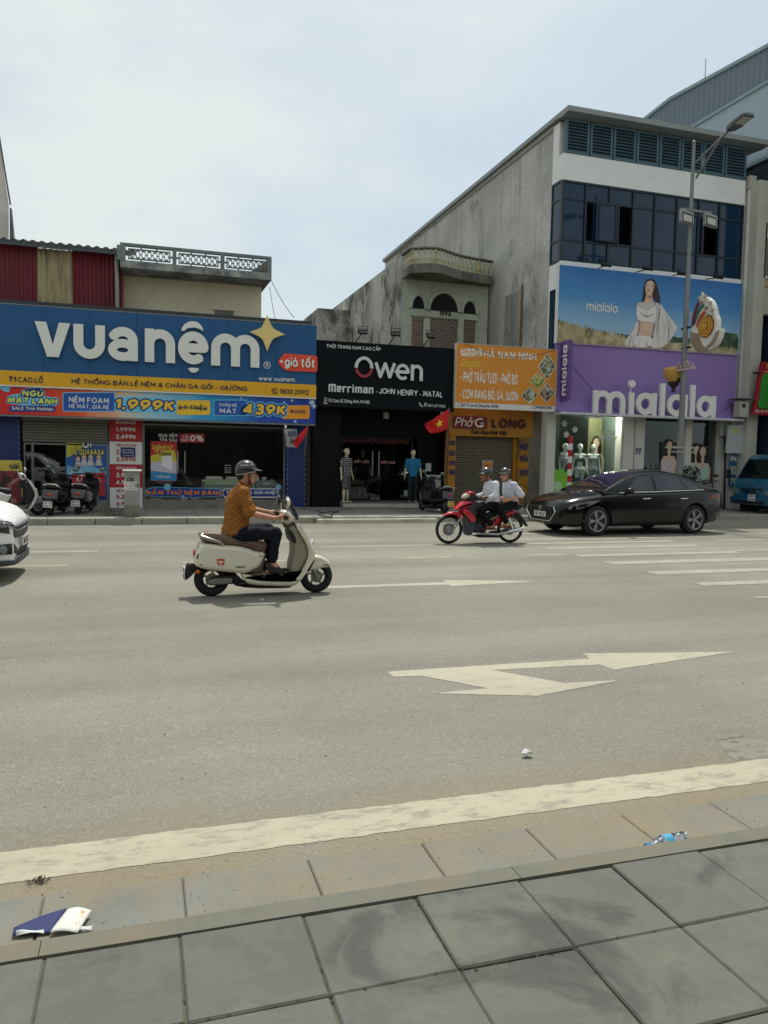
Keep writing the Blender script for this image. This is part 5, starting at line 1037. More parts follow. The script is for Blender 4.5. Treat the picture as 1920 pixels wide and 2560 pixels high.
for k,(cx,cy,hw,hh,rot) in enumerate(((1275,428,105,152,0),(1168,586,88,102,0),(1270,720,92,115,0),(1080,745,93,98,0))):
    pts = [(cx,cy-hh),(cx+hw,cy-hh*.05),(cx,cy+hh),(cx-hw,cy)]; pts = [z7(*q) for q in smooth_poly(smooth_poly(pts,0),2)] if False else [z7(*q) for q in pts]
    sm = []
    for i in range(4):
        p_, c_, n2 = pts[i-1], pts[i], pts[(i+1) % 4]
        for t_ in (0,.5,1): a_ = (c_[0]+(p_[0]-c_[0])*.13*(1-t_),c_[1]+(p_[1]-c_[1])*.13*(1-t_)); b_ = (c_[0]+(n2[0]-c_[0])*.13*t_,c_[1]+(n2[1]-c_[1])*.13*t_); sm.append(((a_[0]+b_[0])/2,(a_[1]+b_[1])/2))
    sm2 = [min(max(0,1),1) and q for q in sm]; lim = z7(1366,0)[0]; sm = [(min(q[0],lim),q[1]) for q in sm]
    shape2d(pg,[sm],YP1,LTP,'picture_border',.002); cc = z7(cx,cy); shape2d(pg,[[(cc[0]+(q[0]-cc[0])*.92,cc[1]+(q[1]-cc[1])*.93) for q in sm]],YP1-.003,FD[k],'food_picture',.002)
    c = G(z7(cx,cy-hh*.12),YP1-.006); letters(pg,ribbon(arc(c.x,c.z,.13 if k != 1 else .1,.12,0,360,20),.014),YP1-.006,.001,M('bowl_rim',srgb(188,190,180),.6),'bowl_rim')
ns = thing('noodle_shop','shuttered noodle shop with yellow frame and grey roller door','shop',((px0+px1)/2,21.6,FZ),local=False)
YY = M('shop_yellow',srgb(160,108,10),.6,var=.12,vs=1.5,dirt=(srgb(110,78,18),1.6,.58,.15,.6)); Y7 = 21.5
p7 = lambda x, y, Y=Y7: G(z7(x, y), Y)
xpl, xpr = p7(178, 1500).x, p7(258, 1500).x; zsh = p7(500, 1200).z
MB().box(xpl,xpr,Y7,Y7+.3,FZ,zsh).build('yellow_pillar',YY,ns); MB().box(p7(950,1500).x,p7(1065,1500).x,Y7,Y7+.3,FZ,zsh).build('yellow_pillar',M('yellow_peeling',srgb(156,108,14),.8,var=.2,vs=2,dirt=(srgb(60,56,46),1.3,.47,.15,.9)),ns)
MB().box(xpl, p7(1110, 1200).x, Y7-.02, Y7+.3, zsh+.002, p7(500, 920).z+.25).build('yellow_header', YY, ns)
MB().box(p7(1065,1500).x,p7(1255,1500).x,Y7+.02,Y7+.5,FZ,p7(500,920).z+.3).build('side_wall',stain('alley_wall',srgb(118,112,100),0,srgb(48,46,42),.48),ns)
a,b = p7(228,1105,Y7-.03),p7(610,985,Y7-.03); lb = MB().prism(rrect(a.x,a.z,b.x,b.z,.06),Y7-.06,Y7-.022,'y').build('logo_board',M('logo_board_red',srgb(100,16,18),.5),ns)
m = MB(); text_on(m,'Phở',a.x+.05,a.x+(b.x-a.x)*.55,a.z+.05,b.z-.04,Y7-.063,.01,.11,.25); m.build('logo_lettering',LTP,ns)
c = (a.x+(b.x-a.x)*.78,(a.z+b.z)/2); letters(ns,ribbon(arc(c[0],c[1],.15,.12,55,320,18),.045),Y7-.064,.01,LTP,'logo_bowl'); letters(ns,ribbon(arc(c[0]+.06,c[1]-.05,.05,.045,0,360,14),.02),Y7-.0755,.004,LTP,'logo_letter')
LT(ns,'LONG',z7(655,1105),z7(1035,1010),Y7-.024,M('letter_darkred',srgb(66,12,18),.6),.03,.26); LT(ns,'Tinh Hoa Phở Việt',z7(425,1175),z7(828,1138),Y7-.024,M('letter_black',srgb(20,18,20),.6),.02,.2,.2)
for k,(s_,y) in enumerate((('ÚN',1270),('BÒ',1385),('ÚN',1490),('NG',1590))): LT(ns,s_,z7(188,y+30),z7(252,y-30),Y7-.004,M('letter_navyblue',srgb(30,36,92),.6),.015,.26)
for k,(s_,y) in enumerate((('PHỞ',1320),('TRÂU',1445),('TƯƠI',1600))): LT(ns,s_,z7(965,y+34),z7(1058,y-34),Y7-.004,M('letter_navyblue'),.015,.24)
xs0,xs1 = xpr+.01,p7(915,1500).x; MB().box(xs1,p7(950,1500).x,Y7+.1,Y7+.3,FZ,zsh).build('shutter_rail',YY,ns)
sh = MB().box(xs0,xs1,Y7+.22,Y7+.25,FZ+.01,zsh).build('roller_door',M('roller_back',srgb(60,56,48),.8),ns)
RS = M('roller_slat',srgb(104,97,82),.55,.2,var=.12,vs=2,dirt=(srgb(70,64,54),2.2,.55,.2,.6)); ns_ = 30; hh = (zsh-FZ-.02)/ns_
me = MB().prism([(0,0),(-.022,hh*.25),(-.022,hh*.7),(0,hh*.94),(.02,hh*.94),(.02,0)],0,xs1-xs0-.004,'x').mesh('slat',RS)
for k in range(ns_): o = link('slat', me, sh); o.location = Vector((xs0+.002, Y7+.2, FZ+.015+hh*k))-woff(sh)
cr_ = thing('for_rent_sign','small red for rent sign with yellow letters on the roller door','sign',p7(612,1650,Y7+.15),local=False)
a,b = p7(554,1650,Y7+.15),p7(668,1468,Y7+.15); MB().box(a.x,b.x,Y7+.14,Y7+.155,a.z,b.z).build('board',WHITE,cr_); MB().box(a.x+.02,b.x-.02,Y7+.136,Y7+.1385,a.z+.14,b.z-.02).build('red_field',M('rent_red',srgb(168,26,28),.6),cr_)
RY = M('rent_yellow', srgb(232, 196, 60), .6)
for s_,y in (('CHO',1512),('THUÊ',1556),('NHÀ',1602)): LT(cr_,s_,z7(572,y),z7(652,y-30),Y7+.134,RY,.002,.22)
# ---------------------------------------------------------------- billboard and purple sign of the white shop
YBB = 20.85
bA = G(zb(167,62),YBB); bB = G(zb(1440,708),YBB); bx0_,bx1_ = bA.x,G(zb(1466,400),YBB).x; bz1_ = bA.z; bz0_ = G(zb(148,622),YBB).z
bb = thing('billboard','blue sky billboard with a woman in white clothes above the purple sign','billboard',((bx0_+bx1_)/2,YBB,bz0_),local=False)
def vramp(name, stops, z0, z1, sc=1.2, noise=.1):
    m = ramp_print(name, stops, z0, z1, noise, sc); nt = m.node_tree
    sx = [n for n in nt.nodes if n.type == 'SEPXYZ'][0]; mr = [n for n in nt.nodes if n.type == 'MAP_RANGE'][0]; nt.links.new(sx.outputs['Z'],mr.inputs['Value']); return m
MB().box(bx0_,bx1_,YBB,YBB+.08,bz0_,bz1_).build('printed_sheet',vramp('billboard_sky',[(0,srgb(150,176,190)),(.28,srgb(138,176,204)),(.6,srgb(70,136,190)),(1,srgb(34,106,172))],0,bz1_-bz0_,1.4,.12),bb)
MB().box(bx0_-.04, bx0_-.002, YBB-.02, YBB+.1, bz0_, bz1_).build('edge_strip', WHITE, bb)
Yp = YBB-.002
def bshape(name, pts, mat, lay, it=1):
    P = [zb(*p) for p in pts]; P = smooth_poly(P,it) if it else P; return shape2d(bb,[P],Yp-.0012*lay,mat,name,.001)
rnd = random.Random(3)
def jag(x0,y0,x1,y1,amp,n): return [(x0+(x1-x0)*i/n,y0+(y1-y0)*i/n-rnd.random()*amp*(1 if i % 2 else .2)) for i in range(n+1)]
FIELD = foodmat('print_field',srgb(112,98,68),srgb(160,144,104),srgb(198,184,146),3.0); HILL = foodmat('print_hill',srgb(28,52,40),srgb(52,82,54),srgb(84,108,66),4)
bshape('printed_hills',jag(330,548,1250,600,14,24)+[(1250,660),(330,640)],HILL,1,0); bshape('printed_trees',[(1270,640),(1300,570),(1340,545),(1390,550),(1452,560),(1440,700),(1270,690)],HILL,2)
bshape('printed_field',[(148,622)]+jag(152,470,640,590,34,36)+jag(650,600,1060,628,20,18)+jag(1070,632,1441,672,26,26)+[(1440,704)],FIELD,3,0)
tu = []
for k in range(26):
    x = 170+rnd.random()*470; y = 500+(x-170)*.17+rnd.random()*20; h = 25+rnd.random()*45; tu.append([zb(x,y+30),zb(x+h*.55,y-h*.6),zb(x+h*.35,y-h*.25),zb(x+8,y+30)])
tag(shape2d(bb,tu,Yp-.0048,M('print_straw',srgb(176,160,118),.6,var=.2,vs=9),'printed_grass',.001),kind='stuff')
SKIN = M('print_skin',srgb(214,180,156),.6,var=.14,vs=3); HAIR = M('print_hair',srgb(40,30,30),.6,var=.2); CLOTH = M('print_cloth',srgb(218,210,204),.6,var=.08,vs=5); CLOTH2 = M('print_sheer',srgb(200,190,186),.6,var=.12,vs=5); LINEG = M('print_shadowline',srgb(150,130,120),.6)
bshape('printed_robe',[(888,335),(915,380),(950,430),(1002,492),(1010,515),(985,565),(930,640),(880,658),(815,655),(832,600),(850,530),(862,420)],CLOTH,5)
bshape('printed_robe',[(722,455),(738,500),(722,560),(700,650),(632,645),(640,600),(690,540),(708,500)],CLOTH,5)
bshape('printed_hair',[(770,215),(785,178),(815,158),(848,168),(866,205),(878,260),(888,300),(886,345),(862,352),(842,300),(800,300),(772,330),(757,330),(766,280)],HAIR,5); [bshape('printed_lock',[(x,y),(x+14,y+22),(x+6,y+60),(x+16,y+85),(x+2,y+62),(x+6,y+26)],M('print_hair2',srgb(78,56,48),.6),6) for x,y in ((852,250),(866,262),(846,290),(770,250))]
bshape('printed_arms',[(718,345),(740,332),(775,328),(838,322),(890,345),(892,400),(865,500),(850,480),(735,470),(716,440)],CLOTH2,6)
bshape('printed_neck',[(788,262),(832,268),(836,318),(815,338),(785,336),(772,326),(786,300)],SKIN,7); bshape('printed_face',[(788,192),(815,172),(842,186),(850,215),(842,250),(824,280),(806,288),(788,268),(780,230)],SKIN,8)
for pts in (((790,208),(806,204),(806,209),(790,213)),((824,212),(842,216),(841,221),(824,217)),((796,236),(812,238),(806,250),(795,246))): bshape('printed_feature',pts,M('print_lip',srgb(120,62,58),.6),9)
bshape('printed_top',[(728,350),(745,372),(790,398),(835,372),(856,345),(858,400),(852,474),(800,468),(736,464),(720,425),(722,385)],M('print_white',srgb(228,222,218),.6,var=.04),8)
bshape('printed_midriff',[(738,462),(850,474),(846,520),(834,570),(812,578),(722,568),(732,520)],SKIN,7); bshape('printed_shorts',[(720,562),(775,574),(834,576),(826,655),(694,650)],M('print_white'),8)
bshape('printed_fold',[(884,350),(890,420),(868,520),(856,600),(862,520),(878,420)],LINEG,9); bshape('printed_fold',[(776,540),(780,540),(780,556),(776,556)],LINEG,9,0); bshape('printed_fold',[(900,420),(930,520),(905,630),(918,520)],CLOTH2,9); bshape('printed_fold',[(786,400),(790,400),(792,440),(788,440)],LINEG,9,0)
SK3 = M('print_skin_shade', srgb(168, 126, 102), .6, var=.12, vs=4)
for pts in (((836,190),(850,214),(842,250),(824,280),(834,245),(838,215)),((790,290),(832,276),(836,300),(806,308)),((838,478),(850,476),(846,520),(834,568),(824,574),(834,520)),((740,464),(748,468),(742,520),(732,566),(724,566),(732,520))): bshape('printed_shade',pts,SK3,9)
for k,pts in enumerate((((915,390),(960,470),(985,560),(950,480)),((930,450),(965,560),(935,635),(950,560)),((870,430),(885,540),(868,650),(872,540)),((690,545),(678,600),(668,646),(660,640),(672,590)),((712,500),(700,560),(690,640),(684,636)),((745,400),(790,432),(845,408),(842,420),(790,446),(748,414)),((740,580),(736,648),(728,648)),((790,585),(800,650),(788,650)))): bshape('printed_fold',pts,M('print_fold%d' % (k % 2),(srgb(186,176,172),srgb(168,158,156))[k % 2],.6),10)
LT(bb,'mialala',zb(360,390),zb(586,338),Yp-.002,WHITE,.001,.15,name='brand_lettering'); LT(bb,'UMMER',zb(1095,428),zb(1180,410),Yp-.002,CLOTH2,.001,.15,name='small_lettering'); LT(bb,'COLLECTION',zb(1105,455),zb(1240,438),Yp-.002,CLOTH2,.001,.15,name='small_lettering')
for k,(bx,by,tx,ty) in enumerate(((447,88,500,68),(718,115,798,95),(978,138,1045,130),(1215,165,1300,155))):
    b = G(zb(bx,by),YM-.01); q = G(zb(tx,ty),YM-.75); spotlight(b,q,['first','second','third','fourth'][k]+' floodlight from the left on the ledge above the blue billboard','floodlights over the billboard',.32,.10)
# purple sign
PUR = M('sign_purple', srgb(138, 110, 172), .5, var=.06, vs=.5); pz1_ = bz0_-.01
pr = thing('purple_shop_sign','purple curved fascia sign with large white raised letters','sign',((bx0_+bx1_)/2,YBB,pz1_),local=False)
xr_ = G(zb(1440,710),YBB).x; xl_ = G(zb(146,625),YBB).x; yl = gx(*zb(1475,1160),xr_).y; zl_ = gx(*zb(1475,1160),xr_).z
yl = max(20.1, min(yl, 20.6)); zl_ = G(zb(800, 1138), yl).z
prof = [(YBB, pz1_)]; zcur = zl_+.8
for i in range(9): a = PI/2*i/8; prof.append((YBB-(YBB-yl)*(1-math.cos(a)), zcur-(zcur-zl_)*math.sin(a)))
back = [(YBB+.1, zl_), (YBB+.1, pz1_)]
MB().prism(prof+back, xl_, xr_, 'x').build('purple_panel', PUR, pr, 30)
MB().box(xl_+.02,xr_+.05,yl-.04,YBB+.1,zl_-.07,zl_-.002).build('ledge',M('ledge_white',srgb(200,196,200),.5),pr); MB().box(xl_,xr_+.02,YBB-.05,YBB+.05,pz1_+.001,pz1_+.035).build('top_trim',M('trim_lilac',srgb(150,130,170),.5),pr)
YLT = yl+.15
def PB(x, y): return tuple(gy(*zb(x, y), YLT-.12).xz)
WLT = M('letter_bright',srgb(226,224,218),.5,var=.03); wS = PB(697,1000)[0]-PB(660,1000)[0]; zbase = zl_+.001; xh = PB(480,955)[1]-PB(480,1113)[1]+.02
for ch,a,b,H in (('M',405,635,xh),('l',660,697,xh*.97),('A',712,857,xh),('l',882,917,xh*1.46),('A',934,1078,xh),('l',1096,1133,xh*1.46),('A',1146,1281,xh)):
    letters(pr, blk(ch, PB(a, 1050)[0], PB(b, 1050)[0], zbase, zbase+H, wS*.94), YLT-.08, .09, WLT)
c = PB(683,915); letters(pr,[arc(c[0],c[1],wS*.62,wS*.62,0,360,20)[:-1]],YLT-.08,.09,WLT,'letter_dot'); MB().box(c[0]-.015,c[0]+.015,YLT-.1,YLT-.06,c[1]-.28,c[1]).build('dot_rod',WLT,pr)
# projecting sign, read from bottom to top
xv = gx(*zb(200, 800), 12.0).x; XPV = G(zb(175, 800), 20.83).x
p1 = gx(*zb(238,600),XPV); p2 = gx(*zb(182,612),XPV); zv1 = gx(*zb(200,608),XPV).z; zv0 = gx(*zb(185,1035),XPV).z; yv0 = min(p1.y,p2.y-.3)
vs_ = thing('projecting_sign','narrow purple projecting sign with vertical white lettering at the building corner','sign',(XPV,20.83,zv0),local=False)
MB().box(XPV,XPV+.12,yv0,20.83,zv0,zv1).build('sign_box',M('sign_purple_dark',srgb(98,66,132),.5),vs_)
V,T,W0 = flat_text('mialala',.17); m = MB(); L_ = (zv1-zv0)*.84; wd = (20.83-yv0)*.62; z0_ = zv0+(zv1-zv0)*.08; y0_ = yv0+(20.83-yv0)*.16
extrude2d(m, V, T, lambda u, v, d: (XPV-.03+d, y0_+v*wd, z0_+u/W0*L_), .028); m.build('lettering', WLT, vs_)
for z in (zv0+.3,(zv0+zv1)/2,zv1-.3): MB().box(XPV+.03,XPV+.09,20.83,20.95,z,z+.06).build('bracket',GREYM,vs_)
# shop window vinyl and posters of the white shop
vin = thing('window_lettering','white summer script lettering and flowers stuck on the lingerie shop window','decal',G(z9(500,290),YG-.01),local=False)
LT(vin,'Lala',z9(470,248),z9(560,212),YG-.006,WHITE,.001,.13,.35); LT(vin,'Summer',z9(436,288),z9(580,252),YG-.006,WHITE,.001,.14,.25)
for x, y in ((203, 168), (279, 212), (217, 247)):
    c = G(z9(x,y),YG-.006); letters(vin,[arc(c.x+.055*math.cos(k*1.2566+.3),c.z+.055*math.sin(k*1.2566+.3),.045,.045,0,360,10)[:-1] for k in range(5)],YG-.006,.001,WHITE,'flower')
fc = G(z9(155,615),YG-.008); P = [arc(fc.x,fc.z,.36,.36,0,360,24)[:-1]]+[arc(fc.x+.36*math.cos(k*.9+.2),fc.z+.36*math.sin(k*.9+.2),.22,.22,0,360,14)[:-1] for k in range(7)]
fl = thing('green_flower_decal','big lime green flower cut-out at the bottom of the shop window','decal',(fc.x,YG-.01,FL),local=False); x_lim = X9(128)
letters(fl,[[(max(q[0],x_lim),max(q[1],FL+.01)) for q in p] for p in P],YG-.008,.003,M('lime_vinyl',srgb(122,190,60),.5,var=.06),'petals'); letters(fl,[arc(fc.x,fc.z,.15,.15,0,360,20)[:-1]],YG-.012,.002,M('pale_lime',srgb(180,214,160),.5),'centre')
for k, a in enumerate((1.9, 1.1, .3, -.5, 2.5)):
    d = Vector((math.cos(a),math.sin(a))); n2 = Vector((-d.y,d.x)); b0 = Vector((fc.x,fc.z))+d*.5; pts = [b0-n2*.03,b0+d*.18-n2*.07,b0+d*.4,b0+d*.18+n2*.07,b0+n2*.03]; letters(fl,[[(max(p.x,x_lim),max(p.y,FL+.01)) for p in pts]],YG-.0125-.001*k,.001,M('leaf_vinyl',srgb(40,120,70) if k % 2 else srgb(24,50,56),.5),'leaf')
def poster(name, label, y, x0, x1, z0, z1, mat):
    t = thing(name,label,'poster',((x0+x1)/2,y,z0),local=False); MB().box(x0,x1,y-.012,y,z0,z1).build('sheet',mat,t); return t
def bust(t, cx, z0, s_, y, cloth, skin=SKIN, hair=HAIR):
    """printed half figure: hair, face, neck, top"""
    e = lambda x, z, rx, rz: arc(cx+x*s_, z0+z*s_, rx*s_, rz*s_, 0, 360, 16)[:-1]
    letters(t,[e(0,1.02,.16,.2),e(-.08,.85,.14,.25),e(.1,.82,.1,.2)],y-.001,.001,hair,'printed_hair'); letters(t,[[(cx-.28*s_,z0),(cx+.28*s_,z0),(cx+.3*s_,z0+.5*s_),(cx+.2*s_,z0+.66*s_),(cx-.2*s_,z0+.66*s_),(cx-.3*s_,z0+.5*s_)]],y-.003,.001,skin,'printed_arms')
    letters(t,[e(0,1.0,.105,.145),[(cx-.05*s_,z0+.6*s_),(cx+.05*s_,z0+.6*s_),(cx+.05*s_,z0+.9*s_),(cx-.05*s_,z0+.9*s_)]],y-.005,.001,skin,'printed_face'); letters(t,[[(cx-.22*s_,z0),(cx+.22*s_,z0),(cx+.21*s_,z0+.5*s_),(cx+.15*s_,z0+.66*s_),(cx+.11*s_,z0+.66*s_),(cx+.08*s_,z0+.5*s_),(cx-.08*s_,z0+.5*s_),(cx-.11*s_,z0+.66*s_),(cx-.15*s_,z0+.66*s_),(cx-.21*s_,z0+.5*s_)]],y-.007,.001,cloth,'printed_top')
a,b = G(z9(882,545),YG-.02),G(z9(1020,305),YG-.02); t = poster('brand_poster','dark poster of a woman in a pale top behind the lamp post',YG-.02,a.x,b.x,max(a.z,FL),b.z,M('poster_dark',srgb(22,26,26),.5,var=.1))
bust(t,(a.x+b.x)/2-.02,max(a.z,FL),1.0,YG-.034,CLOTH2); m = MB(); text_on(m,'mialala',a.x+.25,b.x-.1,b.z-.2,b.z-.08,YG-.034,.001,.14); m.build('lettering',WHITE,t)
a,b = G(z9(1103,612),YG-.02),G(z9(1224,330),YG-.02); t = poster('twin_poster','sky blue poster of two dark haired women in pale green',YG-.02,a.x,b.x,max(a.z,FL),b.z,vramp('poster_sky',[(0,srgb(150,196,190)),(.5,srgb(150,190,200)),(1,srgb(50,130,180))],0,b.z-FL))
bust(t,a.x+(b.x-a.x)*.3,max(a.z,FL),1.15,YG-.034,M('print_mint',srgb(178,214,196),.6)); bust(t,a.x+(b.x-a.x)*.7,max(a.z,FL)+.003,1.13,YG-.043,M('print_mint'))
a,b = G(z9(405,560),YG+1.15),G(z9(455,275),YG+1.15); t = poster('olive_display_poster','tall olive display panel with a dark haired woman behind the shop mannequins',YG+1.19,a.x-.1,b.x+.2,FL+.01,b.z+.15,M('display_olive')); bust(t,(a.x+b.x)/2,b.z-1.25,1.1,YG+1.176,M('print_teal',srgb(52,92,92),.6))
# ---------------------------------------------------------------- mattress shop window posters
YQ = YV-.016
a,b = G(z3(652,1300),YQ),G(z3(1082,625),YQ); t = poster('blue_sale_poster','tall blue sale poster with yellow burst and red price panels on the left glass',YQ,a.x,b.x,max(a.z,ZB+.04),b.z,vramp('poster_blue',[(0,srgb(14,44,104)),(.4,srgb(30,96,158)),(.75,srgb(26,84,150)),(1,srgb(10,30,66))],0,b.z-a.z))
Yq = YQ-.013; S = lambda pts, mat, nm, k=0: shape2d(t, [[z3(*p) for p in pts]], Yq-.002*k, mat, nm, .001)
S(((656,700),(800,720),(820,780),(700,870),(656,885)),M('print_burst',srgb(196,186,52),.6),'burst'); S(((660,960),(760,990),(860,940),(960,990),(1080,1030),(1080,1050),(660,1050)),M('print_splash',srgb(120,178,206),.6,var=.25,vs=6),'splash'); S(((705,1042),(1040,1030),(1040,1150),(705,1158)),M('print_red',srgb(176,40,44),.6),'price_panel',1); S(((705,1170),(1040,1160),(1040,1262),(705,1270)),M('print_red'),'price_panel',1)
outlined(t,'ÔI',z3(810,790),z3(900,715),Yq-.004,WHITE,.24,.12,.1,o1=NAVYL); outlined(t,'RẺ QUÁAAAA',z3(710,858),z3(1025,800),Yq-.004,M('print_yel2',srgb(214,196,60),.6),.24,.10,.12,o1=NAVYL)
for x, y in ((770, 900), (830, 880), (895, 880), (975, 880)):
    c = G(z3(x,y),Yq); letters(t,[arc(c.x,c.z+.03,.075,.08,0,360,12)[:-1]],Yq-.003,.001,HAIR,'printed_hair'); letters(t,[arc(c.x,c.z,.055,.07,0,360,12)[:-1]],Yq-.005,.001,SKIN,'printed_face'); letters(t,[[(c.x-.09,c.z-.22),(c.x+.09,c.z-.22),(c.x+.05,c.z-.07),(c.x-.05,c.z-.07)]],Yq-.0065,.001,CLOTH2,'printed_top')
for s_,p,q,w_ in (('Nệm hè',(775,1068),(918,1046),.2),('1.999K',(748,1122),(995,1086),.24),('Ga chun',(760,1186),(912,1164),.2),('298K',(760,1246),(990,1204),.24)): LT(t,s_,z3(*p),z3(*q),Yq-.006,WHITE,.001,w_)
# price column
t = thing('price_column_sign','tall red and white price list on the column between the glass fronts','sign',((xc_+xd)/2,YV-.06,ZB),local=False); RD = M('price_red',srgb(170,22,34),.55,var=.06); Yc = YV-.05
zz = [G(z3(1240, y), Yc).z for y in (505, 728, 952, 1180, 1392)]; zz[4] = max(zz[4], ZB+.01-.2)
for k in range(4): MB().box(xc_+.015,xd-.015,Yc-.012,Yc,zz[k+1]+.004,zz[k]-.002).build('price_panel',RD if k % 2 == 0 else WHITE,t)
for k,(h,p1_,p2_) in enumerate((('NỆM BÔNG ÉP','1.999K','2.499K'),('NỆM FOAM','2.499K','3.099K'),('NỆM CAO SU','3.999K','4.999K'),('NỆM LÒ XO','5.299K','6.999K'))):
    mt = WHITE if k % 2 == 0 else RD; top = zz[k]; hgt = zz[k]-zz[k+1]; x0, x1 = xc_+.17, xd-.17
    for s_, f0, f1, w_ in ((h, .22, .10, .2), (p1_, .56, .36, .24), (p2_, .88, .68, .24)):
        m = MB(); text_on(m,s_,x0,x1,top-hgt*f0,top-hgt*f1,Yc-.016,.001,w_); m.build('lettering',mt,t)
a,b = G(z3(1192,878),Yc-.02),G(z3(1335,785),Yc-.02); t = thing('company_plaque','small blue company plaque fixed over the price list','plaque',(a.x,Yc-.02,a.z),local=False); MB().box(a.x,b.x,Yc-.035,Yc-.022,a.z,b.z).build('plate',M('plaque_blue',srgb(22,44,104),.5),t)
for s_,f0,f1 in (('CÔNG TY CỔ PHẦN',.62,.76),('VUA NỆM',.38,.52),('71 CAO LỖ',.12,.22)): m = MB(); q = b.x-a.x; text_on(m,s_,a.x+q*.12,b.x-q*.12,a.z+(b.z-a.z)*f0,a.z+(b.z-a.z)*f1,Yc-.036,.001,.18); m.build('lettering',WHITE,t)
# right glass decals
a,b = G(z4(88,605),YQ),G(z4(306,280),YQ); t = poster('offer_poster','red and yellow mattress offer poster on the right hand glass',YQ,a.x,b.x,a.z,b.z,M('poster_red',srgb(176,38,34),.6)); S4 = lambda pts,mat,nm,k=0: shape2d(t,[[z4(*p) for p in pts]],Yq-.002*k,mat,nm,.001)
S4(((90,395),(285,345),(300,400),(304,450),(90,460)),M('print_burst'),'burst'); S4(((90,450),(200,440),(304,445),(304,545),(90,520)),M('print_pale',srgb(190,188,196),.6),'print_mattress',1); S4(((178,400),(265,395),(268,515),(178,480)),M('print_white'),'print_machine',2); S4(((90,520),(304,548),(304,603),(90,600)),M('print_water',srgb(40,130,180),.6,var=.2,vs=6),'print_water',3)
LT(t,'ÔI NỆM HÈ MÁT',z4(102,342),z4(272,312),Yq-.006,M('print_yel2'),.001,.22,.15); LT(t,'RẺ QUÁ!!!!',z4(125,368),z4(258,342),Yq-.006,M('print_yel2'),.001,.24,.15); LT(t,'1.999K',z4(155,398),z4(258,370),Yq-.006,NAVYL,.001,.24,.15); LT(t,'THÊM QUÀ',z4(130,580),z4(255,560),Yq-.008,WHITE,.001,.2)
t = thing('instalment_decal','white lettering and red zero percent patch high on the right glass','decal',G(z4(230,280),YQ),local=False); LT(t,'MUA NỆM',z4(152,240),z4(312,215),YV-.006,WHITE,.002,.18); LT(t,'TRẢ SAU',z4(160,275),z4(306,250),YV-.006,WHITE,.002,.18)
shape2d(t,[[z4(328,212),z4(533,212),z4(533,288),z4(328,286)]],YV-.004,RD,'red_patch',.002); LT(t,'LÃI',z4(358,245),z4(400,226),YV-.009,WHITE,.001,.2); LT(t,'SUẤT',z4(340,275),z4(410,255),YV-.009,WHITE,.001,.2); LT(t,'0%',z4(415,276),z4(525,226),YV-.009,WHITE,.001,.22)
t = thing('cool_mattress_decal','blue and orange lettered strip along the bottom of the right glass','decal',G(z4(400,750),YV-.02),local=False); ORL = M('print_orangeletter',srgb(214,120,44),.6,var=.12,vs=6)
outlined(t,'NẰM THỬ NỆM BĂNG',z4(50,722),z4(685,685),YV-.006,ORL,.26,.15,.1,.24); shape2d(t,[rrect(*z4(690,668),*z4(1150,745),7)],YV-.004,WHITE,'strip_border',.001); shape2d(t,[rrect(*z4(695,675),*z4(1146,735),6)],YV-.006,OUT,'strip',.001); LT(t,'TẦNG HOA GIẢI NHIỆT',z4(712,714),z4(1145,688),YV-.009,WHITE,.001,.2,.1)
for x,y,r in ((228,655,.10),(1148,657,.09),(355,735,.05)): c = G(z4(x,y),YV-.01); letters(t,[arc(c.x,c.z,r,r,30,390,6)[:-1]],YV-.013,.001,M('print_ice2',srgb(120,170,200),.5),'ice_cube')
LT(t, 'GIỜ MỞ CỬA', z4(702, 480), z4(752, 472), YV-.006, WHITE, .001, .16, name='hours_lettering')
for k,s_ in enumerate(('08:00 - 22:00','THỨ 2 - CN','1800.2092')): LT(t,s_,z4(702,500+k*18),z4(755,492+k*18),YV-.006,WHITE,.001,.16,name='hours_lettering')
# small yellow promo board by the left pillar, standing on the pavement
a,b = G(z3(-60,1250),20.6),G(z3(217,912),20.6); t = thing('promo_board','yellow topped promotion board standing before the left blue pillar','sign',((a.x+b.x)/2,20.6,FZ),local=False)
MB().prism(rrect(a.x,FZ+.02,b.x,b.z,.08),20.58,20.62,'y').build('board',M('promo_yellow',srgb(196,176,70),.6,var=.15,vs=4),t); zc_ = G(z3(100,1015),20.6).z; MB().box(a.x+.02,b.x-.02,20.57,20.578,FZ+.05,zc_).build('lower_print',foodmat('promo_print',srgb(40,20,26),srgb(130,40,40),srgb(190,170,160),3),t); m = MB(); text_on(m,'mua là có',a.x+.35,b.x-.05,zc_+.04,zc_+.2,20.578,.002,.2); m.build('lettering',NAVYL,t)
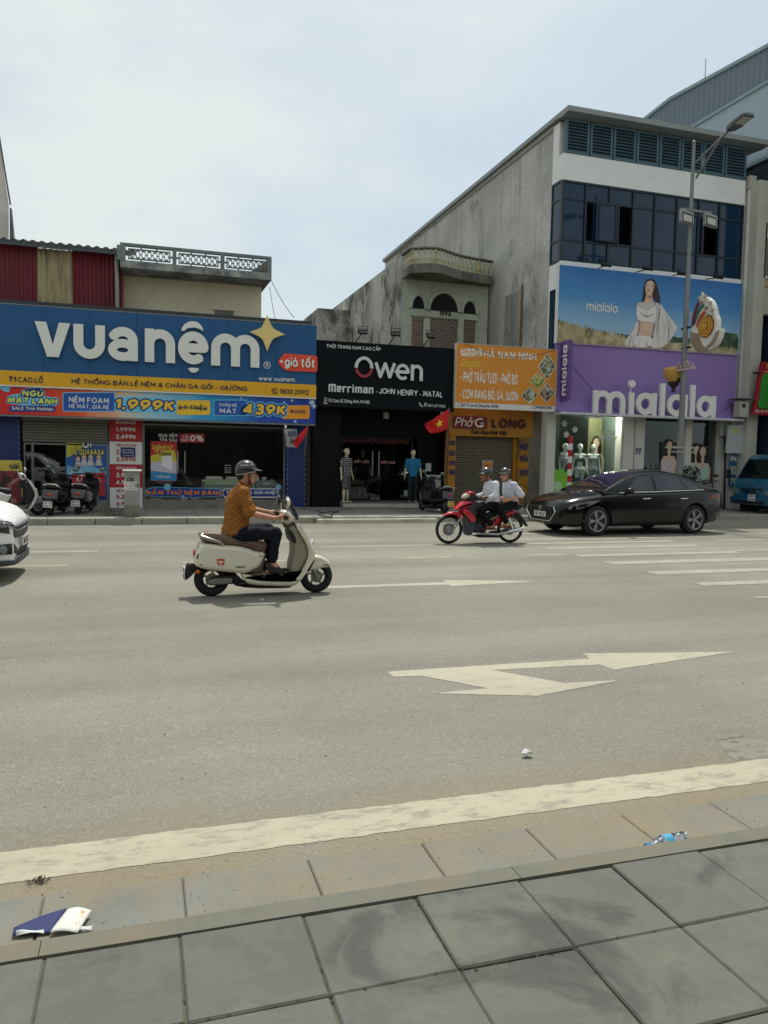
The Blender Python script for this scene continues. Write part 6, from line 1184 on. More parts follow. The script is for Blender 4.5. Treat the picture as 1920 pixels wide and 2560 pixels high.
# hanging lightbox and flags
def flag(base, pole_top, pts, label, starpx=None, Y=20.3, lean=None):
    t = thing('flag',label,'flag',base,local=False); MB().tube([base,pole_top],.014,6).build('pole',GREYM,t); RF = M('flag_red',srgb(196,22,24),.75,var=.08,vs=3)
    n = 16; k = 10; A_,B_,C_,D_ = [Vector(p) for p in pts]; vv = []   # A top hoist, B bottom hoist, C bottom fly, D top fly
    for i in range(n+1):
        for j in range(k+1):
            u,v = i/n,j/k; p = (A_*(1-v)+B_*v)*(1-u)+(D_*(1-v)+C_*v)*u; vv.append(p+Vector((0,.07*math.sin(u*7+v*3)*u,-.05*math.sin(u*PI)*v)))
    ff = [(i*(k+1)+j,(i+1)*(k+1)+j,(i+1)*(k+1)+j+1,i*(k+1)+j+1) for i in range(n) for j in range(k)]; w = MB().add(vv,ff).build('cloth',RF,t,60); w.modifiers.new('thickness','SOLIDIFY').thickness = .004
    if starpx:
        sv = []; ctr = Vector((.46, .48))
        for q in range(10): an = PI/2+q*PI/5; r = .26 if q % 2 == 0 else .11; sv.append((ctr.x+r*math.cos(an)*.75,ctr.y-r*math.sin(an)))
        P3 = []
        for u,v in sv+[tuple(ctr)]: p = (A_*(1-v)+B_*v)*(1-u)+(D_*(1-v)+C_*v)*u; P3.append(p+Vector((0,.07*math.sin(u*7+v*3)*u-.03,-.05*math.sin(u*PI)*v)))
        MB().add(P3,[(q,(q+1) % 10,10) for q in range(10)]).build('star',M('flag_yellow',srgb(232,196,40),.7),t)
    return t
Yf = 20.55; g5 = lambda x, y: gy(*z5(x, y), Yf)
flag(gy(*z6(1360,950),Yf+.3),g5(1425,822),[g5(1424,838),g5(1408,1045),g5(1218,1088),g5(1172,995)],'red flag with a yellow star between the menswear and noodle shops',True)
g4 = lambda x, y: gy(*z4(x, y), Yf)
flag(gy(*z4(1365,400),Yf+.3),g4(1397,110),[g4(1392,148),g4(1380,210),g4(1290,340),g4(1272,270)],'limp red flag hanging by the right blue pillar of the mattress shop')
a,b = gy(*z4(1215,325),20.9),gy(*z4(1298,175),20.9); t = thing('hanging_lightbox','small white lightbox sign hanging by the right blue pillar','sign',(a.x,20.9,a.z),local=False); MB().prism(rrect(a.x,a.z,b.x,b.z,.04),20.85,21.0,'y').build('box',M('lightbox',srgb(150,152,150),.5),t); m = MB(); text_on(m,'KHUYẾN',a.x+.03,b.x-.03,(a.z+b.z)/2+.03,(a.z+b.z)/2+.2,20.845,.003,.2); m.build('lettering',NAVYL,t); m = MB(); text_on(m,'MÃI',a.x+.1,b.x-.1,a.z+.08,a.z+.25,20.845,.003,.2); m.build('lettering',NAVYL,t); MB().bar((b.x,20.92,(a.z+b.z)/2),(b.x+.25,21.45,(a.z+b.z)/2),.03).build('bracket',GREYM,t)
# ---------------------------------------------------------------- street lamp with emblem
XPO, YPO = 14.75, 18.6
lp = thing('street_lamp','grey street lamp post with floodlights and lotus emblem before the purple sign','street lamp',(XPO,YPO,FZ),local=False)
ztp = gy(1737,359,YPO).z; PM = M('galvanised_pole',srgb(124,126,124),.5,.5,var=.18,vs=3,stretch=(1,1,.3))
MB().lathe([(.10,0),(.095,1.2),(.085,1.25),(.08,4),(.06,7.6),(.045,ztp-FZ)],(XPO,YPO,FZ),n=16).build('pole',PM,lp,50); MB().ball((XPO,YPO,ztp+.03),.055).build('finial',PM,lp,50)
MB().box(XPO-.2, XPO+.2, YPO-.2, YPO+.2, FZ-.005, FZ+.03).build('base_plate', PM, lp)
q = lambda x, y, f=z10: gx(*f(x, y), XPO)
MB().tube([q(1145,935),q(1390,692)],.035,8).build('arm',PM,lp,50); MB().tube([q(1143,1045),q(1322,762)],.03,8).build('arm',PM,lp,50); MB().tube([q(1192,880),q(1196,962)],.02,6).build('strut',PM,lp)
h0, h1 = q(1372, 700), q(1525, 585); d = (h1-h0); 
m = MB(); dn = d.normalized(); upv = Vector((1,0,0)).cross(dn).normalized(); upv = upv if upv.z > 0 else -upv
def ringh(t_,w_,th): c_ = h0+d*t_; return [c_+Vector((1,0,0))*(w_*sx_)+upv*(th*sz_) for sx_,sz_ in ((-1,-1),(1,-1),(1,.4),(.6,1),(-.6,1),(-1,.4))]
m.loft([ringh(0,.05,.05),ringh(.12,.12,.07),ringh(.45,.17,.08),ringh(.5,.18,.05),ringh(.96,.18,.045),ringh(1,.15,.03)]); hd = m.build('lamp_head',M('lamp_grey',srgb(96,100,104),.5,.2),lp); cl = h0+d*.73-upv*.06; m = MB(); m.loft([[cl+dn*(s_*d.length*.2)+Vector((1,0,0))*(k*.14)-upv*z for k,z in ((-1,0),(1,0),(1,.012),(-1,.012))] for s_ in (-1,1)]); m.build('lens',M('lamp_led',srgb(176,178,172),.3),hd)
zc_ = gy(*z10(1140,1292),YPO).z; MB().box(XPO-.45,XPO+.6,YPO-.15,YPO-.1,zc_-.03,zc_+.03).build('crossbar',PM,lp)
for x in (-.32, .48):
    f = MB().obox((XPO+x,YPO-.22,zc_-.25),(.42,.09,.36),(math.radians(-14),math.radians(8),0)).build('floodlight',M('flood_frame',srgb(150,152,150),.4,.4),lp); MB().obox((XPO+x,YPO-.272,zc_-.263),(.36,.01,.30),(math.radians(-14),math.radians(8),0)).build('lens',M('flood_lens',srgb(60,62,60),.15),f); MB().obox((XPO+x,YPO-.282,zc_-.285),(.28,.008,.20),(math.radians(-14),math.radians(8),0)).build('reflector',M('flood_reflector',srgb(176,174,156),.25,.3),f)
em = lambda pts,mat,nm,x_,th=.02,it=1: MB().prism(ccw(smooth_poly([tuple(gx(*zb(*p),XPO).yz) for p in pts],it) if it else [tuple(gx(*zb(*p),XPO).yz) for p in pts]),x_-th,x_,'x').build(nm,mat,eb)
eb = MB().prism(smooth_poly([tuple(gx(*zb(*p),XPO).yz) for p in ((1130,545),(1122,500),(1135,400),(1160,340),(1190,295),(1225,290),(1262,320),(1280,360),(1288,410),(1308,460),(1300,540),(1340,510),(1312,610),(1262,670),(1192,702),(1140,672),(1105,628),(1132,622),(1112,540))],1),XPO-.06,XPO+.09,'x').build('emblem',M('emblem_white',srgb(212,210,200),.5),lp)
xe_ = XPO-.062
em([(1124,505),(1138,410),(1165,340),(1190,298),(1198,322),(1164,400),(1142,505)],M('emblem_purple',srgb(96,26,58),.5),'stripe',xe_); em([(1146,512),(1160,425),(1188,362),(1226,318),(1230,345),(1190,392),(1162,452)],M('emblem_green',srgb(14,110,84),.5),'stripe',xe_); em([(1158,520),(1176,436),(1236,372),(1240,396),(1194,442),(1170,505)],M('emblem_red',srgb(190,62,48),.5),'stripe',xe_)
em([(1114,538),(1150,552),(1180,556),(1186,600),(1206,645),(1255,662),(1238,682),(1192,698),(1150,672),(1124,625)],M('emblem_taupe',srgb(146,124,104),.5),'wave',xe_); em([(1300,545),(1330,525),(1305,605),(1262,655),(1228,652),(1270,620)],M('emblem_taupe'),'wave',xe_)
GO = M('emblem_gold',srgb(206,148,44),.4,.3); cc = gx(*zb(1232,503),XPO); ry = abs(gx(*zb(1287,503),XPO).y-gx(*zb(1177,503),XPO).y)/2; rz_ = abs(gx(*zb(1232,423),XPO).z-gx(*zb(1232,583),XPO).z)/2
def disc(r0,x0,x1,mat,nm): MB().prism([(cc.y+ry*r0*math.cos(a*PI/16),cc.z+rz_*r0*math.sin(a*PI/16)) for a in range(32)],x0,x1,'x').build(nm,mat,eb)
disc(1.0,xe_-.03,xe_,M('emblem_brown',srgb(132,70,30),.5),'disc_rim'); disc(.92,xe_-.042,xe_-.031,GO,'disc')
for r0,r1 in ((.74,.66),(.42,.34),(.22,0)): disc(r0,xe_-.045-.004*(.74-r0)*10,xe_-.0425,M('emblem_brown'),'disc_ring'); r1 and disc(r1,xe_-.047-.006*(.74-r0)*10-.003,xe_-.043,GO,'disc_ring')
for x, y in ((1213, 303), (1250, 345), (1262, 398)):
    c = gx(*zb(x,y),XPO); MB().prism([(c.y+(.16 if k % 2 == 0 else .07)*math.cos(PI/2+k*PI/5),c.z+(.16 if k % 2 == 0 else .07)*math.sin(PI/2+k*PI/5)) for k in range(10)],xe_-.08,xe_-.001,'x').build('star',M('emblem_star',srgb(196,190,170),.4,.3),eb)
for y in (513,655): MB().box(XPO-.02,XPO+.02,gx(*zb(1125,y),XPO).y-.02,gx(*zb(1040,y),XPO).y,gx(*zb(1085,y),XPO).z-.025,gx(*zb(1085,y),XPO).z+.025).build('clamp_bar',BLACKM,lp)
# LED outline ornament and lotus lantern on the bracket
m = MB(); r2 = random.Random(5); za_ = gx(*zb(980, 818), XPO).z
for k in range(26):
    x = 985+r2.random()*140; y = 800-r2.random()*52*(1-abs(x-1060)/100)+(-(x-980)*.14+12); c = gx(*zb(x,y),XPO-.1); m.box(XPO-.13,XPO-.09,c.y-.03,c.y+.03,c.z-.012,c.z+.012)
    if k % 2: m.box(XPO-.13, XPO-.09, c.y-.012, c.y+.012, c.z-.07, c.z+.05)
tag(m.build('led_ornament',M('led_ornament',srgb(196,170,168),.5),lp),kind='stuff'); a,b = gx(*zb(975,826),XPO-.1),gx(*zb(1140,798),XPO-.1); MB().bar(a,b,.05).build('ornament_bar',M('led_ornament'),lp)
for y in (890,905): a,b = gx(*zb(965,y),XPO),gx(*zb(1046,y-14),XPO); MB().bar(a,b,.05).build('lantern_bracket',BLACKM,lp)
c = gx(*zb(987,850),XPO); ln = MB().lathe([(.05,-.33),(.12,-.25),(.28,-.05),(.31,.12),(.26,.2),(.02,.22)],c,n=14).build('lotus_lantern',M('lantern_amber',srgb(196,150,74),.5,var=.1),lp,30); MB().lathe([(.06,-.5),(.05,-.38),(.15,-.28),(.17,-.2)],c,n=8).build('calyx',M('calyx_dark',srgb(40,30,24),.6),ln)
b0 = gy(*z9(1040,345),YPO-.12); MB().box(XPO-.62,XPO+.5,YPO-.16,YPO-.13,b0.z,b0.z+.04).build('banner_bracket',M('bracket_cream',srgb(170,166,146),.6),lp); MB().box(XPO-.55,XPO+.45,YPO-.16,YPO-.13,b0.z-.12,b0.z-.09).build('banner_bracket',M('bracket_cream'),lp)
# ================================================================ vehicles
TYRE = M('tyre_rubber',srgb(30,30,31),.85,var=.2,vs=20); RIM = M('alloy_grey',srgb(150,151,152),.35,.8,var=.05); CHROME = M('chrome',srgb(215,215,212),.12,1.0,var=.02); DISCM = M('disc_steel',srgb(120,118,114),.35,.8)
BLKP = M('black_plastic',srgb(24,25,26),.55,var=.15,vs=10); GREYP = M('grey_plastic',srgb(120,118,112),.45,var=.1); PLATE = M('plate_white',srgb(214,214,206),.5,var=.03); PLATEY = M('plate_yellow',srgb(222,196,96),.5,var=.03); INK = M('plate_ink',srgb(26,26,28),.6)
def paint(name, col, rough=.28, coat=.8): return M(name, col, rough, 0, var=.03, vs=3, coat=coat)
def at(o, loc, rot=(0, 0, 0), sc=None):
    o.location = loc; o.rotation_euler = rot
    if sc: o.scale = sc
    return o
def scooter_wheel(parent, x, R, w, spokes=5, y=0, rimr=.66, fine=False):
    wh = at(MB().torus((0,0,0),R-w*.5,w*.5,n=36,m=10).build('wheel',TYRE,parent,60),(x,y,R)); rr = R*rimr
    m = MB(); m.lathe([(rr+.012,-w*.36),(rr+.02,-w*.3),(rr-.004,-w*.2),(rr-.004,w*.2),(rr+.02,w*.3),(rr+.012,w*.36)],axis=(0,1,0),n=36,caps=False); m.build('rim',RIM,wh,40)
    MB().lathe([(.035,-w*.45),(.042,-w*.3),(.042,w*.3),(.035,w*.45)],axis=(0,1,0),n=14).build('hub',RIM,wh,40)
    for k in range(spokes):
        a = 2*PI*k/spokes; 
        if fine:
            for s_ in (-1,1): MB().tube([(.03*math.cos(a+s_*.5),s_*w*.3,.03*math.sin(a+s_*.5)),(rr*math.cos(a),0,rr*math.sin(a))],.0028,4).build('spoke',CHROME,wh)
        else: MB().tube([(.03*math.cos(a),0,.03*math.sin(a)),(rr*.55*math.cos(a+.12),0,rr*.55*math.sin(a+.12)),(rr*math.cos(a+.4),0,rr*math.sin(a+.4))],[.016,.012,.014],6).build('spoke',RIM,wh,40)
    MB().lathe([(rr*.55,-w*.34),(rr*.55,-w*.30)],axis=(0,1,0),n=20).build('brake_disc',DISCM,wh); return wh
def plate(parent, c, w, h, lines, rot, mat=PLATE):
    """number plate: local face towards -Y before rotation"""
    p = at(MB().box(-w/2,w/2,-.004,.004,-h/2,h/2).build('number_plate',mat,parent),c,rot); m = MB(); n = len(lines)
    for k,s_ in enumerate(lines): zc = h/2-(k+.5)*h/n; text_on(m,s_,-w*.42,w*.42,zc-h*.36/n,zc+h*.36/n,-.005,.001,.2)
    if n == 1: m.build('plate_lettering', INK, p)
    else: m.build('plate_lettering', INK, p)
    return p
def SZ(zx, zy): return ((zx-330)*.00117, (1540-40*(zx-330)/1040-zy)*.001112)
def sp(pts): return [SZ(*p) for p in pts]
def build_scooter(name,label,body,seat,inner,cat='scooter',group=None,plate_lines=('29-AB','123.45'),mark=False,screen=False,platemat=None):
    t = thing(name, label, cat, group=group)
    def part(nm,pts,hw,r,mat,it=1,y0=None): return pillow(sp(pts),-hw if y0 is None else y0,hw,r,3,it).build(nm,mat,t,35)
    scooter_wheel(t, SZ(330, 0)[0], .198, .105, 5); fw = scooter_wheel(t, SZ(1368, 0)[0], .196, .095, 5)
    bp = part('rear_body',[(188,1052),(215,985),(300,985),(440,1000),(560,1003),(660,1022),(740,1058),(838,1062),(810,1140),(778,1215),(655,1280),(560,1282),(400,1264),(250,1247),(148,1202),(160,1130)],.185,.05,body)
    part('seat',[(212,905),(255,872),(320,866),(450,880),(545,912),(640,938),(760,945),(848,962),(852,1050),(800,1062),(700,1030),(600,1005),(440,996),(300,985),(225,968)],.135,.045,seat)
    part('body_inner',[(430,1000),(850,1040),(830,1200),(780,1290),(640,1285),(600,1200)],.13,.03,inner)
    rl = MB(); 
    for s_ in (-1,1): rl.tube([(SZ(226,895)[0]+.02,s_*.09,SZ(226,892)[1]),(SZ(220,915)[0],s_*.15,SZ(220,912)[1]),(SZ(330,948)[0],s_*.165,SZ(330,948)[1]),(SZ(400,968)[0],s_*.165,SZ(400,968)[1]),(SZ(436,1002)[0],s_*.155,SZ(436,1002)[1])],[.016,.02,.02,.018,.014],8)
    rl.tube([(SZ(226,895)[0]+.02,-.09,SZ(226,892)[1]),(SZ(216,895)[0]-.005,0,SZ(226,888)[1]),(SZ(226,895)[0]+.02,.09,SZ(226,892)[1])],.016,8); rl.build('grab_rail',M('rail_silver',srgb(176,174,168),.3,.6),t,40)
    part('floor_body',[(595,1285),(700,1300),(780,1322),(1000,1328),(1110,1328),(1160,1290),(1245,1180),(1215,1290),(1160,1385),(1110,1416),(900,1414),(690,1402),(630,1365)],.175,.04,body)
    part('floor_mat',[(690,1290),(780,1275),(1120,1298),(1150,1265),(1165,1290),(1110,1326),(780,1320)],.165,.012,inner,0)
    part('leg_shield',[(1128,735),(1165,770),(1230,865),(1300,970),(1335,1050),(1325,1115),(1270,1210),(1205,1310),(1165,1385),(1120,1330),(1165,1290),(1240,1150),(1258,1050),(1228,960),(1130,790)],.20,.05,body)
    part('inner_shield',[(1060,805),(1125,775),(1222,955),(1252,1050),(1236,1130),(1160,1275),(1090,1290),(1085,1190),(1115,1080),(1108,950)],.17,.03,M('shield_taupe',srgb(146,136,118),.45,var=.06) if mark else inner)
    part('glove_panel', [(1062, 820), (1110, 850), (1140, 950), (1110, 965), (1080, 930)], .176, .01, BLKP)
    part('underbody',[(500,1405),(620,1370),(700,1408),(1115,1420),(1060,1440),(680,1442)],.13,.02,BLKP)
    part('front_fender',[(1208,1312),(1240,1262),(1310,1110),(1345,1090),(1420,1104),(1488,1150),(1520,1205),(1480,1222),(1385,1232),(1300,1262)],   .085,.04,body)
    part('steering_column',[(1000,770),(1060,740),(1130,735),(1250,940),(1310,1130),(1230,1100),(1130,900)],.07,.03,inner)
    for s_ in (-1,1): MB().tube([(SZ(1322,1240)[0],s_*.07,SZ(1322,1240)[1]),(SZ(1375,1345)[0],s_*.07,SZ(1375,1345)[1])],.018,8).build('fork_leg',RIM,t,40)
    hs = part('handlebar_cover',[(985,650),(1010,625),(1060,628),(1105,660),(1125,715),(1110,750),(1060,785),(1030,770),(1010,720)],.11,.05,body)
    hx,hz = SZ(1005,690); MB().tube([(hx,-.34,hz),(hx+.03,-.15,hz+.02),(hx+.03,.15,hz+.02),(hx,.34,hz)],.014,8).build('handlebar',BLKP,t,40)
    for s_ in (-1, 1):
        MB().tube([(hx,s_*.235,hz),(hx-.005,s_*.345,hz)],.019,10).build('grip',BLKP,t,40); MB().tube([(hx+.035,s_*.16,hz),(hx+.06,s_*.28,hz-.01)],.006,6).build('brake_lever',RIM,t)
        mx_,mz = SZ(1022,535); mir = MB().ball((mx_-.0,s_*.30,mz),(.03,.075,.055)).build('mirror',body if s_ < 0 else BLKP,t,60); MB().tube([(hx+.03,s_*.17,hz+.03),(mx_+.02,s_*.24,mz-.05),(mx_+.01,s_*.30,mz)],.006,6).build('mirror_stem',CHROME,mir); MB().ball((mx_-.022,s_*.30,mz),(.012,.065,.046)).build('mirror_glass',M('mirror_glass',srgb(120,128,124),.08,.9,var=.02),mir,60)
    MB().ball((SZ(1318,985)[0],0,SZ(1318,985)[1]),(.03,.06,.065)).build('headlight',M('headlight_glass',srgb(190,194,196),.1,.1,coat=1),t,60)
    part('swingarm_cover',[(295,1350),(500,1332),(522,1350),(515,1395),(310,1412),(292,1390)],-.075,.012,GREYP,1,-.115); part('swingarm',[(320,1340),(560,1300),(640,1380),(560,1400),(330,1420)],-.04,.01,BLKP,0,-.075); part('swingarm',[(320,1340),(560,1300),(640,1380),(560,1400),(330,1420)],.075,.01,BLKP,0,.04)
    part('rear_fender',[(92,1195),(165,1212),(400,1265),(560,1290),(520,1310),(330,1230),(180,1275),(105,1360),(65,1370),(80,1290)],.07,.015,BLKP)
    tx,tz = SZ(158,1110); MB().ball((tx+.01,0,tz+.01),(.02,.07,.05)).build('tail_light',M('tail_red',srgb(150,20,26),.2,coat=.8),t,60)
    if mark: at(MB().lathe([(.026,0),(.026,.012),(.02,.016)],axis=(0,-1,0),n=14).build('reflector',M('reflector_orange',srgb(196,96,20),.3),t,40),(SZ(193,1275)[0],-.095,SZ(193,1275)[1]))
    px_,pz_ = SZ(78,1310); plate(t,(px_-.01,0,pz_+.01),.19,.14,plate_lines,(0,math.radians(0),-PI/2),platemat or PLATE)
    if mark:
        for k,(a,b) in enumerate((((215,1200),(245,1105)),((180,1135),(195,1085)))): a = SZ(*a); b = SZ(*b); MB().bar((a[0],-.178,a[1]),(b[0],-.172,b[1]),.012,.02).build('chrome_trim',M('trim_darkchrome',srgb(60,62,64),.2,.8),t)
        RDm = M('logo_redorange', srgb(196, 58, 32), .4)
        def side(nm,pts,mat,yy): v,q = union2d([ccw(sp(p)) for p in pts]); m = MB(); extrude2d(m,v,q,lambda u,w_,d: (u,yy+d,w_),.002); return m.build(nm,mat,t)
        side('logo',[[(360,1138),(400,1128),(445,1138),(425,1158),(400,1150),(378,1158)],[(362,1150),(394,1178),(394,1208),(375,1190)],[(443,1150),(408,1178),(408,1208),(428,1190)]],RDm,-.1875)
        def stext(s_,a,b,mat,yy,w=.2): A_ = SZ(*a); B_ = SZ(*b); m = MB(); text_on(m,s_,A_[0],B_[0],A_[1],B_[1],yy,.002,w,.2); return m.build('lettering',mat,t)
        stext('essy',(542,1222),(630,1195),INK,-.1865); stext('YADEA TTFAR',(870,1362),(1012,1348),INK,-.1765)
        m = MB(); A_ = SZ(1045, 485); B_ = SZ(1148, 720); rings = []
        for i in range(7):
            f = i/6; x = B_[0]+(A_[0]-B_[0])*f; z = B_[1]+(A_[1]-B_[1])*f; w_ = .17*(1-.55*f**3); rings.append([(x+.05-.05*((k-6)/6)**2*1.4,w_*(k-6)/6,z) for k in range(13)])
        m.loft(rings,False,False); scn = m.build('windscreen',glass('screen_glass',(.95,.97,.97),base=.03,ior=1.3),t,60); scn.modifiers.new('t','SOLIDIFY').thickness = .004
        MB().tube([(hx-.02,0,SZ(0,945)[1]+.03),(hx+.0,-.02,SZ(0,975)[1])],.008,6).build('key_fob',BLKP,t)
    return t
CREAMP = paint('scooter_cream',srgb(222,214,192)); BROWN = M('seat_brown',srgb(112,92,76),.55,var=.1,bump=.1,bs=200)
hero = build_scooter('electric_scooter','cream retro electric scooter ridden along the middle of the road',CREAMP,BROWN,M('inner_taupe',srgb(92,84,72),.5,var=.08),mark=True,screen=True,plate_lines=('29-MĐ','068.12'))
HX, HY = .753, 8.87; hero.location = (HX, HY, 0)
# parked scooters (same pattern, other colours)
BLKB = paint('scooter_black',srgb(22,23,25)); WHTB = paint('scooter_white',srgb(206,206,200)); INB = M('inner_black',srgb(28,28,29),.6); SEATB = M('seat_black',srgb(26,26,27),.6)
def parked(label, body, loc, rot, lines, pm=None, lean=.08):
    t = build_scooter('parked_scooter',label,body,SEATB,INB,plate_lines=lines,platemat=pm,group='scooters parked on the far pavement'); t.location = loc; t.rotation_euler = (lean,0,rot); MB().tube([(.45,.12,.2),(.40,.2,.02)],.01,6).build('side_stand',BLKP,t); return t
parked('black parked scooter with white plate in front of the left shop glass',BLKB,(-2.02,19.15,FZ),math.radians(82),('29-X3','456.27'))
parked('black scooter parked behind another, nearest the blue sale poster',BLKB,(-1.45,19.55,FZ),math.radians(80),('29-H1','310.72'))
parked('white scooter with black trim parked at the left edge',WHTB,(-3.4,18.85,FZ),math.radians(25),('29-K1','223.09'))
parked('black scooter with yellow plate parked beside the blue shirted mannequin',BLKB,(7.82,19.4,FZ),math.radians(99),('29-P1','111.49'),PLATEY,.10)
parked('dark scooter parked behind the black sedan boot near the blue truck',BLKB,(17.6,20.7,FZ),math.radians(228),('29-V7','018.35'))
parked('dark scooter half hidden behind the roof of the black sedan',BLKB,(15.6,20.2,FZ),math.radians(200),('29-L5','664.10'))
# ---------------------------------------------------------------- red underbone motorbike
def RZ(zx, zy): return ((1255-zx)*.001395, (1343+15*(1255-zx)/925-zy)*.001256)
mbk = thing('motorbike','red underbone motorbike with spoked wheels carrying two riders in white','motorbike',(6.88,13.58,0),PI)
def rp(nm,pts,hw,r,mat,it=1,y0=None): return pillow([RZ(*p) for p in pts],-hw if y0 is None else y0,hw,r,3,it).build(nm,mat,mbk,35)
REDP = paint('bike_red', srgb(190, 18, 40)); DGREY = M('bike_darkgrey', srgb(48, 50, 52), .5)
for x in (RZ(1255, 0)[0], RZ(330, 0)[0]): scooter_wheel(mbk, x, .278, .062, 18, rimr=.80, fine=True)
MB().lathe([(.06,-.05),(.075,-.03),(.075,.03),(.06,.05)],(RZ(330,0)[0],0,.278),(0,1,0),18).build('drum_hub',RIM,mbk,40); MB().lathe([(.06,-.05),(.07,-.03),(.07,.03),(.06,.05)],(0,0,.278),(0,1,0),18).build('drum_hub',RIM,mbk,40)
rp('front_fender',[(222,938),(290,882),(380,860),(470,872),(505,895),(500,960),(470,995),(440,965),(400,935),(310,935)],.055,.03,REDP); rp('front_cowl',[(385,830),(430,780),(515,695),(600,700),(665,712),(640,760),(560,815),(480,848)],.12,.05,REDP);
for s_ in (-1,1): rp('leg_shield',[(470,850),(560,815),(640,900),(692,960),(645,1032),(600,1010),(550,920)],.16 if s_ > 0 else -.11,.02,REDP,1,.11 if s_ > 0 else -.16)
rp('inner_shield',[(560,810),(650,720),(820,690),(840,720),(720,880),(690,970),(640,900)],.11,.02,DGREY); rp('lower_fairing',[(545,920),(610,1010),(690,985),(672,1130),(645,1222),(565,1225),(545,1060)],.10,.02,M('fairing_slate',srgb(58,66,72),.5))
rp('headlight',[(508,640),(540,592),(590,572),(625,605),(590,650),(530,670)],.085,.035,M('headlight_cream',srgb(206,196,172),.2,coat=.6)); rp('cowl_cap',[(555,575),(620,543),(685,572),(668,605),(600,602)],.10,.03,REDP); rp('instrument_cover',[(560,670),(620,610),(690,590),(732,640),(705,692),(610,700)],.10,.03,BLKP)
hb_ = RZ(745,640); MB().tube([(hb_[0],-.34,hb_[1]),(hb_[0]+.06,-.12,hb_[1]-.02),(hb_[0]+.06,.12,hb_[1]-.02),(hb_[0],.34,hb_[1])],.013,8).build('handlebar',BLKP,mbk,40)
for s_ in (-1,1): MB().tube([(hb_[0]+.01,s_*.25,hb_[1]),(hb_[0]-.004,s_*.35,hb_[1])],.018,10).build('grip',BLKP,mbk,40)
rp('engine',[(655,1060),(760,1020),(860,1060),(870,1180),(760,1200),(660,1170)],.09,.03,M('engine_dark',srgb(52,54,56),.5,.4)); rp('frame_tube',[(690,960),(950,850),(1150,830),(1140,880),(960,960),(840,1080),(760,1060)],.06,.02,BLKP)
rp('seat',[(840,745),(960,730),(1150,735),(1320,712),(1412,742),(1405,792),(1250,835),(950,852),(860,800)],.12,.04,SEATB); rp('side_panel',[(880,975),(1060,905),(1140,870),(1300,832),(1300,862),(1180,930),(1050,1050),(940,1088),(930,1060),(1030,960)],.125,.02,REDP); rp('side_trim',[(880,978),(1040,898),(1060,910),(900,992)],.13,.005,M('trim_beige',srgb(150,140,116),.4),0)
rp('grab_tail',[(1318,842),(1360,805),(1420,785),(1428,812),(1390,850)],.09,.015,RIM); rp('rear_mudguard',[(1295,900),(1370,860),(1400,900),(1450,965),(1532,1088),(1480,1072),(1420,990),(1370,930)],.055,.012,BLKP); rp('rear_fender',[(1150,945),(1290,905),(1400,960),(1420,1000),(1380,985),(1290,935),(1180,965)],.05,.01,BLKP)
rp('chain_case',[(945,1165),(1180,1148),(1270,1060),(1320,1075),(1345,1130),(1330,1185),(1290,1215),(960,1196)],-.075,.008,M('chaincase',srgb(140,136,124),.4,.5),1,-.10); rp('foot_rail',[(660,1225),(900,1225),(1080,1235),(1080,1255),(760,1255)],.11,.01,BLKP,0)
for s_ in (-1,1): MB().tube([(RZ(462,975)[0],s_*.075,RZ(462,975)[1]),(RZ(362,1168)[0],s_*.075,RZ(362,1168)[1])],.02,8).build('fork_leg',RIM,mbk,40); MB().tube([(RZ(1192,950)[0],s_*.10,RZ(1192,950)[1]),(RZ(1258,1115)[0],s_*.10,RZ(1258,1115)[1])],.022,8).build('shock_absorber',CHROME,mbk,40)
MB().tube([(RZ(700,1180)[0],.12,RZ(700,1190)[1]),(RZ(1000,1200)[0],.14,RZ(1000,1200)[1]),(RZ(1400,1130)[0],.16,RZ(1400,1110)[1])],[.02,.03,.045],10).build('exhaust',CHROME,mbk,40)
for s_,f in ((-1,.38),(1,.38),(-1,.12),(1,.12)): MB().tube([(f,s_*.05,.29 if f > .2 else .34),(f,s_*.24,.29 if f > .2 else .34)],.013,6).build('footrest',BLKP,mbk)
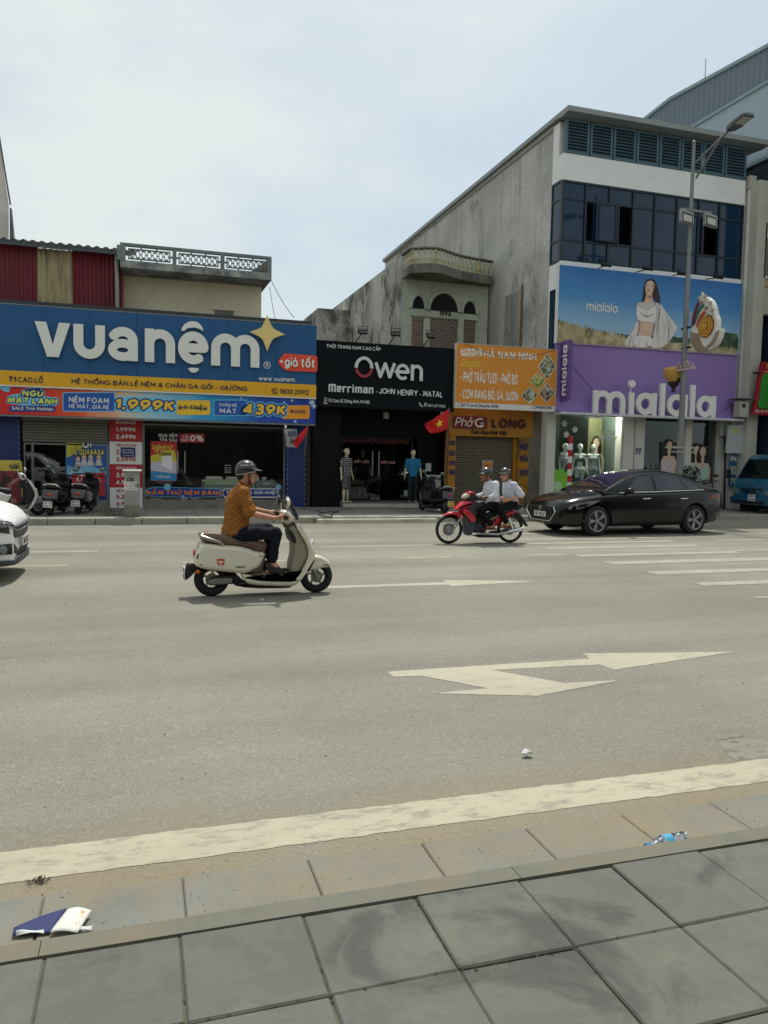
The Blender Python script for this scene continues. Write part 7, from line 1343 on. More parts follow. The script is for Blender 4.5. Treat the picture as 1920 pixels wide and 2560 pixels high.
# ---------------------------------------------------------------- cars
def lerp(tb, x):
    if x <= tb[0][0]: return tb[0][1]
    for (a, b), (c, d) in zip(tb[:-1], tb[1:]):
        if x <= c: return b+(d-b)*(x-a)/(c-a)
    return tb[-1][1]
def slerp(tb, x):                     # smooth version: average of neighbours
    return (lerp(tb, x-.06)+2*lerp(tb, x)+lerp(tb, x+.06))/4
class Car:
    """s = distance behind the front bumper; x = L/2-s; profile tables in metres"""
    def __init__(c,name,label,L,wid,bot,shoulder,deck,belt,roof,roofw,gh,axles,Rw,body,cat='car'):
        c.L,c.wid,c.bot,c.sh,c.deck,c.belt,c.roof,c.roofw,c.gh,c.ax,c.R,c.body = L,wid,bot,shoulder,deck,belt,roof,roofw,gh,axles,Rw,body
        c.t = thing(name, label, cat); X = lambda s: L/2-s; c.X = X
        st = sorted(set([0,.015,.04,.08,.14,.22,.32]+[.45+i*.13 for i in range(int((L-.9)/.13))]+[L-.4,L-.3,L-.2,L-.12,L-.06,L-.02,L]))
        rings = []
        for s in st:
            hw = [(y,z) for y,z in c.section(s)]; ring = [(X(s),y,z) for y,z in hw]+[(X(s),-y,z) for y,z in hw[::-1] if y > 1e-6]; rings.append(ring)
        m = MB().loft(rings); me = m.mesh('body_shell',body); ob = bpy.data.objects.new('tmp',me); COL.objects.link(ob)
        cut = MB()
        for a in axles:
            for s_ in (-1, 1): cut.lathe([(Rw+.055, -.24), (Rw+.055, .3)], (X(a), s_*.80, Rw), (0, s_, 0), 36)
        cm = cut.mesh('cut',M('wheel_well',srgb(14,14,15),.9)); co = bpy.data.objects.new('cut',cm); COL.objects.link(co)
        bo = ob.modifiers.new('b','BOOLEAN'); bo.operation = 'DIFFERENCE'; bo.object = co; bo.solver = 'EXACT'
        try: bo.material_mode = 'TRANSFER'
        except Exception: pass
        dg = bpy.context.evaluated_depsgraph_get(); me2 = bpy.data.meshes.new_from_object(ob.evaluated_get(dg)); bpy.data.objects.remove(ob); bpy.data.objects.remove(co)
        me2.polygons.foreach_set('use_smooth',[True]*len(me2.polygons)); me2.set_sharp_from_angle(angle=math.radians(32)); me2.name = 'body_shell'
        c.shell = link('body_shell', me2, c.t)
        s0, s1 = gh; n = 34; rings = []
        for i in range(n+1):
            s = s0+(s1-s0)*i/n; P = c.ghsec(s); rings.append([(X(s),y,z) for y,z in P]+[(X(s),-y,z) for y,z in P[::-1] if y > 1e-6])
        MB().loft(rings, True, True).build('cabin', body, c.t, 40)
    def section(c, s):
        w = slerp(c.wid,s); zb_ = lerp(c.bot,s); zs = slerp(c.sh,s); zd = max(slerp(c.deck,s),zs+.005); zm = (zb_+zs)/2
        return [(0,zb_),(w*.80,zb_),(w*.94,zb_+.03),(w*.985,zb_+.12),(w*1.0,zm-.02),(w*.992,zm+.08),(w*.985,zs-.10),(w*.97,zs-.03),(w*.93,zs),(w*.80,zs+(zd-zs)*.55),(w*.45,zd-.005),(0,zd)]
    def side_y(c, s, z):
        P = c.section(s)[2:9]; return lerp(sorted([(q[1], q[0]) for q in P]), z)
    def ghsec(c, s):
        zb_ = slerp(c.belt,s); zr = max(slerp(c.roof,s),zb_+.002); w = slerp(c.wid,s); yb = w*.93; f = min(1,(zr-zb_)/.45); yr = yb+(c.roofw-yb)*f; h = zr-zb_
        return [(yb,zb_-.02),(yb-.004,zb_),(yr+.035*f,zb_+h*.80),(yr-.03*f,zb_+h*.93),(yr-.18*f,zr-.008*f),(0,zr+.012*f)]
    def side_pt(c, s, t):             # t 0 belt .. 1 top of the side glass
        P = c.ghsec(s); a, b = P[1], P[2]; return (a[0]+(b[0]-a[0])*t, a[1]+(b[1]-a[1])*t)
    def side_glass(c, s0, s1, t0, t1, mat, nm='side_window', off=.006, side=-1, n=10, sl0=0, sl1=0):
        m = MB(); V = []
        for i in range(n+1):
            for t_ in (t0, t1):
                q = t_-t0; q = q/(t1-t0); a = s0+sl0*q; b = s1+sl1*q; s = a+(b-a)*i/n; y,z = c.side_pt(s,t_); V.append((c.X(s),side*(y+off),z+off*.3))
        m.add(V, [(2*i, 2*i+2, 2*i+3, 2*i+1) for i in range(n)]); return m.build(nm, mat, c.t, 60)
    def top_glass(c, s0, s1, fy, mat, nm, off=.007, n=8):
        m = MB(); V = []; k = 9
        for i in range(n+1):
            s = s0+(s1-s0)*i/n; P = c.ghsec(s); tb = sorted([(y, z) for y, z in P[2:]]); lim = P[2][0]*.98
            for j in range(k): y = lim*(2*j/(k-1)-1)*fy; V.append((c.X(s)+off*.6*(1 if s < c.L/2 else -1),y,lerp(tb,abs(y))+off))
        m.add(V,[(i*k+j,(i+1)*k+j,(i+1)*k+j+1,i*k+j+1) for i in range(n) for j in range(k-1)]); return m.build(nm,mat,c.t,60)
    def patch(c, pts, mat, nm, off=.006, side=-1, th=.0):
        """outline in (s,z) laid on the body side"""
        v,t = union2d([ccw(pts)]); m = MB(); m.add([(c.X(s),side*(c.side_y(s,z)+off),z) for s,z in v],t); o = m.build(nm,mat,c.t); return o
    def wheel(c, s, side, spokes, track):
        R = c.R; w = at(MB().lathe([(R*.66,-.095),(R*.9,-.105),(R*.98,-.085),(R,-.04),(R,.04),(R*.98,.085),(R*.9,.1),(R*.66,.095)],axis=(0,1,0),n=40).build('wheel',TYRE,c.t,40),(c.X(s),side*track,R)); f = side
        MB().lathe([(R*.70,f*.097),(R*.70,f*.108),(R*.64,f*.10),(R*.60,f*.05),(R*.60,f*.02)],axis=(0,1,0),n=40,caps=False).build('rim',RIM,w,40); MB().lathe([(R*.60,f*.02),(.001,f*.021)],axis=(0,1,0),n=30).build('wheel_dish',M('dish_dark',srgb(30,30,31),.6),w)
        for k in range(spokes):
            a = 2*PI*k/spokes
            for d_ in (-.13, .13):
                MB().bar((R*.12*math.cos(a),f*.085,R*.12*math.sin(a)),(R*.64*math.cos(a+d_),f*.10,R*.64*math.sin(a+d_)),.035,.03,up=(0,1,0)).build('spoke',RIM,w)
        MB().lathe([(R*.16,f*.06),(R*.15,f*.108),(.001,f*.11)],axis=(0,1,0),n=16).build('hub_cap',RIM,w,40); return w
BLKC = M('car_black',srgb(7,9,10),.18,0,var=.03,spec=.35,coat=.25); TINT = M('car_tint',srgb(16,22,25),.05,0,var=.05,spec=.8,coat=.5)
sed = Car('black_sedan', 'black four door saloon waiting by the zebra crossing', 4.57,
    [(0,.50),(.04,.62),(.12,.72),(.3,.81),(.6,.86),(1.2,.885),(3.4,.89),(3.9,.87),(4.25,.82),(4.45,.74),(4.57,.62)],
    [(0, .24), (.3, .19), (3.9, .20), (4.3, .26), (4.57, .40)],
    [(0,.56),(.06,.64),(.2,.70),(.5,.78),(1.0,.86),(1.5,.90),(2.5,.92),(3.5,.955),(4.2,.97),(4.5,.93),(4.57,.88)],
    [(0,.60),(.06,.70),(.2,.78),(.6,.885),(1.1,.965),(1.5,.97),(3.8,1.02),(4.2,1.045),(4.48,1.03),(4.57,.93)],
    [(1.0, .91), (1.5, .915), (2.5, .935), (3.5, .97), (4.1, 1.0)],
    [(1.05, .94), (1.3, 1.06), (1.7, 1.23), (2.05, 1.345), (2.35, 1.405), (2.7, 1.425), (3.0, 1.405), (3.35, 1.33), (3.7, 1.205), (4.0, 1.07), (4.15, 1.02)], .58, (1.05, 4.15), (.88, 3.58), .325, BLKC)
for s in (.88, 3.58):
    for sd_ in (-1, 1): sed.wheel(s, sd_, 5, .755)
for sd_ in (-1, 1):
    sed.side_glass(1.62,2.42,.10,.93,TINT,side=sd_,sl0=.42,sl1=.02); sed.side_glass(2.50,3.36,.10,.93,TINT,side=sd_,sl0=.0,sl1=-.16); sed.side_glass(3.40,3.78,.12,.80,TINT,'quarter_window',side=sd_,sl1=-.28,sl0=-.16)
    V = [(sed.X(s),sd_*(sed.side_pt(s,0)[0]+.006),sed.side_pt(s,0.03)[1]) for s in [1.45+i*.14 for i in range(18)]]; MB().tube(V,.010,5).build('window_trim',CHROME,sed.t)
    for s in (1.36,2.46,3.46): sed.patch([(s,.30),(s+.008,.30),(s+.008+(.10 if s > 3 else -.03 if s < 2 else .02),.89),(s+(.10 if s > 3 else -.03 if s < 2 else .02),.89)],BLKP,'door_seam',.004,sd_)
    for s in (2.16,3.2): q = sed.side_y(s,.80); MB().capsule((sed.X(s)-.09,sd_*(q+.022),.80),(sed.X(s)+.09,sd_*(q+.022),.795),.014,.014,8).build('door_handle',CHROME,sed.t,60)
    mp_ = sed.side_pt(1.66,0); m_ = MB().ball((sed.X(1.66),sd_*(mp_[0]+.13),.975),(.11,.085,.065)).build('mirror',BLKC,sed.t,60); MB().bar((sed.X(1.62),sd_*(mp_[0]-.01),.93),(sed.X(1.66),sd_*(mp_[0]+.1),.95),.06,.04).build('mirror_arm',BLKP,m_); MB().bar((sed.X(1.72),sd_*(mp_[0]+.20),.965),(sed.X(1.60),sd_*(mp_[0]+.20),.962),.012,.012).build('mirror_trim',CHROME,m_)
    sed.patch([(.20,.565),(.42,.575),(.72,.665),(.96,.765),(.62,.745),(.32,.69),(.2,.62)],M('headlamp',srgb(120,126,128),.12,.2,coat=.8),'headlight',.006,sd_); sed.patch([(.36,.60),(.5,.615),(.66,.68),(.55,.69),(.40,.65)],M('headlamp_dark',srgb(40,42,44),.1,.3,coat=1),'headlight_inner',.010,sd_)
    sed.patch([(3.98,.80),(4.30,.79),(4.52,.80),(4.52,.90),(4.25,.905),(4.05,.87)],M('taillamp',srgb(120,14,22),.12,coat=1),'tail_light',.008,sd_); sed.patch([(.5,.30),(.62,.30),(.62,.36),(.5,.36)],BLKP,'fog_lamp',.006,sd_); sed.patch([(1.45,.29),(3.2,.30),(3.2,.315),(1.45,.305)],M('sill_shine',srgb(40,42,44),.2),'sill_line',.006,sd_); sed.patch([(4.2,.40),(4.5,.42),(4.5,.45),(4.2,.43)],M('reflector_grey',srgb(120,120,120),.3),'bumper_reflector',.006,sd_)
sed.top_glass(1.20, 2.02, .92, TINT, 'windscreen'); sed.top_glass(3.32, 4.0, .90, TINT, 'rear_window')
fx = sed.X(0)
def gface(hx_): return [(-.50*hx_,.60),(.50*hx_,.60),(.56*hx_,.50),(.36*hx_,.30),(-.36*hx_,.30),(-.56*hx_,.50)]
gr = MB().prism([(y,z) for y,z in gface(1.0)],fx-.14,fx+.012,'x').build('grille',M('grille_black',srgb(12,12,13),.4),sed.t)
G_ = gface(1.03)+[gface(1.03)[0]]; MB().tube([(fx+.016,y,z) for y,z in G_],.014,6).build('grille_surround',CHROME,gr)
for k in range(6): z = .34+k*.045; w_ = .40+.02*k if k < 4 else .52; MB().box(fx+.012,fx+.022,-w_,w_,z,z+.012).build('grille_bar',M('grille_bar',srgb(70,72,74),.3,.6),gr)
e = MB(); e.torus((fx+.03,0,.56),.045,.007,(1,0,0),20,6); e.bar((fx+.03,-.02,.535),(fx+.03,-.005,.585),.008); e.bar((fx+.03,.02,.585),(fx+.03,.005,.535),.008); e.bar((fx+.03,-.012,.56),(fx+.03,.012,.56),.008); e.build('badge',CHROME,gr)
plate(sed.t,(fx+.032,0,.435),.46,.11,('30F-583.14',),(0,0,PI/2)); plate(sed.t,(-sed.L/2-.01,0,.62),.46,.11,('30F-583.14',),(0,0,-PI/2))
MB().bar((fx-1.0, -.55, .985), (fx-1.0, .2, .99), .02, .012).build('wiper', BLKP, sed.t)
sed.t.scale = (1.0,1.0,1.03); dv = Vector((9.35-12.23,14.51-14.70)); ang = math.atan2(dv.y,dv.x); sed.t.rotation_euler = (0,0,ang)
cw = Vector((10.79,14.60)); lft = Vector((-math.sin(ang),math.cos(ang))); ctr = cw-lft*(.755+.1); fwd = Vector((math.cos(ang),math.sin(ang))); ctr -= fwd*(sed.X((.88+3.58)/2)); sed.t.location = (ctr.x,ctr.y,0)
# white SUV cut by the left edge
WHTC = paint('car_white', srgb(238, 238, 236), .4, .3); DK = M('suv_dark', srgb(58, 62, 66), .5, .2, var=.08)
suv = Car('white_suv', 'white car nosing in at the left edge with dark grille', 4.53,
    [(0,.66),(.02,.72),(.08,.78),(.2,.83),(.45,.875),(.8,.90),(1.2,.905),(3.6,.905),(4.2,.87),(4.53,.74)],
    [(0, .26), (.3, .22), (4.0, .24), (4.53, .42)],
    [(0,.70),(.03,.80),(.12,.88),(.3,.94),(.8,1.0),(1.4,1.03),(3.0,1.06),(4.3,1.08),(4.53,1.0)],
    [(0,.74),(.03,.86),(.12,.95),(.3,1.02),(.8,1.10),(1.25,1.14),(2.5,1.10),(4.3,1.12),(4.53,1.05)],
    [(1.1, 1.04), (2.5, 1.07), (4.4, 1.12)], [(1.15, 1.10), (1.6, 1.36), (2.05, 1.60), (2.4, 1.68), (3.0, 1.70), (3.8, 1.66), (4.15, 1.58), (4.4, 1.30), (4.45, 1.12)], .62, (1.15, 4.45), (.92, 3.54), .345, WHTC)
for s in (.92, 3.54):
    for sd_ in (-1, 1): suv.wheel(s, sd_, 5, .775)
def suv_wrap(u0, u1, zlo, zhi, mat, nm, off=.012, th=.02, n=24):
    """band wrapped round the nose: u from the centre line (0) to the corner (1) and back along the flank (u-1 metres); mirrored"""
    for sd_ in (-1, 1):
        rows = []
        for i in range(n+1):
            u = u0+(u1-u0)*i/n; r = []
            for f in (zlo, zhi):
                z = f(u); yc = suv.side_y(.0, min(z, .68))
                if u <= 1: x = suv.X(0)+off-.03*u**4; y = yc*u
                else: s = (u-1); x = suv.X(s)+off*max(0, 1-s*6); y = suv.side_y(s, z)+off*min(1, s*8)
                r.append((x, sd_*y, z))
            rows.append(r)
        m = MB(); m.add([p for r in rows for p in r],[(2*i,2*i+2,2*i+3,2*i+1) for i in range(n)]); o = m.build(nm,mat,suv.t,50); q = o.modifiers.new('t','SOLIDIFY'); q.thickness = th; q.offset = 0
L_ = lambda *tb: (lambda u: lerp(list(tb), u))
suv_wrap(0,1.5,L_((0,.56),(.8,.58),(1.1,.67),(1.5,.79)),L_((0,.74),(.9,.74),(1.02,.80),(1.3,.88),(1.5,.90)),DK,'grille',.014)
suv_wrap(.0,1.12,L_((0,.725),(.9,.725),(1.12,.79)),L_((0,.74),(.9,.74),(1.12,.805)),M('bar_grey',srgb(150,154,156),.25,.7),'grille_bar',.03)
suv_wrap(.0,1.06,L_((0,.66),(.8,.67),(1.06,.73)),L_((0,.675),(.8,.685),(1.06,.745)),M('bar_grey'),'grille_bar',.03)
suv_wrap(1.06,1.62,L_((1.06,.735),(1.2,.745),(1.62,.87)),L_((1.06,.785),(1.3,.865),(1.62,.895)),M('headlamp'),'headlight',.022,.01)
suv_wrap(.62,1.42,L_((.62,.37),(1.42,.40)),L_((.62,.42),(.9,.52),(1.2,.525),(1.42,.43)),BLKP,'fog_recess',.012)
suv_wrap(0,1.5,L_((0,.235),(1.5,.235)),L_((0,.33),(.7,.335),(1.0,.30),(1.5,.33)),DK,'bumper_lip',.028)
suv_wrap(0, .6, L_((0, .335), (.6, .335)), L_((0, .42), (.6, .40)), BLKP, 'lower_intake', .012)
for sd_ in (-1, 1):
    suv.side_glass(1.85,2.55,.1,.93,TINT,side=sd_,sl0=.42); suv.side_glass(2.62,3.45,.1,.93,TINT,side=sd_); suv.side_glass(3.55,4.2,.12,.85,TINT,side=sd_,sl1=-.2)
    q = suv.side_y(.13,.455); MB().ball((suv.X(.11),sd_*(q+.0),.455),(.06,.035,.055)).build('fog_lamp',M('headlamp'),suv.t,60); MB().torus((suv.X(.11)+.01,sd_*(q+.012),.455),.06,.01,(.6,sd_*.8,0),18,6).build('fog_lamp_ring',CHROME,suv.t,60)
    mp_ = suv.side_pt(1.8,0); MB().ball((suv.X(1.8),sd_*(mp_[0]+.15),1.15),(.09,.09,.08)).build('mirror',WHTC,suv.t,60)
    for s in (1.4,2.58): suv.patch([(s,.36),(s+.008,.36),(s+.008,1.0),(s,1.0)],BLKP,'door_seam',.004,sd_)
suv.top_glass(1.3, 2.05, .92, TINT, 'windscreen'); fx = suv.X(0)
plate(suv.t, (fx+.05, 0, .50), .46, .12, ('30G-127.42',), (0, 0, PI/2))
suv.t.location = (-1.50-suv.L/2, 10.9, 0); suv.t.scale = (1, 1, .94)
# blue light truck
TBL = paint('truck_blue',srgb(28,92,122)); tr = thing('blue_truck','blue light truck cab at the right edge in front of the dark bay','truck',(17.85,19.15,0),PI); H = lambda x: -x
prof = [(0,.48),(.03,.62),(.03,.98),(.10,1.16),(.52,1.80),(.66,1.92),(.85,1.97),(1.55,1.97),(1.62,1.90),(1.62,.48)]
pillow([(H(a), b) for a, b in prof], -.82, .82, .09, 4, 1).build('cab', TBL, tr, 35)
def tq(a, b, y0, y1, off, mat, nm, n=6):    # strip on the sloped front between profile points a,b
    d = (Vector(b)-Vector(a)).normalized(); nn = Vector((-d.y,d.x)); A_ = Vector(a)+nn*off; B_ = Vector(b)+nn*off; m = MB(); V = [(H(p.x),y,p.y) for p in (A_,B_) for y in [y0+(y1-y0)*i/n for i in range(n+1)]]; m.add(V,[(i,i+1,n+2+i,n+1+i) for i in range(n)]); return m.build(nm,mat,tr)
tq((.13, 1.20), (.515, 1.79), -.70, .70, .012, TINT, 'windscreen')
for s_ in (-1, 1):
    MB().prism([(H(.26),1.22),(H(.95),1.20),(H(.95),1.80),(H(.60),1.80)],s_*.822,s_*.828,'y').build('side_window',TINT,tr); MB().prism([(H(1.05),.6),(H(1.06),.6),(H(1.06),1.8),(H(1.05),1.8)],s_*.822,s_*.826,'y').build('door_seam',BLKP,tr)
    MB().prism(smooth_poly([(s_*.50,.70),(s_*.80,.72),(s_*.80,.92),(s_*.62,.90)],1),H(.02)-.03,H(.02)+.02,'x').build('headlight',M('headlamp'),tr,40); MB().box(H(.0)-.0,H(.0)+.02,s_*.5-.1,s_*.5+.1,.56,.62).build('fog_lamp',M('headlamp_dark'),tr); MB().tube([(H(.2),s_*.82,1.25),(H(.05),s_*.98,1.3)],.012,6).build('mirror_arm',BLKP,tr); MB().obox((H(.03),s_*1.02,1.32),(.05,.15,.28)).build('mirror',BLKP,tr)
    w = at(MB().lathe([(.20,-.09),(.31,-.095),(.335,-.06),(.335,.06),(.31,.095),(.20,.09)],axis=(0,1,0),n=32).build('wheel',TYRE,tr,40),(H(.62),s_*.70,.335)); MB().lathe([(.2,-.05),(.12,-.02),(.05,-.07),(.001,-.07)],axis=(0,s_*-1,0),n=24).build('rim',GREYM,w,40)
    w = at(MB().lathe([(.20,-.12),(.31,-.125),(.335,-.08),(.335,.08),(.31,.125),(.20,.12)],axis=(0,1,0),n=32).build('wheel',TYRE,tr,40),(H(3.2),s_*.66,.335))
    MB().tube([(H(.165), s_*.35-.1, 1.18), (H(.30), s_*.35+.2, 1.40)], .008, 5).build('wiper', BLKP, tr)
pillow([(H(-.03),.40),(H(-.06),.50),(H(-.05),.62),(H(.10),.64),(H(.10),.38)],-.83,.83,.03,3,0).build('bumper',TBL,tr,35)
MB().box(H(-.055),H(-.075),-.62,.62,.44,.52).build('lower_grille',BLKP,tr); MB().box(H(-.0),H(-.025)+.0,-.42,.42,.86,.90).build('grille_slot',BLKP,tr)
m = MB()
for a, b in ((-.36, -.04), (.04, .36)): m.box(H(-.01)+.01, H(-.03)+.01, a, b, .80, .83)
for a,b in ((-.36,-.04),(.04,.36)): MB().box(H(-.012),H(-.04),a,b,.80,.825).build('chrome_slot',CHROME,tr)
q = MB(); V,T,W0 = flat_text('KIA',.18); extrude2d(q,V,T,lambda u,v,d: (H(-.012)+.012-d,-.11+.22*u/W0,.99+.07*v),.01); q.build('badge',CHROME,tr)
plate(tr,(H(-.085),.12,.62),.30,.20,('29K','041.69'),(0,0,PI/2)); MB().box(H(1.75),H(4.6),-.85,.85,.78,1.15).build('cargo_bed',M('truck_bed',srgb(34,84,108),.5),tr); MB().box(H(.4),H(4.5),-.4,.4,.45,.77).build('chassis',BLKP,tr); MB().box(H(1.66),H(1.74),-.84,.84,.78,2.1).build('headboard',TBL,tr)
# ================================================================ people and mannequins
from mathutils import noise as mnoise
def blob(name, caps, balls, mat, parent, voxel=.010, it=6, tors=(), folds=0):
    """one continuous surface: overlapping tapered limbs united by a voxel remesh and smoothed"""
    m = MB()
    for p, q, r0, r1 in caps: m.capsule(p, q, r0, r1, 12)
    for b in balls: m.ball(b[0], b[1], 14, 10)
    for rings in tors:              # torso: list of (centre, rx, ry)
        R = []
        for c,rx,ry in rings: R.append([(c[0]+rx*math.cos(2*PI*k/20),c[1]+ry*math.sin(2*PI*k/20),c[2]) for k in range(20)])
        m.loft(R)
    me = m.mesh('tmp', None); o = bpy.data.objects.new('tmp', me); COL.objects.link(o)
    a = o.modifiers.new('r', 'REMESH'); a.mode = 'VOXEL'; a.voxel_size = voxel; a.use_smooth_shade = True
    b = o.modifiers.new('s', 'SMOOTH'); b.iterations = it; b.factor = .5
    dg = bpy.context.evaluated_depsgraph_get(); me2 = bpy.data.meshes.new_from_object(o.evaluated_get(dg)); bpy.data.objects.remove(o); bpy.data.meshes.remove(me)
    me2.name = name; me2.materials.clear(); me2.materials.append(mat); me2.polygons.foreach_set('use_smooth',[True]*len(me2.polygons))
    if folds:
        me2.calc_loop_triangles(); nn_ = [v.normal.copy() for v in me2.vertices]
        for v,q in zip(me2.vertices,nn_): c_ = v.co; v.co = c_+q*(folds*(mnoise.noise(V3((c_.x*9+c_.z*5,c_.y*7,c_.z*16-c_.x*6)))+.45*mnoise.noise(V3((c_.x*26,c_.y*20,c_.z*30+c_.x*14)))))
    return link(name, me2, parent)
V3 = Vector
def hand_grip(w, g, side, caps, balls, s=1.0):
    """hand closed round a bar along Y at g; w = wrist; four fingers over the bar, thumb below"""
    w = V3(w); g = V3(g); kn = g+V3((-.012, 0, .034))*s
    for k in range(4):
        dy = (-.033+.022*k)*s; ln = (1,1.08,1.0,.85)[k]; a = kn+V3((0,dy,0)); b = g+V3((.034*ln,dy,.018))*1.0; c = g+V3((.030,dy,-.020*ln)); d = g+V3((.006,dy,-.030))
        caps += [(a,b,.0095*s,.009*s),(b,c,.009*s,.0085*s),(c,d,.0085*s,.0075*s)]; caps.append((w,a,.021*s,.013*s))
    caps += [(w+(g-w)*.35+V3((0,-side*.03,-.005)),g+V3((-.012,-side*.045,-.018)),.014*s,.010*s),(g+V3((-.012,-side*.045,-.018)),g+V3((.022,-side*.048,-.022)),.010*s,.008*s)]
def hand_open(w, d, side, caps, s=1.0, fwd=(1, 0, 0)):
    """relaxed hand hanging from wrist w in direction d, fingers slightly curled"""
    w = V3(w); d = V3(d).normalized(); f = V3(fwd); pl = w+d*.085*s
    for k in range(4):
        o = f*(.030-.020*k)*s; L = (.92,1.05,1.0,.8)[k]; a = pl+o; b = a+d*.038*L*s+V3((0,-side*.006,0)); c = b+d*.032*L*s+V3((0,-side*.016,0))
        caps += [(w+o*.5, a, .019*s, .0115*s), (a, b, .0098*s, .009*s), (b, c, .009*s, .0072*s)]
    caps += [(w+d*.02+f*.02*s,w+d*.06*s+f*.048*s,.013*s,.010*s),(w+d*.06*s+f*.048*s,w+d*.098*s+f*.05*s+V3((0,-side*.012,0)),.010*s,.0075*s)]
def head_parts(Hm, caps, balls, s=1.0):
    """skull, jaw, nose, brow, lips, ears and neck in the head frame (x forward)"""
    T = lambda x,y,z: Hm @ V3((x*s,y*s,z*s)); B = lambda c,r: caps.append((T(*c),T(c[0]+.0005,c[1],c[2]),r*s,r*s))
    caps += [(T(-.035, 0, .03), T(.012, 0, .045), .086*s, .080*s), (T(.03, 0, -.015), T(.045, 0, -.075), .066*s, .040*s), (T(.01, -.025, -.05), T(.05, -.01, -.092), .045*s, .026*s), (T(.01, .025, -.05), T(.05, .01, -.092), .045*s, .026*s), (T(.085, 0, .015), T(.112, 0, -.022), .012*s, .017*s),
             (T(.083, -.03, .03), T(.083, .03, .03), .014*s, .014*s), (T(.082, -.02, -.055), T(.082, .02, -.055), .011*s, .011*s), (T(.078, -.012, -.085), T(.078, .012, -.085), .018*s, .018*s), (T(.05, -.045, -.01), T(.05, -.045, -.02), .030*s, .030*s), (T(.05, .045, -.01), T(.05, .045, -.02), .030*s, .030*s)]
    for y in (-1, 1): caps += [(T(-.012, y*.083, .018), T(-.006, y*.083, -.022), .017*s, .011*s)]
def face_marks(t, Hm, s=1.0, glasses=False, brow=True):
    DK_ = M('eye_dark', srgb(28, 22, 20), .4); T = lambda x, y, z: Hm @ V3((x*s, y*s, z*s))
    for y in (-1, 1):
        m = MB(); m.ball((0,0,0),(.010*s,.013*s,.007*s),10,6); o = m.build('eye',DK_,t,60); o.matrix_local = Hm @ Matrix.Translation((.083*s,y*.030*s,.008*s))
        if brow: MB().tube([T(.094,y*.015,.032),T(.093,y*.035,.036),T(.080,y*.050,.030)],.005*s,6).build('eyebrow',M('hair_black',srgb(20,18,17),.7),t)
        if glasses: MB().torus(T(.100,y*.032,.006),.022*s,.0022*s,Hm.to_3x3() @ V3((1,0,0)),18,5).build('spectacle_rim',BLKP,t); MB().tube([T(.098,y*.054,.010),T(-.01,y*.088,.014)],.002*s,5).build('spectacle_arm',BLKP,t)
    MB().tube([T(.094,-.022,-.057),T(.099,0,-.055),T(.094,.022,-.057)],.0045*s,6).build('mouth',M('lip',srgb(150,84,78),.5),t)
def helmet(t, Hm, mat, s=1.0, peak=True, mark=None, line=None):
    n = 28; k = 12
    def P(i, j, f):
        az = 2*PI*i/n; fr = math.cos(az); cut = -.35+.30*max(fr,0)**1.2*1.25-.25*max(-fr,0)+.0*abs(math.sin(az)); el = cut+(PI/2-cut)*j/k
        return Hm @ V3(((-.015+.128*f*math.cos(el)*fr)*s,.108*f*math.cos(el)*math.sin(az)*s,(.045+.112*f*math.sin(el))*s))
    m = MB(); V = [P(i,j,1.0) for j in range(k+1) for i in range(n)]+[P(i,j,.90) for j in range(k+1) for i in range(n)]; o = n*(k+1); F = []
    for j in range(k):
        for i in range(n): a, b = j*n+i, j*n+(i+1) % n; F += [(a, b, b+n, a+n), (o+b, o+a, o+a+n, o+b+n)]
    for i in range(n): F.append(((i+1) % n, i, o+i, o+(i+1) % n))
    h = m.add(V, F).build('helmet', mat, t, 50)
    if peak:
        m = MB(); rows = []
        for i in range(11):
            a = (i/10-.5)*2.1; c_,s_ = math.cos(a),math.sin(a); rows.append([Hm @ V3(((-.015+.122*c_)*s,.105*s_*s,.062*s)),Hm @ V3(((-.015+.122*c_+.072*c_)*s,.105*s_*s*1.04,.046*s)),Hm @ V3(((-.015+.122*c_+.072*c_)*s,.105*s_*s*1.04,.040*s)),Hm @ V3(((-.015+.118*c_)*s,.105*s_*s,.048*s))])
        m.loft(rows, True, True); m.build('peak', mat, h, 40)
    if line:
        MB().tube([Hm @ V3(((-.015+.131*math.cos(-.35+.375*max(math.cos(a),0)**1.2-.25*max(-math.cos(a),0))*math.cos(a))*s,.110*math.cos(-.3)*math.sin(a)*1.03*s,(.045+.112*math.sin(-.35+.375*max(math.cos(a),0)**1.2-.25*max(-math.cos(a),0)))*s)) for a in [2*PI*i/40 for i in range(41)]],.0035*s,5).build('edge_line',line,h)
    for y in (-1,1): MB().tube([Hm @ V3((.0,y*.100*s,.02*s)),Hm @ V3((.02*s,y*.078*s,-.07*s)),Hm @ V3((.045*s,y*.02*s,-.125*s))],.009*s,6).build('strap',BLKP,h)
    return h
def frame_of(c, yaw=0, pitch=0): return Matrix.Translation(c) @ Euler((0, pitch, yaw)).to_matrix().to_4x4()
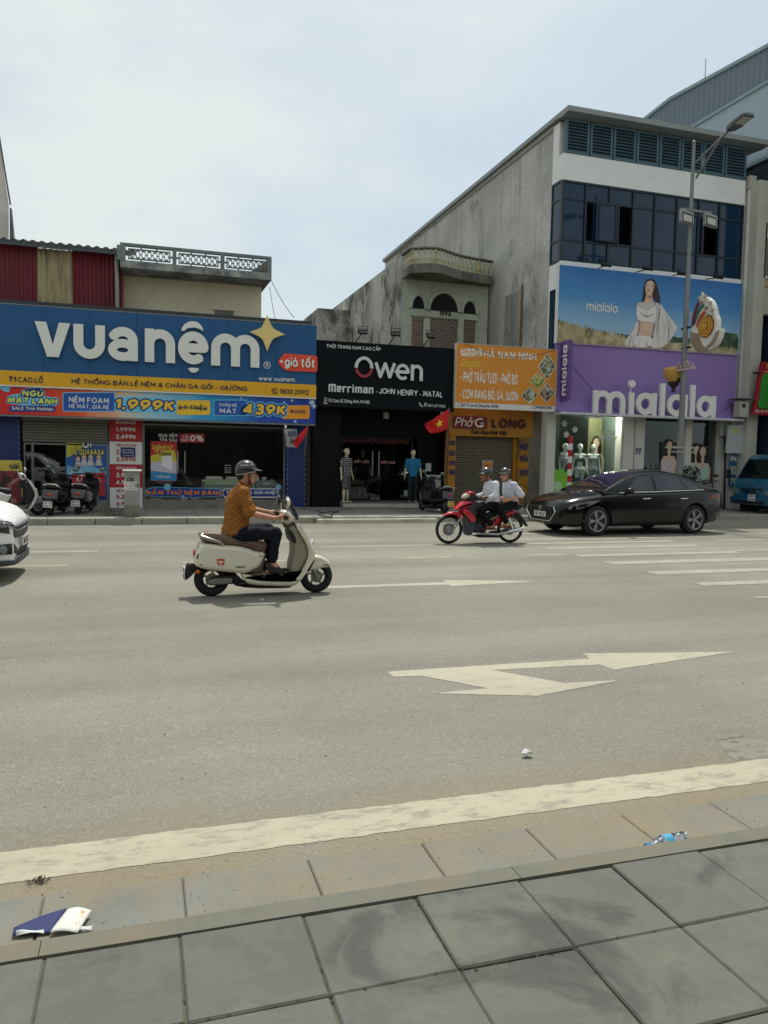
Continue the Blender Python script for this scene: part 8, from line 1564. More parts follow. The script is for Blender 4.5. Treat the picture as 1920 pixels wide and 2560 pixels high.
def rider(label,skin,shirt,trousers,J,shoe=None,sleeve='short',helm=None,yaw=0,pitch=0,vox=.009,glasses=False,loc=(0,0,0),rot=0,sandals=False,line=None,s=1.0,grip=True,scale=1.0):
    """seated rider. J: joints in vehicle coordinates (x forward)"""
    t = thing('person', label, 'person', loc, rot, group=None); t.scale = (scale,)*3
    caps = []; balls = []; Hm = frame_of(J['head'], yaw, pitch); head_parts(Hm, caps, balls, s)
    nk = V3(J['neck']); caps.append((nk,Hm @ V3((-.02*s,0,-.05*s)),.058*s,.055*s)); hip = V3(J['hip']); ch = V3(J['chest']); ab = (hip*.45+ch*.55)
    caps += [(hip+V3((0,-.07,0)),hip+V3((0,.07,0)),.10*s,.10*s),(hip,ab,.10*s,.105*s),(ab,ch,.105*s,.11*s),(ch,nk,.10*s,.06*s)]
    sc_ = []; tc_ = []
    for sd_, k in ((-1, 'r'), (1, 'l')):
        S_,E_,W_ = V3(J['sh'+k]),V3(J['el'+k]),V3(J['wr'+k]); caps += [(ch+V3((0,sd_*.05,.05)),S_,.075*s,.058*s),(S_,E_,.052*s,.041*s),(E_,W_,.041*s,.027*s)]
        if grip: hand_grip(W_, J['g'+k], sd_, caps, balls, s)
        else: hand_open(W_, V3(J['g'+k])-W_, sd_, caps, s, (.3, 0, -.9))
        hp,kn_,an = V3(J['hp'+k]),V3(J['kn'+k]),V3(J['an'+k]); caps += [(hp,kn_,.075*s,.052*s),(kn_,an,.050*s,.034*s),(an,V3(J['to'+k])*.6+an*.4+V3((0,0,-.03)),.036*s,.03*s)]
        tt = V3(J['to'+k]); caps += [(an+V3((-.05, 0, tt.z-an.z+.01)), tt, .033*s, .024*s)]
        e_ = S_+(E_-S_)*(.93 if sleeve == 'short' else 1.0); sc_ += [(ch+V3((0,sd_*.06,.06)),S_+V3((0,0,.005)),.085*s,.070*s),(S_,e_,.068*s,.070*s if sleeve == 'short' else .054*s)]
        if sleeve == 'long': sc_ += [(E_, E_+(W_-E_)*.88, .054*s, .042*s)]
        tc_ += [(hp, kn_, .094*s, .068*s), (kn_, kn_+(an-kn_)*.90, .066*s, .056*s)]
        if shoe:
            q = tt-V3((0,0,0)); d_ = (tt-an); fwd_ = V3((d_.x,d_.y,0)).normalized(); hl = V3((an.x,an.y,tt.z))-fwd_*.045
            blob('shoe',[(hl+V3((0,0,.012)),tt+V3((0,0,.0)),.042,.036),(hl+V3((0,0,.055)),hl+fwd_*.10+V3((0,0,.035)),.042,.036)],[],shoe,t,.010,3); blob('sole',[(hl+V3((0,0,-.024)),tt+V3((0,0,-.026)),.036,.033)],[],M('sole_dark',srgb(44,44,46),.7),t,.010,1)
        if sandals: MB().obox((tt+V3((an.x,an.y,tt.z)))*.5+V3((.0,0,-.028)),(.26,.095,.022),(0,0,0)).build('sandal',M('sandal_brown',srgb(92,40,34),.7),t); MB().torus(tt*.6+V3((an.x,an.y,tt.z))*.4+V3((0,0,.004)),.042,.007,(1,0,0),14,5).build('sandal_strap',M('sandal_brown'),t)
    blob('body', caps, balls, skin, t, vox, 4)
    rings = J['torso']; sc2 = [(a, b, r0, r1) for a, b, r0, r1 in sc_]
    blob('shirt',sc2,[],shirt,t,vox,6,[rings],.013); blob('trousers',tc_+[(hip+V3((-.02,-.06,-.0)),hip+V3((-.02,.06,-.0)),.115*s,.115*s)],[],trousers,t,vox,5,(),.010)
    MB().torus(nk+V3((.012, 0, .0)), .066*s, .016*s, (.35, 0, 1), 20, 8).build('collar', shirt, t, 60)
    face_marks(t, Hm, s, glasses); 
    if helm: helmet(t, Hm, helm, s, True, line=line)
    else: pass
    m = blob('hair',[(Hm @ V3((-.045*s,0,.03*s)),Hm @ V3((-.02*s,0,.05*s)),.085*s,.085*s),(Hm @ V3((-.07*s,0,-.01*s)),Hm @ V3((-.06*s,0,-.05*s)),.06*s,.05*s)],[],M('hair_black',srgb(20,18,17),.7),t,.012,3)
    return t
def cloth_mat(name, col, var=.1, vs=8, check=None, chk=40):
    m = M(name, col, .85, var=var, vs=vs, bump=.5, bs=16, spec=.2)
    if check:
        nt = m.node_tree; n = nt.nodes; L = nt.links; p = n['Principled BSDF']; src = p.inputs['Base Color'].links[0].from_socket; c = n.new('ShaderNodeTexChecker'); c.inputs['Scale'].default_value = chk; t = n.new('ShaderNodeTexCoord'); L.new(t.outputs['Object'],c.inputs['Vector']); x = n.new('ShaderNodeMix'); x.data_type = 'RGBA'; x.inputs['B'].default_value = (*check,1); ml = n.new('ShaderNodeMath'); ml.operation = 'MULTIPLY'; ml.inputs[1].default_value = .55; L.new(c.outputs['Fac'],ml.inputs[0]); L.new(ml.outputs[0],x.inputs['Factor']); L.new(src,x.inputs['A']); L.new(x.outputs['Result'],p.inputs['Base Color'])
    return m
SK = M('skin',srgb(188,134,104),.55,var=.06,vs=12); SK2 = M('skin_tan',srgb(150,98,74),.55,var=.06,vs=12)
def sj(zx, zy, y): x, z = SZ(zx, zy); return (x, y, z)
hh_ = SZ(1005, 690)
J = dict(head=sj(668, 268, 0), neck=sj(628, 372, 0), hip=sj(590, 862, 0), chest=sj(592, 520, 0), shr=sj(612, 448, -.18), shl=sj(622, 445, .18), elr=sj(672, 662, -.235), ell=sj(712, 640, .235), wrr=sj(905, 702, -.27), wrl=sj(905, 672, .27), gr=(hh_[0]-.002, -.29, hh_[1]), gl=(hh_[0]-.002, .29, hh_[1]),
    hpr=sj(600,880,-.095),hpl=sj(600,880,.095),knr=sj(935,860,-.15),knl=sj(900,842,.16),anr=sj(905,1165,-.13),anl=sj(905,1150,.14),tor=sj(1000,1262,-.15),tol=sj(985,1255,.15),
    torso=[(sj(545, 915, 0), .10, .13), (sj(550, 880, 0), .155, .175), (sj(562, 780, 0), .150, .172), (sj(572, 660, 0), .143, .172), (sj(580, 540, 0), .140, .190), (sj(592, 460, 0), .120, .19), (sj(608, 412, 0), .085, .13), (sj(622, 378, 0), .062, .072)])
rider('man in a brown checked shirt and black helmet riding the cream scooter',SK,cloth_mat('shirt_brown',srgb(152,98,42),.12,7,srgb(114,70,30),34),cloth_mat('trousers_navy',srgb(20,24,34)),J,M('shoe_black',srgb(22,22,24),.6),helm=M('helmet_black',srgb(22,23,24),.25,coat=.6),vox=.008,glasses=True,loc=(HX,HY,0),line=M('helmet_line',srgb(190,190,186),.5),pitch=.04)
hero_rider = [o for o in bpy.data.objects if o.name == 'person'][0]
Hh = frame_of(J['head'],0,.04); m = MB(); V,T,W0 = flat_text('THẮNG LỢI',.2); ar = lambda u: -PI*.74+u*(PI*.42)
extrude2d(m,V,T,lambda u,v,d: Hh @ V3((-.015+.1305*math.cos(.32+v*.2)*math.cos(ar(u/W0)),.1105*math.cos(.32+v*.2)*math.sin(ar(u/W0)),.045+.1145*math.sin(.28+v*.2+u/W0*.22))),0); m.build('helmet_lettering',M('helmet_line'),[o for o in hero_rider.children if o.name.startswith('helmet')][0])
def rj(zx, zy, y): x, z = RZ(zx, zy); return (x, y, z)
WSH = cloth_mat('shirt_white',srgb(208,210,216),.06,9); WSH2 = cloth_mat('shirt_white_cool',srgb(196,198,212),.06,9); TRB = cloth_mat('trousers_black',srgb(17,18,20))
Jd = dict(head=rj(858, 300, 0), neck=rj(905, 392, 0), hip=rj(965, 735, 0), chest=rj(950, 510, 0), shr=rj(955, 430, -.18), shl=rj(955, 430, .18), elr=rj(930, 600, -.235), ell=rj(930, 600, .235), wrr=rj(815, 632, -.27), wrl=rj(815, 632, .27), gr=(hb_[0]-.002, -.30, hb_[1]), gl=(hb_[0]-.002, .30, hb_[1]),
    hpr=rj(960,745,-.095),hpl=rj(960,745,.095),knr=rj(740,830,-.17),knl=rj(740,830,.17),anr=rj(905,1062,-.17),anl=rj(905,1062,.17),tor=rj(835,1095,-.19),tol=rj(835,1095,.19),
    torso=[(rj(985, 790, 0), .11, .13), (rj(980, 752, 0), .145, .165), (rj(972, 670, 0), .140, .165), (rj(960, 580, 0), .135, .168), (rj(952, 490, 0), .130, .185), (rj(940, 430, 0), .110, .185), (rj(922, 402, 0), .080, .12), (rj(908, 388, 0), .06, .07)])
rider('front rider of the red motorbike in a white long sleeved shirt',SK2,WSH,TRB,Jd,None,'long',M('helmet_darkgreen',srgb(34,44,42),.25,coat=.6),0,.10,.010,loc=(6.88,13.58,0),rot=PI,sandals=True)
Jp = dict(head=rj(1150, 292, 0), neck=rj(1195, 385, 0), hip=rj(1240, 725, 0), chest=rj(1225, 510, 0), shr=rj(1235, 440, -.18), shl=rj(1235, 440, .18), elr=rj(1330, 600, -.25), ell=rj(1320, 590, .25), wrr=rj(1150, 668, -.20), wrl=rj(1150, 668, .20), gr=rj(1095, 665, -.16), gl=rj(1095, 665, .16),
    hpr=rj(1235,735,-.095),hpl=rj(1235,735,.095),knr=rj(1010,790,-.21),knl=rj(1010,790,.21),anr=rj(1125,1020,-.20),anl=rj(1125,1020,.20),tor=rj(1055,1060,-.22),tol=rj(1055,1060,.22),
    torso=[(rj(1250, 785, 0), .11, .13), (rj(1250, 750, 0), .150, .165), (rj(1245, 670, 0), .140, .165), (rj(1235, 580, 0), .135, .168), (rj(1230, 490, 0), .130, .185), (rj(1222, 430, 0), .110, .185), (rj(1208, 398, 0), .080, .12), (rj(1198, 382, 0), .06, .07)])
rider('passenger on the red motorbike in a white short sleeved shirt facing us',SK,WSH2,TRB,Jp,None,'short',M('helmet_grey',srgb(40,42,42),.3,coat=.5),.75,.06,.010,loc=(6.88,13.58,0),rot=PI,sandals=True,grip=False)
# ---------------------------------------------------------------- mannequins
def mann_joints(fem=False):
    w = .17 if not fem else .145; hipw = .09; return dict(w=w, hipw=hipw)
def mannequin_mesh(fem, name):
    """standing figure, feet at z=0, facing -Y; returns the mesh of one continuous body (1.75 m)"""
    caps = []; balls = []; w = .185 if not fem else .155; H = frame_of((0,-.01,1.62),-PI/2,0); head_parts(H,caps,balls,.95)
    caps += [((0,.01,1.40),(0,.0,1.56),.052,.048),((-.05,0,1.28),(.05,0,1.28),.105 if not fem else .09,.105 if not fem else .09),((0,0,1.25),(0,0,1.06),.10,.088 if not fem else .078),((0,0,1.06),(0,0,.94),.09,.10),((-.06,0,.92),(.06,0,.92),.105,.105)]
    if fem: caps += [((-.065,-.07,1.26),(-.06,-.08,1.26),.055,.05),((.065,-.07,1.26),(.06,-.08,1.26),.055,.05)]
    for s_ in (-1, 1):
        S_ = V3((s_*w,0,1.38)); E_ = V3((s_*(w+.055),.02,1.10)); W_ = V3((s_*(w+.085),-.03,.86)); caps += [((s_*.06,0,1.36),S_,.075,.052),(S_,E_,.047 if not fem else .038,.036 if not fem else .031),(E_,W_,.036 if not fem else .030,.024)]; hand_open(W_,(s_*.1,-.12,-1),s_,caps,.95,(0,-1,0))
        hp = V3((s_*.085,0,.90)); kn = V3((s_*.09,-.01+.03*(s_ > 0),.50)); an = V3((s_*.095,.02,.08)); caps += [(hp,kn,.082,.052),(kn+V3((0,.01,-.02)),kn*.55+an*.45+V3((0,.015,0)),.050,.05),(kn*.55+an*.45,an,.046,.032),(an+V3((0,.03,-.045)),an+V3((s_*.02,-.14,-.055)),.032,.024)]
    t = bpy.data.objects.new('q',None); o = blob(name,caps,balls,None,None,.011,4); me = o.data; bpy.data.objects.remove(o); return me
ME_M = mannequin_mesh(False, 'body'); ME_F = mannequin_mesh(True, 'body'); CACHE = {}
def garment(key, caps, mat, parent, tors=(), nm='garment', vox=.012, it=5):
    if key not in CACHE: o = blob(nm, caps, [], mat, parent, vox, it, tors); CACHE[key] = o.data; return o
    me = CACHE[key].copy(); me.materials.clear(); me.materials.append(mat); return link(nm, me, parent)
def mannequin(label, fem, skinm, loc, rot, top=None, bottom=None, kind='shirt', group=None, sc=1.0):
    t = thing('mannequin',label,'mannequin',loc,rot,group=group); t.scale = (sc,)*3; me = (ME_F if fem else ME_M).copy(); me.materials.clear(); me.materials.append(skinm); link('body',me,t); w = .185 if not fem else .155
    tor = [((0,0,.86 if kind != 'cami' else .92),.135,.175),((0,0,.96),.128,.170),((0,0,1.10),.122,.165),((0,-.005,1.26),.128,.185),((0,0,1.36),.105,.175),((0,.005,1.42),.075,.11),((0,.005,1.45),.06,.07)]
    sl = [((s_*.07,0,1.36),(s_*w,0,1.38),.085,.066) for s_ in (-1,1)]+[((s_*w,0,1.38),(s_*(w+.04),.013,1.19),.064,.066) for s_ in (-1,1)]
    tor = [(c, ry*.95, rx*1.0) if False else (c, ry, rx) for c, rx, ry in tor]
    if fem: tor = [(c, a*.88, b*.92) for c, a, b in tor]
    if top and kind == 'shirt': garment(('shirt',fem),sl,top,t,[tor],'shirt'); MB().torus((0,0,1.455),.066,.014,(0,-.3,1),18,8).build('collar',top,t,60)
    if top and kind == 'cami': garment(('cami',),[((-.06,-.05,1.27),(.06,-.05,1.27),.085,.085)],top,t,[[((0,0,.92),.165,.135),((0,0,1.05),.145,.12),((0,-.01,1.28),.145,.12),((0,-.01,1.32),.12,.1)]],'camisole'); m = MB(); [m.tube([(s_*.08,-.11,1.30),(s_*.09,-.03,1.42),(s_*.08,.07,1.36)],.006,5) for s_ in (-1,1)]; m.build('straps',top,t)
    if top and kind == 'bra': garment(('bra',),[((-.065,-.07,1.26),(-.06,-.085,1.26),.064,.058),((.065,-.07,1.26),(.06,-.085,1.26),.064,.058)],top,t,[[((0,0,1.17),.115,.095),((0,0,1.25),.125,.105)]],'bra'); m = MB(); [m.tube([(s_*.075,-.12,1.29),(s_*.085,-.03,1.43),(s_*.075,.07,1.30)],.007,5) for s_ in (-1,1)]; m.build('straps',top,t)
    if bottom:
        mt,bt = bottom; zk = {'long': .10,'shorts': .50,'mini': .70,'briefs': .86}[bt]; c = [((-.06,0,.92),(.06,0,.92),.120,.120)]
        for s_ in (-1, 1):
            hp = V3((s_*.085,0,.90)); kn = V3((s_*.09,-.01+.03*(s_ > 0),.50)); an = V3((s_*.095,.02,.08)); f = (.90-zk)/.40
            c += [(hp, hp+(kn-hp)*min(f, 1), .100, (.072 if bt == 'long' else .085))]
            if bt == 'long': c += [(kn, an, .070, .062)]
        garment(('bot', bt), c, mt, t, (), 'trousers' if bt == 'long' else 'shorts')
    return t
MSK = M('mannequin_cream',srgb(196,184,152),.5,var=.05); MSW = M('mannequin_white',srgb(206,210,204),.45,var=.04); MGR = M('mannequin_dark',srgb(104,108,104),.5)
PLAID = M('plaid', srgb(70, 72, 84), .85); nt = PLAID.node_tree; p_ = nt.nodes['Principled BSDF']; wv = [];
for ax in ('X', 'Z'):
    w_ = nt.nodes.new('ShaderNodeTexWave'); w_.bands_direction = ax; w_.inputs['Scale'].default_value = 5.5; tcx = nt.nodes.new('ShaderNodeTexCoord'); nt.links.new(tcx.outputs['Object'],w_.inputs['Vector']); wv.append(w_)
ad = nt.nodes.new('ShaderNodeMath'); ad.operation = 'ADD'; nt.links.new(wv[0].outputs['Fac'],ad.inputs[0]); nt.links.new(wv[1].outputs['Fac'],ad.inputs[1]); cr2 = nt.nodes.new('ShaderNodeValToRGB'); cr2.color_ramp.elements[0].position = .45; cr2.color_ramp.elements[0].color = (*srgb(30,34,50),1); cr2.color_ramp.elements[1].position = .85; cr2.color_ramp.elements[1].color = (*srgb(170,168,164),1); dv2 = nt.nodes.new('ShaderNodeMath'); dv2.operation = 'MULTIPLY'; dv2.inputs[1].default_value = .5; nt.links.new(ad.outputs[0],dv2.inputs[0]); nt.links.new(dv2.outputs[0],cr2.inputs['Fac']); nt.links.new(cr2.outputs['Color'],p_.inputs['Base Color'])
a = G(z6(355,1005),21.35); mannequin('cream mannequin in a plaid shirt and grey shorts on the menswear step',False,MSK,(a.x,21.4,stp),math.radians(35),PLAID,(cloth_mat('shorts_grey',srgb(92,90,90),.2,14),'shorts'),sc=.90)
a = G(z6(1045,1005),21.4); mannequin('cream mannequin in a blue polo shirt and dark trousers by the menswear door',False,MSK,(a.x,21.45,stp),math.radians(-12),cloth_mat('polo_blue',srgb(38,112,148)),(cloth_mat('slacks_dark',srgb(34,40,44)),'long'),sc=.90)
a = G(z6(520,950),22.9); mannequin('shadowy mannequin in dark shorts behind the menswear glass',False,MGR,(a.x,22.9,stp),math.radians(-10),cloth_mat('dark_shirt',srgb(26,27,30)),(cloth_mat('dark_shorts',srgb(20,21,23)),'shorts'),sc=.9)
GT = cloth_mat('grey_pyjama', srgb(160, 160, 164), .08, 10); DG = cloth_mat('olive_grey', srgb(112, 116, 100))
for px_,lab,top,bot,kd,ro in ((205,'white mannequin in a grey pyjama shirt and shorts, left of three in the window',GT,(GT,'mini'),'shirt',15),(312,'white mannequin in an olive bra and white briefs in the shop window',DG,(MSW,'briefs'),'bra',-10),(405,'white mannequin in a grey camisole set in front of the olive panel',GT,(GT,'mini'),'cami',-18)):
    a = G(z9(px_,480),YG+.55); mannequin(lab,True,MSW,(a.x,YG+.55,FL+.14),math.radians(ro),top,bot,kd,'mannequins in the lingerie window',1.02)
# ================================================================ street furniture and small things
q = Vector((-.22, 18.75, FZ))
a = gz(*z3(1228,1492),FZ); b = gz(*z3(1384,1492),FZ); w_ = b.x-a.x; yb_ = max(a.y,YF+.3); cx_ = (a.x+b.x)/2*yb_/a.y; hgt = gy(*z3(1228,1000),yb_).z-FZ
cab = thing('electrical_cabinet','grey roadside electrical cabinet on a concrete base with warning plate','cabinet',(cx_,yb_+.16,FZ),local=False)
CABM = M('cabinet_grey',srgb(150,152,146),.55,.2,var=.12,vs=3,dirt=(srgb(110,106,94),3,.58,.15,.5)); zb0 = FZ+.28
rbox(cx_-w_/2-.01,cx_+w_/2+.01,yb_-.01,yb_+.36,FZ,zb0,.015,1).build('base',CONC,cab); MB().box(cx_-w_/2,cx_+w_/2,yb_,yb_+.35,zb0,FZ+hgt-.06).build('body',CABM,cab); MB().prism([(yb_-.04,FZ+hgt-.06),(yb_+.39,FZ+hgt-.06),(yb_+.39,FZ+hgt-.03),(yb_+.17,FZ+hgt),(yb_-.04,FZ+hgt-.03)],cx_-w_/2-.04,cx_+w_/2+.04,'x').build('roof',CABM,cab)
MB().box(cx_-w_/2+.02,cx_+w_/2-.02,yb_-.008,yb_-.001,zb0+.08,FZ+hgt-.10).build('door',CABM,cab); MB().box(cx_+w_/2-.06,cx_+w_/2-.04,yb_-.03,yb_-.009,zb0+.4,zb0+.5).build('door_handle',BLACKM,cab)
f0 = lambda x, y: gy(*z3(x, y), yb_-.012)
a,b = f0(1255,1122),f0(1320,1062); MB().box(a.x,b.x,yb_-.011,yb_-.009,a.z,b.z).build('stencil_patch',M('stencil_black',srgb(24,24,24),.7),cab); m = MB(); text_on(m,'PX3',a.x+.01,b.x,a.z+(b.z-a.z)*.55,b.z-.01,yb_-.0125,.001,.16); m.build('stencil_lettering',WHITE,cab); m = MB(); text_on(m,'T1',a.x+.015,b.x-.06,a.z+.01,a.z+(b.z-a.z)*.45,yb_-.0125,.001,.16); m.build('stencil_lettering',WHITE,cab)
a,b = f0(1226,1206),f0(1365,1122); wp = MB().box(a.x,b.x,yb_-.014,yb_-.010,a.z,b.z).build('warning_plate',WHITE,cab)
for k,s_ in enumerate(('CẤM LẠI GẦN','CÓ ĐIỆN','NGUY HIỂM','CHẾT NGƯỜI')): m = MB(); z = b.z-(k+1)*(b.z-a.z)*.22; text_on(m,s_,a.x+(b.x-a.x)*.32,b.x-.02,z,z+(b.z-a.z)*.12,yb_-.0155,.001,.2); m.build('plate_lettering',M('letter_brown',srgb(90,50,46),.6),wp)
c = ((a.x+(b.x-a.x)*.15),(a.z+b.z)/2); h_ = (b.z-a.z)*.38; m = MB(); v,t_ = union2d(ribbon([(c[0]+.02,c[1]+h_),(c[0]-.02,c[1]+.01),(c[0]+.02,c[1]+.005),(c[0]-.015,c[1]-h_)],.014)); extrude2d(m,v,t_,lambda u,w2,d: (u,yb_-.0155+d,w2),.001); m.build('lightning_mark',M('danger_red',srgb(186,30,30),.6),wp)
# weeds by the cabinet
def weeds(name, label, c, n, h, sp_, mat, cat='weeds'):
    m = MB(); rr = random.Random(int(c[0]*100)+n)
    for k in range(n):
        x,y = c[0]+rr.gauss(0,sp_),c[1]+rr.gauss(0,sp_*.4); a = rr.random()*6.28; L = h*(.5+rr.random()*.7); d = Vector((math.cos(a),math.sin(a)*.6,0)); s_ = Vector((-d.y,d.x,0))*.007
        p0 = Vector((x,y,c[2])); p1 = p0+d*L*.25+Vector((0,0,L*.7)); p2 = p0+d*L*.7+Vector((0,0,L*.85)); m.add([p0-s_,p0+s_,p1+s_,p1-s_,p2],[(0,1,2,3),(3,2,4)])
    return tag(m.build(name, mat, None, base=c), label, cat, kind='stuff')
LEAF = M('weed_green', srgb(72, 92, 46), .8, var=.3, vs=8)
a = gz(*z3(1120,1460),FZ); weeds('weeds','tuft of weeds growing beside the electrical cabinet',(a.x,a.y,FZ),90,.26,.22,LEAF)
# striped bollard
Yb_ = 19.0; a = gy(*z16(372,292),Yb_); t = thing('striped_post','red and white striped warning post behind the sedan bonnet','post',(a.x,Yb_,FZ),local=False); h = a.z-FZ; R_ = M('post_red',srgb(176,20,26),.5); n = 12; hh = h/n
for k in range(n): MB().lathe([(.062,0),(.062,hh-.002)],(a.x,Yb_,FZ+k*hh),n=16).build('band',WHITE if k % 2 == 0 else R_,t,40)
MB().lathe([(.062, 0), (.05, .03), (.001, .045)], (a.x, Yb_, FZ+h), n=16).build('cap', R_, t, 40)
# price board leaning by the menswear wall, stickers
a,b = G(z6(1190,840),22.05),G(z6(1335,695),22.05); t = thing('info_board','white and green printed info board against the black wall behind the parked scooter','sign',(a.x,22.05,FZ),local=False); MB().box(a.x,b.x,22.04,22.06,a.z-.5,b.z).build('board',M('board_white',srgb(186,196,186),.7),t); MB().box(a.x,b.x,22.034,22.0385,b.z-.12,b.z-.06).build('green_band',M('board_green',srgb(60,130,70),.6),t)
for k in range(9): MB().box(a.x+.05,b.x-.06-.1*(k % 3),22.036,22.0385,b.z-.2-k*.055,b.z-.185-k*.055).build('print_line',M('print_grey',srgb(110,120,116),.7),t)
a,b = G(z6(952,912),YOF-.02),G(z6(1008,852),YOF-.02); tag(MB().box(a.x,b.x,YOF-.022,YOF-.018,a.z,b.z).build('sticker',M('sticker_grey',srgb(140,146,146),.6,var=.25,vs=30),None,base=(a.x,YOF-.02,a.z)),'small grey sticker low on the menswear shop glass','sticker')
# ---------------------------------------------------------------- boxes and signs at the right edge
Yx = 20.9
def boxthing(name, label, cat, za, zc_, y, d, mat, extra=None):
    a,b = G(z13(*za),y),G(z13(*zc_),y); t = thing(name,label,cat,((a.x+b.x)/2,y,b.z),local=False); rbox(a.x,b.x,y,y+d,b.z,a.z,.02,2).build('case',mat,t); MB().box(a.x+.03,b.x-.03,y-.006,y-.001,b.z+.04,a.z-.04).build('door',mat,t); return t,a,b
PB_ = M('box_beige', srgb(168, 166, 150), .6, var=.15, vs=4, dirt=(srgb(110, 104, 90), 4, .55, .2, .6))
t,a,b = boxthing('meter_box','dirty beige electricity meter box on brackets beside the purple sign','box',(438,960),(520,1118),20.3,.3,PB_); MB().box(a.x+.08,a.x+.2,20.288,20.293,a.z-.2,a.z-.08).build('meter_window',VOID,t); MB().box(a.x-.06,b.x+.14,20.2,20.75,a.z+.06,a.z+.1).build('rain_hood',M('hood_dark',srgb(70,70,68),.7),t); MB().bar((b.x,20.45,b.z+.3),(b.x+.25,21.2,b.z+.3),.05).build('bracket',BLACKM,t)
t,a,b = boxthing('meter_cabinet','tall white electric cabinet fixed on the right pillar under the purple sign','box',(248,1155),(326,1305),21.0,.18,M('cabinet_white',srgb(178,180,170),.6,var=.1)); MB().tube([(a.x+.15,20.98,b.z),(a.x+.2,20.98,b.z-.5),(a.x+.26,21.0,b.z-1.3),(a.x+.3,21.0,FZ)],.03,6).build('cable',BLACKM,t)
pts = [G(z13(x,y),20.75) for x,y in ((320,1195),(517,1190),(488,1478),(300,1470))]; t = thing('blank_board','tilted pale blank board hanging under the meter box','sign',(pts[3].x,20.8,pts[3].z),local=False); MB().prism([(p.x,p.z) for p in pts],20.75,20.82,'y').build('panel',M('board_pale',srgb(176,184,180),.6,var=.12,vs=2),t); c = G(z13(395,1250),20.74); letters(t,[arc(c.x,c.z,.14,.12,0,360,16)[:-1]],20.748,.002,M('faded_yellow',srgb(190,190,130),.7),'faded_print')
a,b = G(z13(322,1800),20.95),G(z13(405,1485),20.95); t = thing('photocopy_sign','narrow blue and white photocopy shop sign above the parked scooter','sign',(a.x,20.95,a.z),local=False); MB().box(a.x,b.x,20.95,21.0,a.z,b.z).build('panel',M('copy_blue',srgb(40,96,140),.6),t)
for s_,y0_,y1_ in (('IN',1555,1495),('PHOTO',1690,1600),('79',1790,1720)): LT(t,s_,z13(335,y0_),z13(400,y1_),20.946,M('copy_yellow',srgb(206,206,160),.6) if s_ != 'IN' else WHITE,.002,.24)
pts = [G(z13(x,y),20.2) for x,y in ((655,570),(900,590),(860,1110),(560,1090))]; t = thing('red_food_sign','tilted red sign with a green figure at the right edge','sign',(pts[3].x,20.2,pts[3].z),local=False); MB().prism([(p.x,p.z) for p in pts],20.2,20.3,'y').build('panel',M('sign_crimson',srgb(150,16,40),.5,var=.08),t)
P13 = lambda x,y: tuple(G(z13(x,y),20.19).xz); letters(t,ribbon([P13(690,735),P13(660,990)],.32,True),20.196,.02,M('sign_green',srgb(40,140,40),.5),'green_mark'); letters(t,ribbon([P13(640,985),P13(668,985)],.3,True)+[arc(*P13(712,985),.18,.18,0,360,14)[:-1]],20.172,.01,M('sign_green'),'green_mark'); LT(t,'ĐC: Số 79 Đường',z13(588,1070),z13(800,1052),20.196,M('sign_cream',srgb(220,206,170),.6),.004,.2); LT(t,'Tiệm',z13(682,640),z13(790,600),20.196,M('sign_gold',srgb(214,170,80),.6),.004,.12,.2); a,b = P13(676,668),P13(800,672); MB().box(a[0],b[0],20.19,20.196,a[1]-.015,a[1]+.015).build('gold_line',M('sign_gold'),t)
MB().bar(G(z13(565,682),20.25),G(z13(640,682),20.25),.05).build('bracket',BLACKM,t); MB().bar((pts[0].x+.2,20.3,pts[0].z-.3),(pts[0].x+.2,20.62,pts[0].z-.3),.05).build('bracket',BLACKM,t)
# potted shrub near the truck
c = gz(*z13(300,2010),FZ); c = Vector((17.0,20.9,FZ)); t = thing('potted_shrub','dark leafy potted shrub behind the boot of the black sedan','plant',c); MB().lathe([(.13,0),(.18,.3),(.19,.32),(.16,.31)],n=16).build('pot',M('pot_brown',srgb(96,66,50),.8),t,40); rr = random.Random(4); m = MB()
for k in range(420):
    a = rr.random()*6.28; r = .34*math.sqrt(rr.random()); z = .35+rr.random()*1.0; r *= 1-abs(z-.9)*.7; p = Vector((r*math.cos(a),r*math.sin(a),z)); d = Vector((rr.gauss(0,1),rr.gauss(0,1),rr.gauss(.3,.6))).normalized(); s_ = d.orthogonal().normalized()*.035; m.add([p,p+d*.06+s_,p+d*.13,p+d*.06-s_],[(0,1,2,3)])
tag(m.build('foliage',M('shrub_leaf',srgb(36,52,30),.7,var=.4,vs=9),t),kind='stuff'); MB().tube([(0,0,.3),(.03,0,.7),(0,.02,1.1)],.015,6).build('stem',M('stem_brown',srgb(70,54,40),.9),t)
# ---------------------------------------------------------------- litter
A_,B_ = gz(1622,2114,.05),gz(1716,2092,.05); d = (B_-A_); L_b = d.length; t = thing('plastic_bottle','empty crumpled plastic water bottle with blue cap lying at the kerb','bottle',(A_.x,A_.y,.046),math.atan2(d.y,d.x)); PET = glass('pet_plastic',(.95,.97,.98),base=.16)
rr = random.Random(2); prof = [(.012,0),(.013,.022),(.022,.045),(.031,.07),(.032,.10)]+[(.032-.005*(k % 2)-.004*rr.random(),.10+.012*k) for k in range(10)]+[(.026,.215),(.012,.218)]
def crumple(mb_,amp): mb_.v = [(x,y+amp*math.sin(x*140+z*90),z+amp*math.cos(x*120+y*80)) for x,y,z in mb_.v]; return mb_
crumple(MB().lathe([(r,z*L_b/.218) for r,z in prof],(0,0,0),(1,0,0),20),.0022).build('shell',PET,t,40); MB().lathe([(.0145,-.014),(.015,.006),(.014,.008)],(0,0,0),(1,0,0),18).build('cap',M('cap_blue',srgb(20,120,176),.4),t,40)
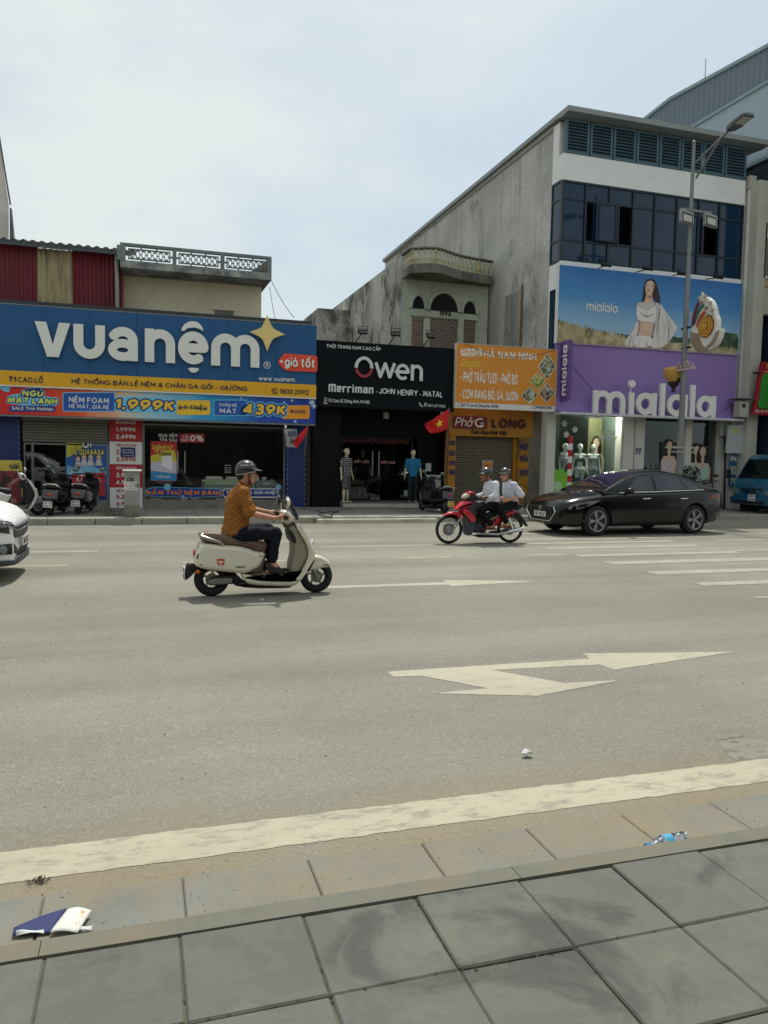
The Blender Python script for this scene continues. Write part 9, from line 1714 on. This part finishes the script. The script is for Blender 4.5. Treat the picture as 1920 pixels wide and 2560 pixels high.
crumple(MB().lathe([(.0325,.078*L_b/.218),(.0328,.122*L_b/.218)],(0,0,0),(1,0,0),20,False),.0015).build('label',M('label_blue',srgb(60,150,186),.4,var=.2,vs=30,dirt=(srgb(206,222,226),40,.56,.05,.9)),t,40)
Z6 = lambda x, y, z=.012: gz(x*.5787, 2050+y*.5787, z)
def sheet(name, pts, mat, parent, h, seed, n=8):
    P0, P1, P2, P3 = pts; m = MB(); rr = random.Random(seed); V = []; ph = rr.random()*6
    for i in range(n+1):
        for j in range(n+1):
            u,v = i/n,j/n; p = (P0*(1-u)+P1*u)*(1-v)+(P3*(1-u)+P2*u)*v; V.append(p+Vector((0,0,h*(.5+.5*math.sin(u*5+ph))*(.4+.6*math.sin(v*3.5+ph))+h*.5*(u*(1-u)*4))))
    m.add(V,[(i*(n+1)+j,(i+1)*(n+1)+j,(i+1)*(n+1)+j+1,i*(n+1)+j+1) for i in range(n) for j in range(n)]); o = m.build(name,mat,parent,60); o.modifiers.new('t','SOLIDIFY').thickness = .002; return o
c = Z6(210,470); t = thing('torn_booklet','torn navy and white paper booklet lying in the gutter','litter',(c.x,c.y,.016),local=False); sheet('navy_cover',[Z6(55,508,.02),Z6(215,488,.022),Z6(292,380,.03),Z6(60,462,.024)],M('paper_navy',srgb(40,46,92),.8,var=.15,vs=20),t,.010,1); sheet('white_page',[Z6(215,484,.03),Z6(335,486,.03),Z6(396,390,.036),Z6(292,386,.036)],M('paper_print',srgb(206,204,198),.8,var=.06,vs=30,dirt=(srgb(196,150,70),16,.63,.03,.9)),t,.010,2)
sheet('white_strip',[Z6(70,494,.04),Z6(190,484,.042),Z6(190,490,.045),Z6(70,500,.042)],M('paper_white'),t,.012,4,4); sheet('torn_corner',[Z6(300,476,.02),Z6(400,466,.02),Z6(395,478,.02),Z6(310,486,.02)],M('paper_white'),t,.012,3,4)
c = gz(1317,1888,.01); o = crumple(MB().ball((0,0,.015),(.032,.022,.012),9,6),.005).build('crumpled_paper',M('paper_white'),None,20); o.location = (c.x,c.y,.012); tag(o,'small crumpled white paper scrap on the road near the edge line','litter')
c = Z6(165, 268, 0); m = MB(); rr = random.Random(8)
for k in range(60): p = Vector((rr.gauss(0,.035),rr.gauss(0,.02),.004+rr.random()*.012)); a = rr.random()*6.28; m.bar(p,p+Vector((math.cos(a)*.02,math.sin(a)*.02,rr.gauss(0,.004))),.004,.002)
m.v = [(a*.6,b*.6,c*.8) for a,b,c in m.v]; o = m.build('leaf_litter',M('litter_dark',srgb(62,46,36),.9,var=.3),None); o.location = (c.x,c.y,0); tag(o,'dark clump of dead leaves by the white edge line','litter',kind='stuff')
# pebbles and grit: nobody could count them
m = MB(); rr = random.Random(11)
for k in range(1500):
    x = rr.uniform(-1.2,4.6); y = 2.51+abs(rr.gauss(0,.28)); s_ = .0012+abs(rr.gauss(0,.0012)); z0 = .014 if y < 2.9 else .0; m.add([(x-s_,y,z0),(x,y-s_,z0),(x+s_,y,z0),(x,y+s_,z0),(x+s_*.2,y,z0+s_*1.1)],[(0,1,4),(1,2,4),(2,3,4),(3,0,4)])
for k in range(260):
    x = rr.uniform(-2,8); y = rr.uniform(3.4,9); s_ = .003+abs(rr.gauss(0,.003)); m.add([(x-s_,y,0),(x,y-s_,0),(x+s_,y,0),(x,y+s_,0),(x+s_*.2,y,s_)],[(0,1,4),(1,2,4),(2,3,4),(3,0,4)])
tag(m.build('grit',M('grit',srgb(108,100,84),.95,var=.5,vs=40)),'loose grit and pebbles scattered along the gutter','grit',kind='stuff')
m = MB()
for k in range(420):
    if rr.random() < .5: x = rr.uniform(-1, 4); y = 2.0+rr.gauss(0, .006)
    else: x = -.28+.39*rr.randrange(-2, 9)+rr.gauss(0, .006); y = rr.uniform(.9, 2.39)
    s_ = .002+abs(rr.gauss(0,.003)); z0 = PZ-.006; m.add([(x-s_,y,z0),(x,y-s_,z0),(x+s_,y,z0),(x,y+s_,z0),(x,y,z0+s_)],[(0,1,4),(1,2,4),(2,3,4),(3,0,4)])
tag(m.build('joint_soil',M('joint_soil',srgb(84,74,56),.95,var=.4,vs=30)),'crumbs of soil in the joints of the near paving','soil',kind='stuff')
# black tube laid in place of overhead cable shadows on the far pavement
rr = random.Random(21); path = []
for x,y in ((10,1060),(120,1075),(60,1100),(250,1062),(300,1078),(180,1090),(230,1132),(100,1120),(40,1095),(160,1140),(250,1135)): p = gz(*z6(x,y),FZ+.02); path.append(p)
sm = []
for i in range(len(path)-1): sm += [path[i]*.67+path[i+1]*.33, path[i]*.33+path[i+1]*.67]
tag(MB().tube(sm,.011,6).build('shadow_line',M('shadow_black',srgb(22,22,23),.6),None),'overhead cable shadows drawn as a thin black tube on the pavement before the menswear shop','shadow_line')
# cables
def cable(label, a, b, sag, r=.008, n=14):
    a = Vector(a); b = Vector(b); tag(MB().tube([a+(b-a)*(i/n)-Vector((0,0,sag*4*(i/n)*(1-i/n))) for i in range(n+1)],r,5).build('cable',BLACKM,None),label,'cable')
cable('thin cable drooping across the left part of the purple sign',G(zb(232,745),yl+.05),G(zb(585,1110),yl+.0),.12,.010)
cable('thin cable rising across the right corner of the purple sign',G(zb(1270,1140),yl+.0),G(zb(1440,1040),yl+.1),.03,.008)
cable('thin cable across the top of the orange noodle sign',G(z7(370,175),YP-.05),G(z7(1375,235),YP-.05),.30,.006)
cable('faint wire slanting down the sky beside the cream house',gy(678,700,26),gy(736,795,26),.1,.010); cable('second faint wire nearer the cream house wall',gy(674,718,26),gy(688,798,26),.05,.009)
# ---------------------------------------------------------------- unseen shophouses added behind the camera to give the shop glass dark reflections
def shophouse(x0, x1, h, col, label):
    t = thing('added_shophouse',label,'house',((x0+x1)/2,-7,PZ),local=False); wm = M('opp_%d' % int(x0*10),col,.9,var=.2,vs=.6); MB().box(x0+.02,x1-.02,-17,-8,0,h).build('wall',wm,t); MB().box(x0+.02,x1-.02,-8,-5.4,3.1,3.25).build('awning',M('awning_dark',srgb(60,62,60),.8),t)
    MB().box(x0+.4, x1-.4, -8.0, -7.99, .2, 2.9).build('shopfront', DARK, t)
    n = max(2, int((x1-x0)/2))
    for f in range(int((h-3.6)/3.1)):
        for k in range(n): a = x0+(x1-x0)*(k+.25)/n; w = MB().box(a,a+(x1-x0)/n*.5,-8.0,-7.985,3.9+3.1*f,5.6+3.1*f).build('window',TINT,t); MB().box(a-.05,a+(x1-x0)/n*.5+.05,-7.985,-7.9,3.82+3.1*f,3.88+3.1*f).build('sill',wm,w)
for x0,x1,h,c,l in ((-30,-16,7,srgb(120,112,98),'tall drab shophouse added behind the viewer, far left, for glass reflections'),(-16,-5,6.2,srgb(96,100,96),'low grey shophouse added behind the viewer on the left for glass reflections'),(-5,6,6.5,srgb(128,112,90),'buff shophouse added directly behind the viewer for glass reflections'),(6,17,6.5,srgb(100,92,86),'brown shophouse added behind the viewer on the right for glass reflections'),(17,34,7.5,srgb(116,118,112),'tall grey shophouse added behind the viewer, far right, for glass reflections')): shophouse(x0,x1,h,c,l)
